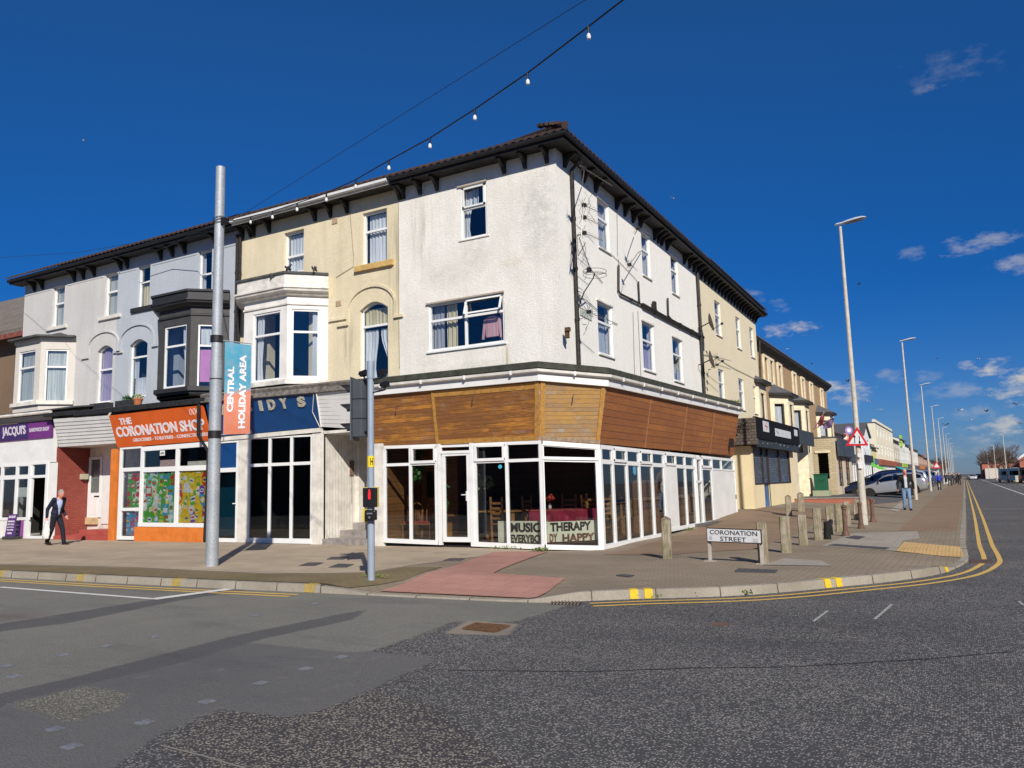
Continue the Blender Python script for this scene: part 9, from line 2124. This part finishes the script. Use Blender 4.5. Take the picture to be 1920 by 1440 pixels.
            r_.cyl(c + Vector((0, s * .06, 0)), c + Vector((0, s * .095, 0)), .05, n=12); r_.build('rim', RIM, ty)
            a_ = MB(); n2 = 16; a_.add([c + Vector((math.cos(q) * rr, s * .108 , math.sin(q) * rr)) for q in [PI * i / n2 * 1.15 - .22 for i in range(n2 + 1)] for rr in (.318, .375)], [[2 * i, 2 * i + 2, 2 * i + 3, 2 * i + 1] for i in range(n2)]); a_.build('wheel_arch', CBLK, t_, recalc=False)
    m_ = MB(); zr = (S[1][2] + .0) * k
    for s in (-1, 1):
        MB().prism([(-hL * .985, s * .50, zr - .22), (-hL * .985, s * .80 * W / 1.79, zr - .20), (-hL * .90, s * .875 * W / 1.79, zr - .16), (-hL * .93, s * .5, zr - .16)], [(-hL * .975, s * .50, zr - .02), (-hL * .97, s * .77 * W / 1.79, zr - .03), (-hL * .88, s * .87 * W / 1.79, zr - .0), (-hL * .93, s * .5, zr)]).build('tail_light', M('tail_light_red', (.45, .01, .02), .25), t_, bevel=.01)
        MB().prism([(hL * .90, s * .45, .55 * k), (hL * .97, s * .45, .55 * k), (hL * .93, s * .72, .56 * k), (hL * .84, s * .82, .58 * k)], [(hL * .88, s * .45, .70 * k), (hL * .95, s * .45, .68 * k), (hL * .90, s * .72, .70 * k), (hL * .80, s * .80, .74 * k)]).build('headlight', M('headlight_clear', (.55, .57, .6), .15), t_, bevel=.01)
    m_ = MB(); i0, i1 = (2, 3) if kind == 'hatch' else (2, 3); rw = .62 * W / 1.79
    x0, x1 = S[1][0] * hL, S[i1][0] * hL; z0, z1 = S[1][3] * k + .03, S[i1][3] * k - .04
    m_.prism([(x0 - .015, -rw * 1.05, z0), (x0 - .015, rw * 1.05, z0), (x1 - .03, rw * .85, z1), (x1 - .03, -rw * .85, z1)], [(x0 + .02, -rw * 1.05, z0), (x0 + .02, rw * 1.05, z0), (x1 + .01, rw * .85, z1), (x1 + .01, -rw * .85, z1)]); m_.build('rear_window', CG, t_)
    xa, xb = (S[6][0] + .03) * hL, (S[8][0] - .02) * hL; za, zb2 = S[6][3] * k - .02, S[8][3] * k + .03
    m_ = MB(); m_.prism([(xa, -rw * .88, za), (xa, rw * .88, za), (xb, rw * 1.1, zb2), (xb, -rw * 1.1, zb2)], [(xa + .02, -rw * .88, za + .02), (xa + .02, rw * .88, za + .02), (xb + .02, rw * 1.1, zb2 + .02), (xb + .02, -rw * 1.1, zb2 + .02)]); m_.build('windscreen', CG, t_)
    MB().prism([(-hL - .005, -.26, .52 * k), (-hL - .005, .26, .52 * k), (-hL - .005, .26, .63 * k), (-hL - .005, -.26, .63 * k)], [(-hL + .02, -.26, .52 * k), (-hL + .02, .26, .52 * k), (-hL + .02, .26, .63 * k), (-hL + .02, -.26, .63 * k)]).build('number_plate', M('plate_yellow', (.65, .52, .06), .5), t_)
    return t_
def recar(src, loc, rz, label, pm, rx=0, sc=(1, 1, 1)):
    r = dup(src, loc, rz, label); r.scale = sc
    for c in r.children:
        if c.name.split('.')[0] in ('body', 'door_mirror', 'door_handle'): 
            c.material_slots[0].link = 'OBJECT'; c.material_slots[0].material = pm
    return r
CGRP = 'cars parked nose-in on the left forecourts'
SILV = paintm('silver_paint', (.46, .47, .49), .6)
c1 = car_master('parked_car', 'silver hatchback parked nose to the terrace behind the man in the black jacket', SILV); c1['group'] = CGRP
xf, xr_ = -5.45, -2.62; cx_ = (xf + xr_) / 2 - .0
c1.scale = (.95, .95, .97); c1.location = (cx_ + .08, 54.8, .33); c1.rotation_euler = (R(0), R(4.6), R(180)); 
c2 = car_master('parked_car', 'dark blue estate car behind the silver hatchback', paintm('dark_blue_paint', (.012, .02, .06), .3), 4.7, 1.86, 1.68, 'suv'); c2['group'] = CGRP
c2.scale = (1, 1, .9); c2.location = (-4.95, 59.6, .34); c2.rotation_euler = (0, R(3.5), R(180))
cols_ = [('car_black', (.012, .012, .014)), ('car_navy', (.015, .025, .07)), ('car_silver2', (.42, .43, .45)), ('car_maroon', (.10, .015, .02)), ('car_blue', (.03, .06, .20)), ('car_white', (.70, .70, .70)), ('car_grey', (.10, .11, .12)), ('car_dark', (.02, .02, .025))]
names = ['black hatchback, next past the dark blue estate', 'navy car two places past the dark blue estate', 'silver car whose roof shows between the second and third lamp columns', 'maroon car beside the third lamp column', 'mid blue car beyond the maroon car', 'white car near the blue-coated person', 'grey car left of the blue-coated person', 'dark car farthest along the forecourts']
for i, (y, x) in enumerate(((62.6, -5.0), (67, -4.8), (71.5, -4.9), (77, -4.9), (84, -4.9), (91, -4.9), (99, -4.9), (108, -4.9))):
    recar(c1 if i % 2 else c2, (x, y, .36), R(180 + random.uniform(-3, 3)), names[i] + ', parked nose-in', paintm(*cols_[i]))['group'] = CGRP
rgrp = 'far vehicles on the road and the right kerb'
recar(c1, (-.05 + 1.9, 232, 0), R(-90), 'small white car driving at the road horizon', paintm('car_white', (0, 0, 0)))['group'] = rgrp
for i, (px, y, nm, pc, big) in enumerate(((1825, 260, 'dark car right of the white one at the road horizon', ('car_dark', (0, 0, 0)), 0), (1832, 290, 'tiny red car at the road horizon', ('car_red', (.35, .03, .03)), 0), (1840, 300, 'tiny silver car at the right of the horizon group', ('car_silver2', (0, 0, 0)), 0))):
    q = oy(px, 893, y); recar(c1, (q.x, y, 0), R(90), nm, paintm(*pc))['group'] = rgrp
def van(label, x, y, pm, L=5.2, H=2.3, rz=0):
    t_ = thing('parked_van', label, 'van', (x, y, 0), 'vans parked along the right kerb'); m_ = MB(); w = .95
    prof = [(-L / 2, .35), (L / 2, .35), (L / 2, .95), (L / 2 - .75, 1.15), (L / 2 - 1.35, H - .1), (L / 2 - 1.7, H), (-L / 2 + .05, H), (-L / 2, H - .1)]
    m_.prism([(x - w, y + a, z) for a, z in prof], [(x + w, y + a, z) for a, z in prof]); m_.build('body', pm, t_, bevel=.06)
    for s in (-1, 1):
        MB().prism([(x + s * (w + .006), y + a, z) for a, z in ((L / 2 - 1.9, 1.25), (L / 2 - .95, 1.25), (L / 2 - 1.4, 1.95), (L / 2 - 1.9, 1.95))], [(x + s * (w - .02), y + a, z) for a, z in ((L / 2 - 1.9, 1.25), (L / 2 - .95, 1.25), (L / 2 - 1.4, 1.95), (L / 2 - 1.9, 1.95))]).build('side_window', CG, t_)
        for a in (-L / 2 + .9, L / 2 - .9): MB().lathe([(.1, -.1), (.33, -.1), (.33, .1), (.1, .1)], (x + s * (w - .08), y + a, .33), 18, mat3=Matrix.Rotation(R(90), 3, 'Y')).build('wheel', TYRE, t_, smooth=True)
    MB().box(x - .7, x + .7, y - L / 2 - .02, y - L / 2, 1.2, 1.85).build('rear_window', CG, t_); [MB().box(x + s * .86 - .05, x + s * .86 + .05, y - L / 2 - .03, y - L / 2, .8, 1.0).build('tail_light', MATS['tail_light_red'], t_) for s in (-1, 1)]
VB = paintm('van_blue', (.03, .07, .13))
for px, y, lb, pm in ((1885, 158, 'dark blue van parked at the right kerb, left of the pair', VB), (1902, 150, 'second dark blue van parked behind the lamp column', VB), (1925, 138, 'black van cut by the right edge of the photo', paintm('car_black', (0, 0, 0)))): van(lb, oy(px, 890, y).x, y, pm)
q = oy(1908, 893, 146); m_ = MB(); m_.box(q.x - .35, q.x + .35, 145.8, 146.2, .1, 1.1); tag(m_.build('feeder_pillar', M('cream_box', (.5, .48, .36), .8), bevel=.03), 'small pale roadside box between the vans', 'cabinet')
def weeds(px, py, w_, lb, n=70, s=.05, road=True):
    p = oz(px, py, 0) if road else opx(px, py); tag(foliage(p + Vector((0, 0, .03)), (w_, .06, .035), n, s, None, None, -.9, int(px)).build('weeds', MATS['weed_leaf'], recalc=False), lb, 'plant')
weeds(1227, 1121, .12, 'tuft of weeds beside the second yellow kerb mark'); weeds(1297, 1119, .06, 'small weed at the kerb left of the leafy strip', 30); weeds(1316, 1117, .07, 'small weed at the kerb between two others', 30)
weeds(1375, 1115, .30, 'leafy strip of weeds along the kerb below the street sign', 130); weeds(1012, 1034, .25, 'weeds at the foot of the cafe corner post', 110, .06, False); weeds(945, 1030, .5, 'sparse weeds along the foot of the cafe front', 60, .045, False); weeds(1292, 995, .15, 'weeds by the black plinth on the side street', 40, .06, False); weeds(700, 1083, .35, 'mossy tuft around the foot of the signal pole', 160, .03, False)
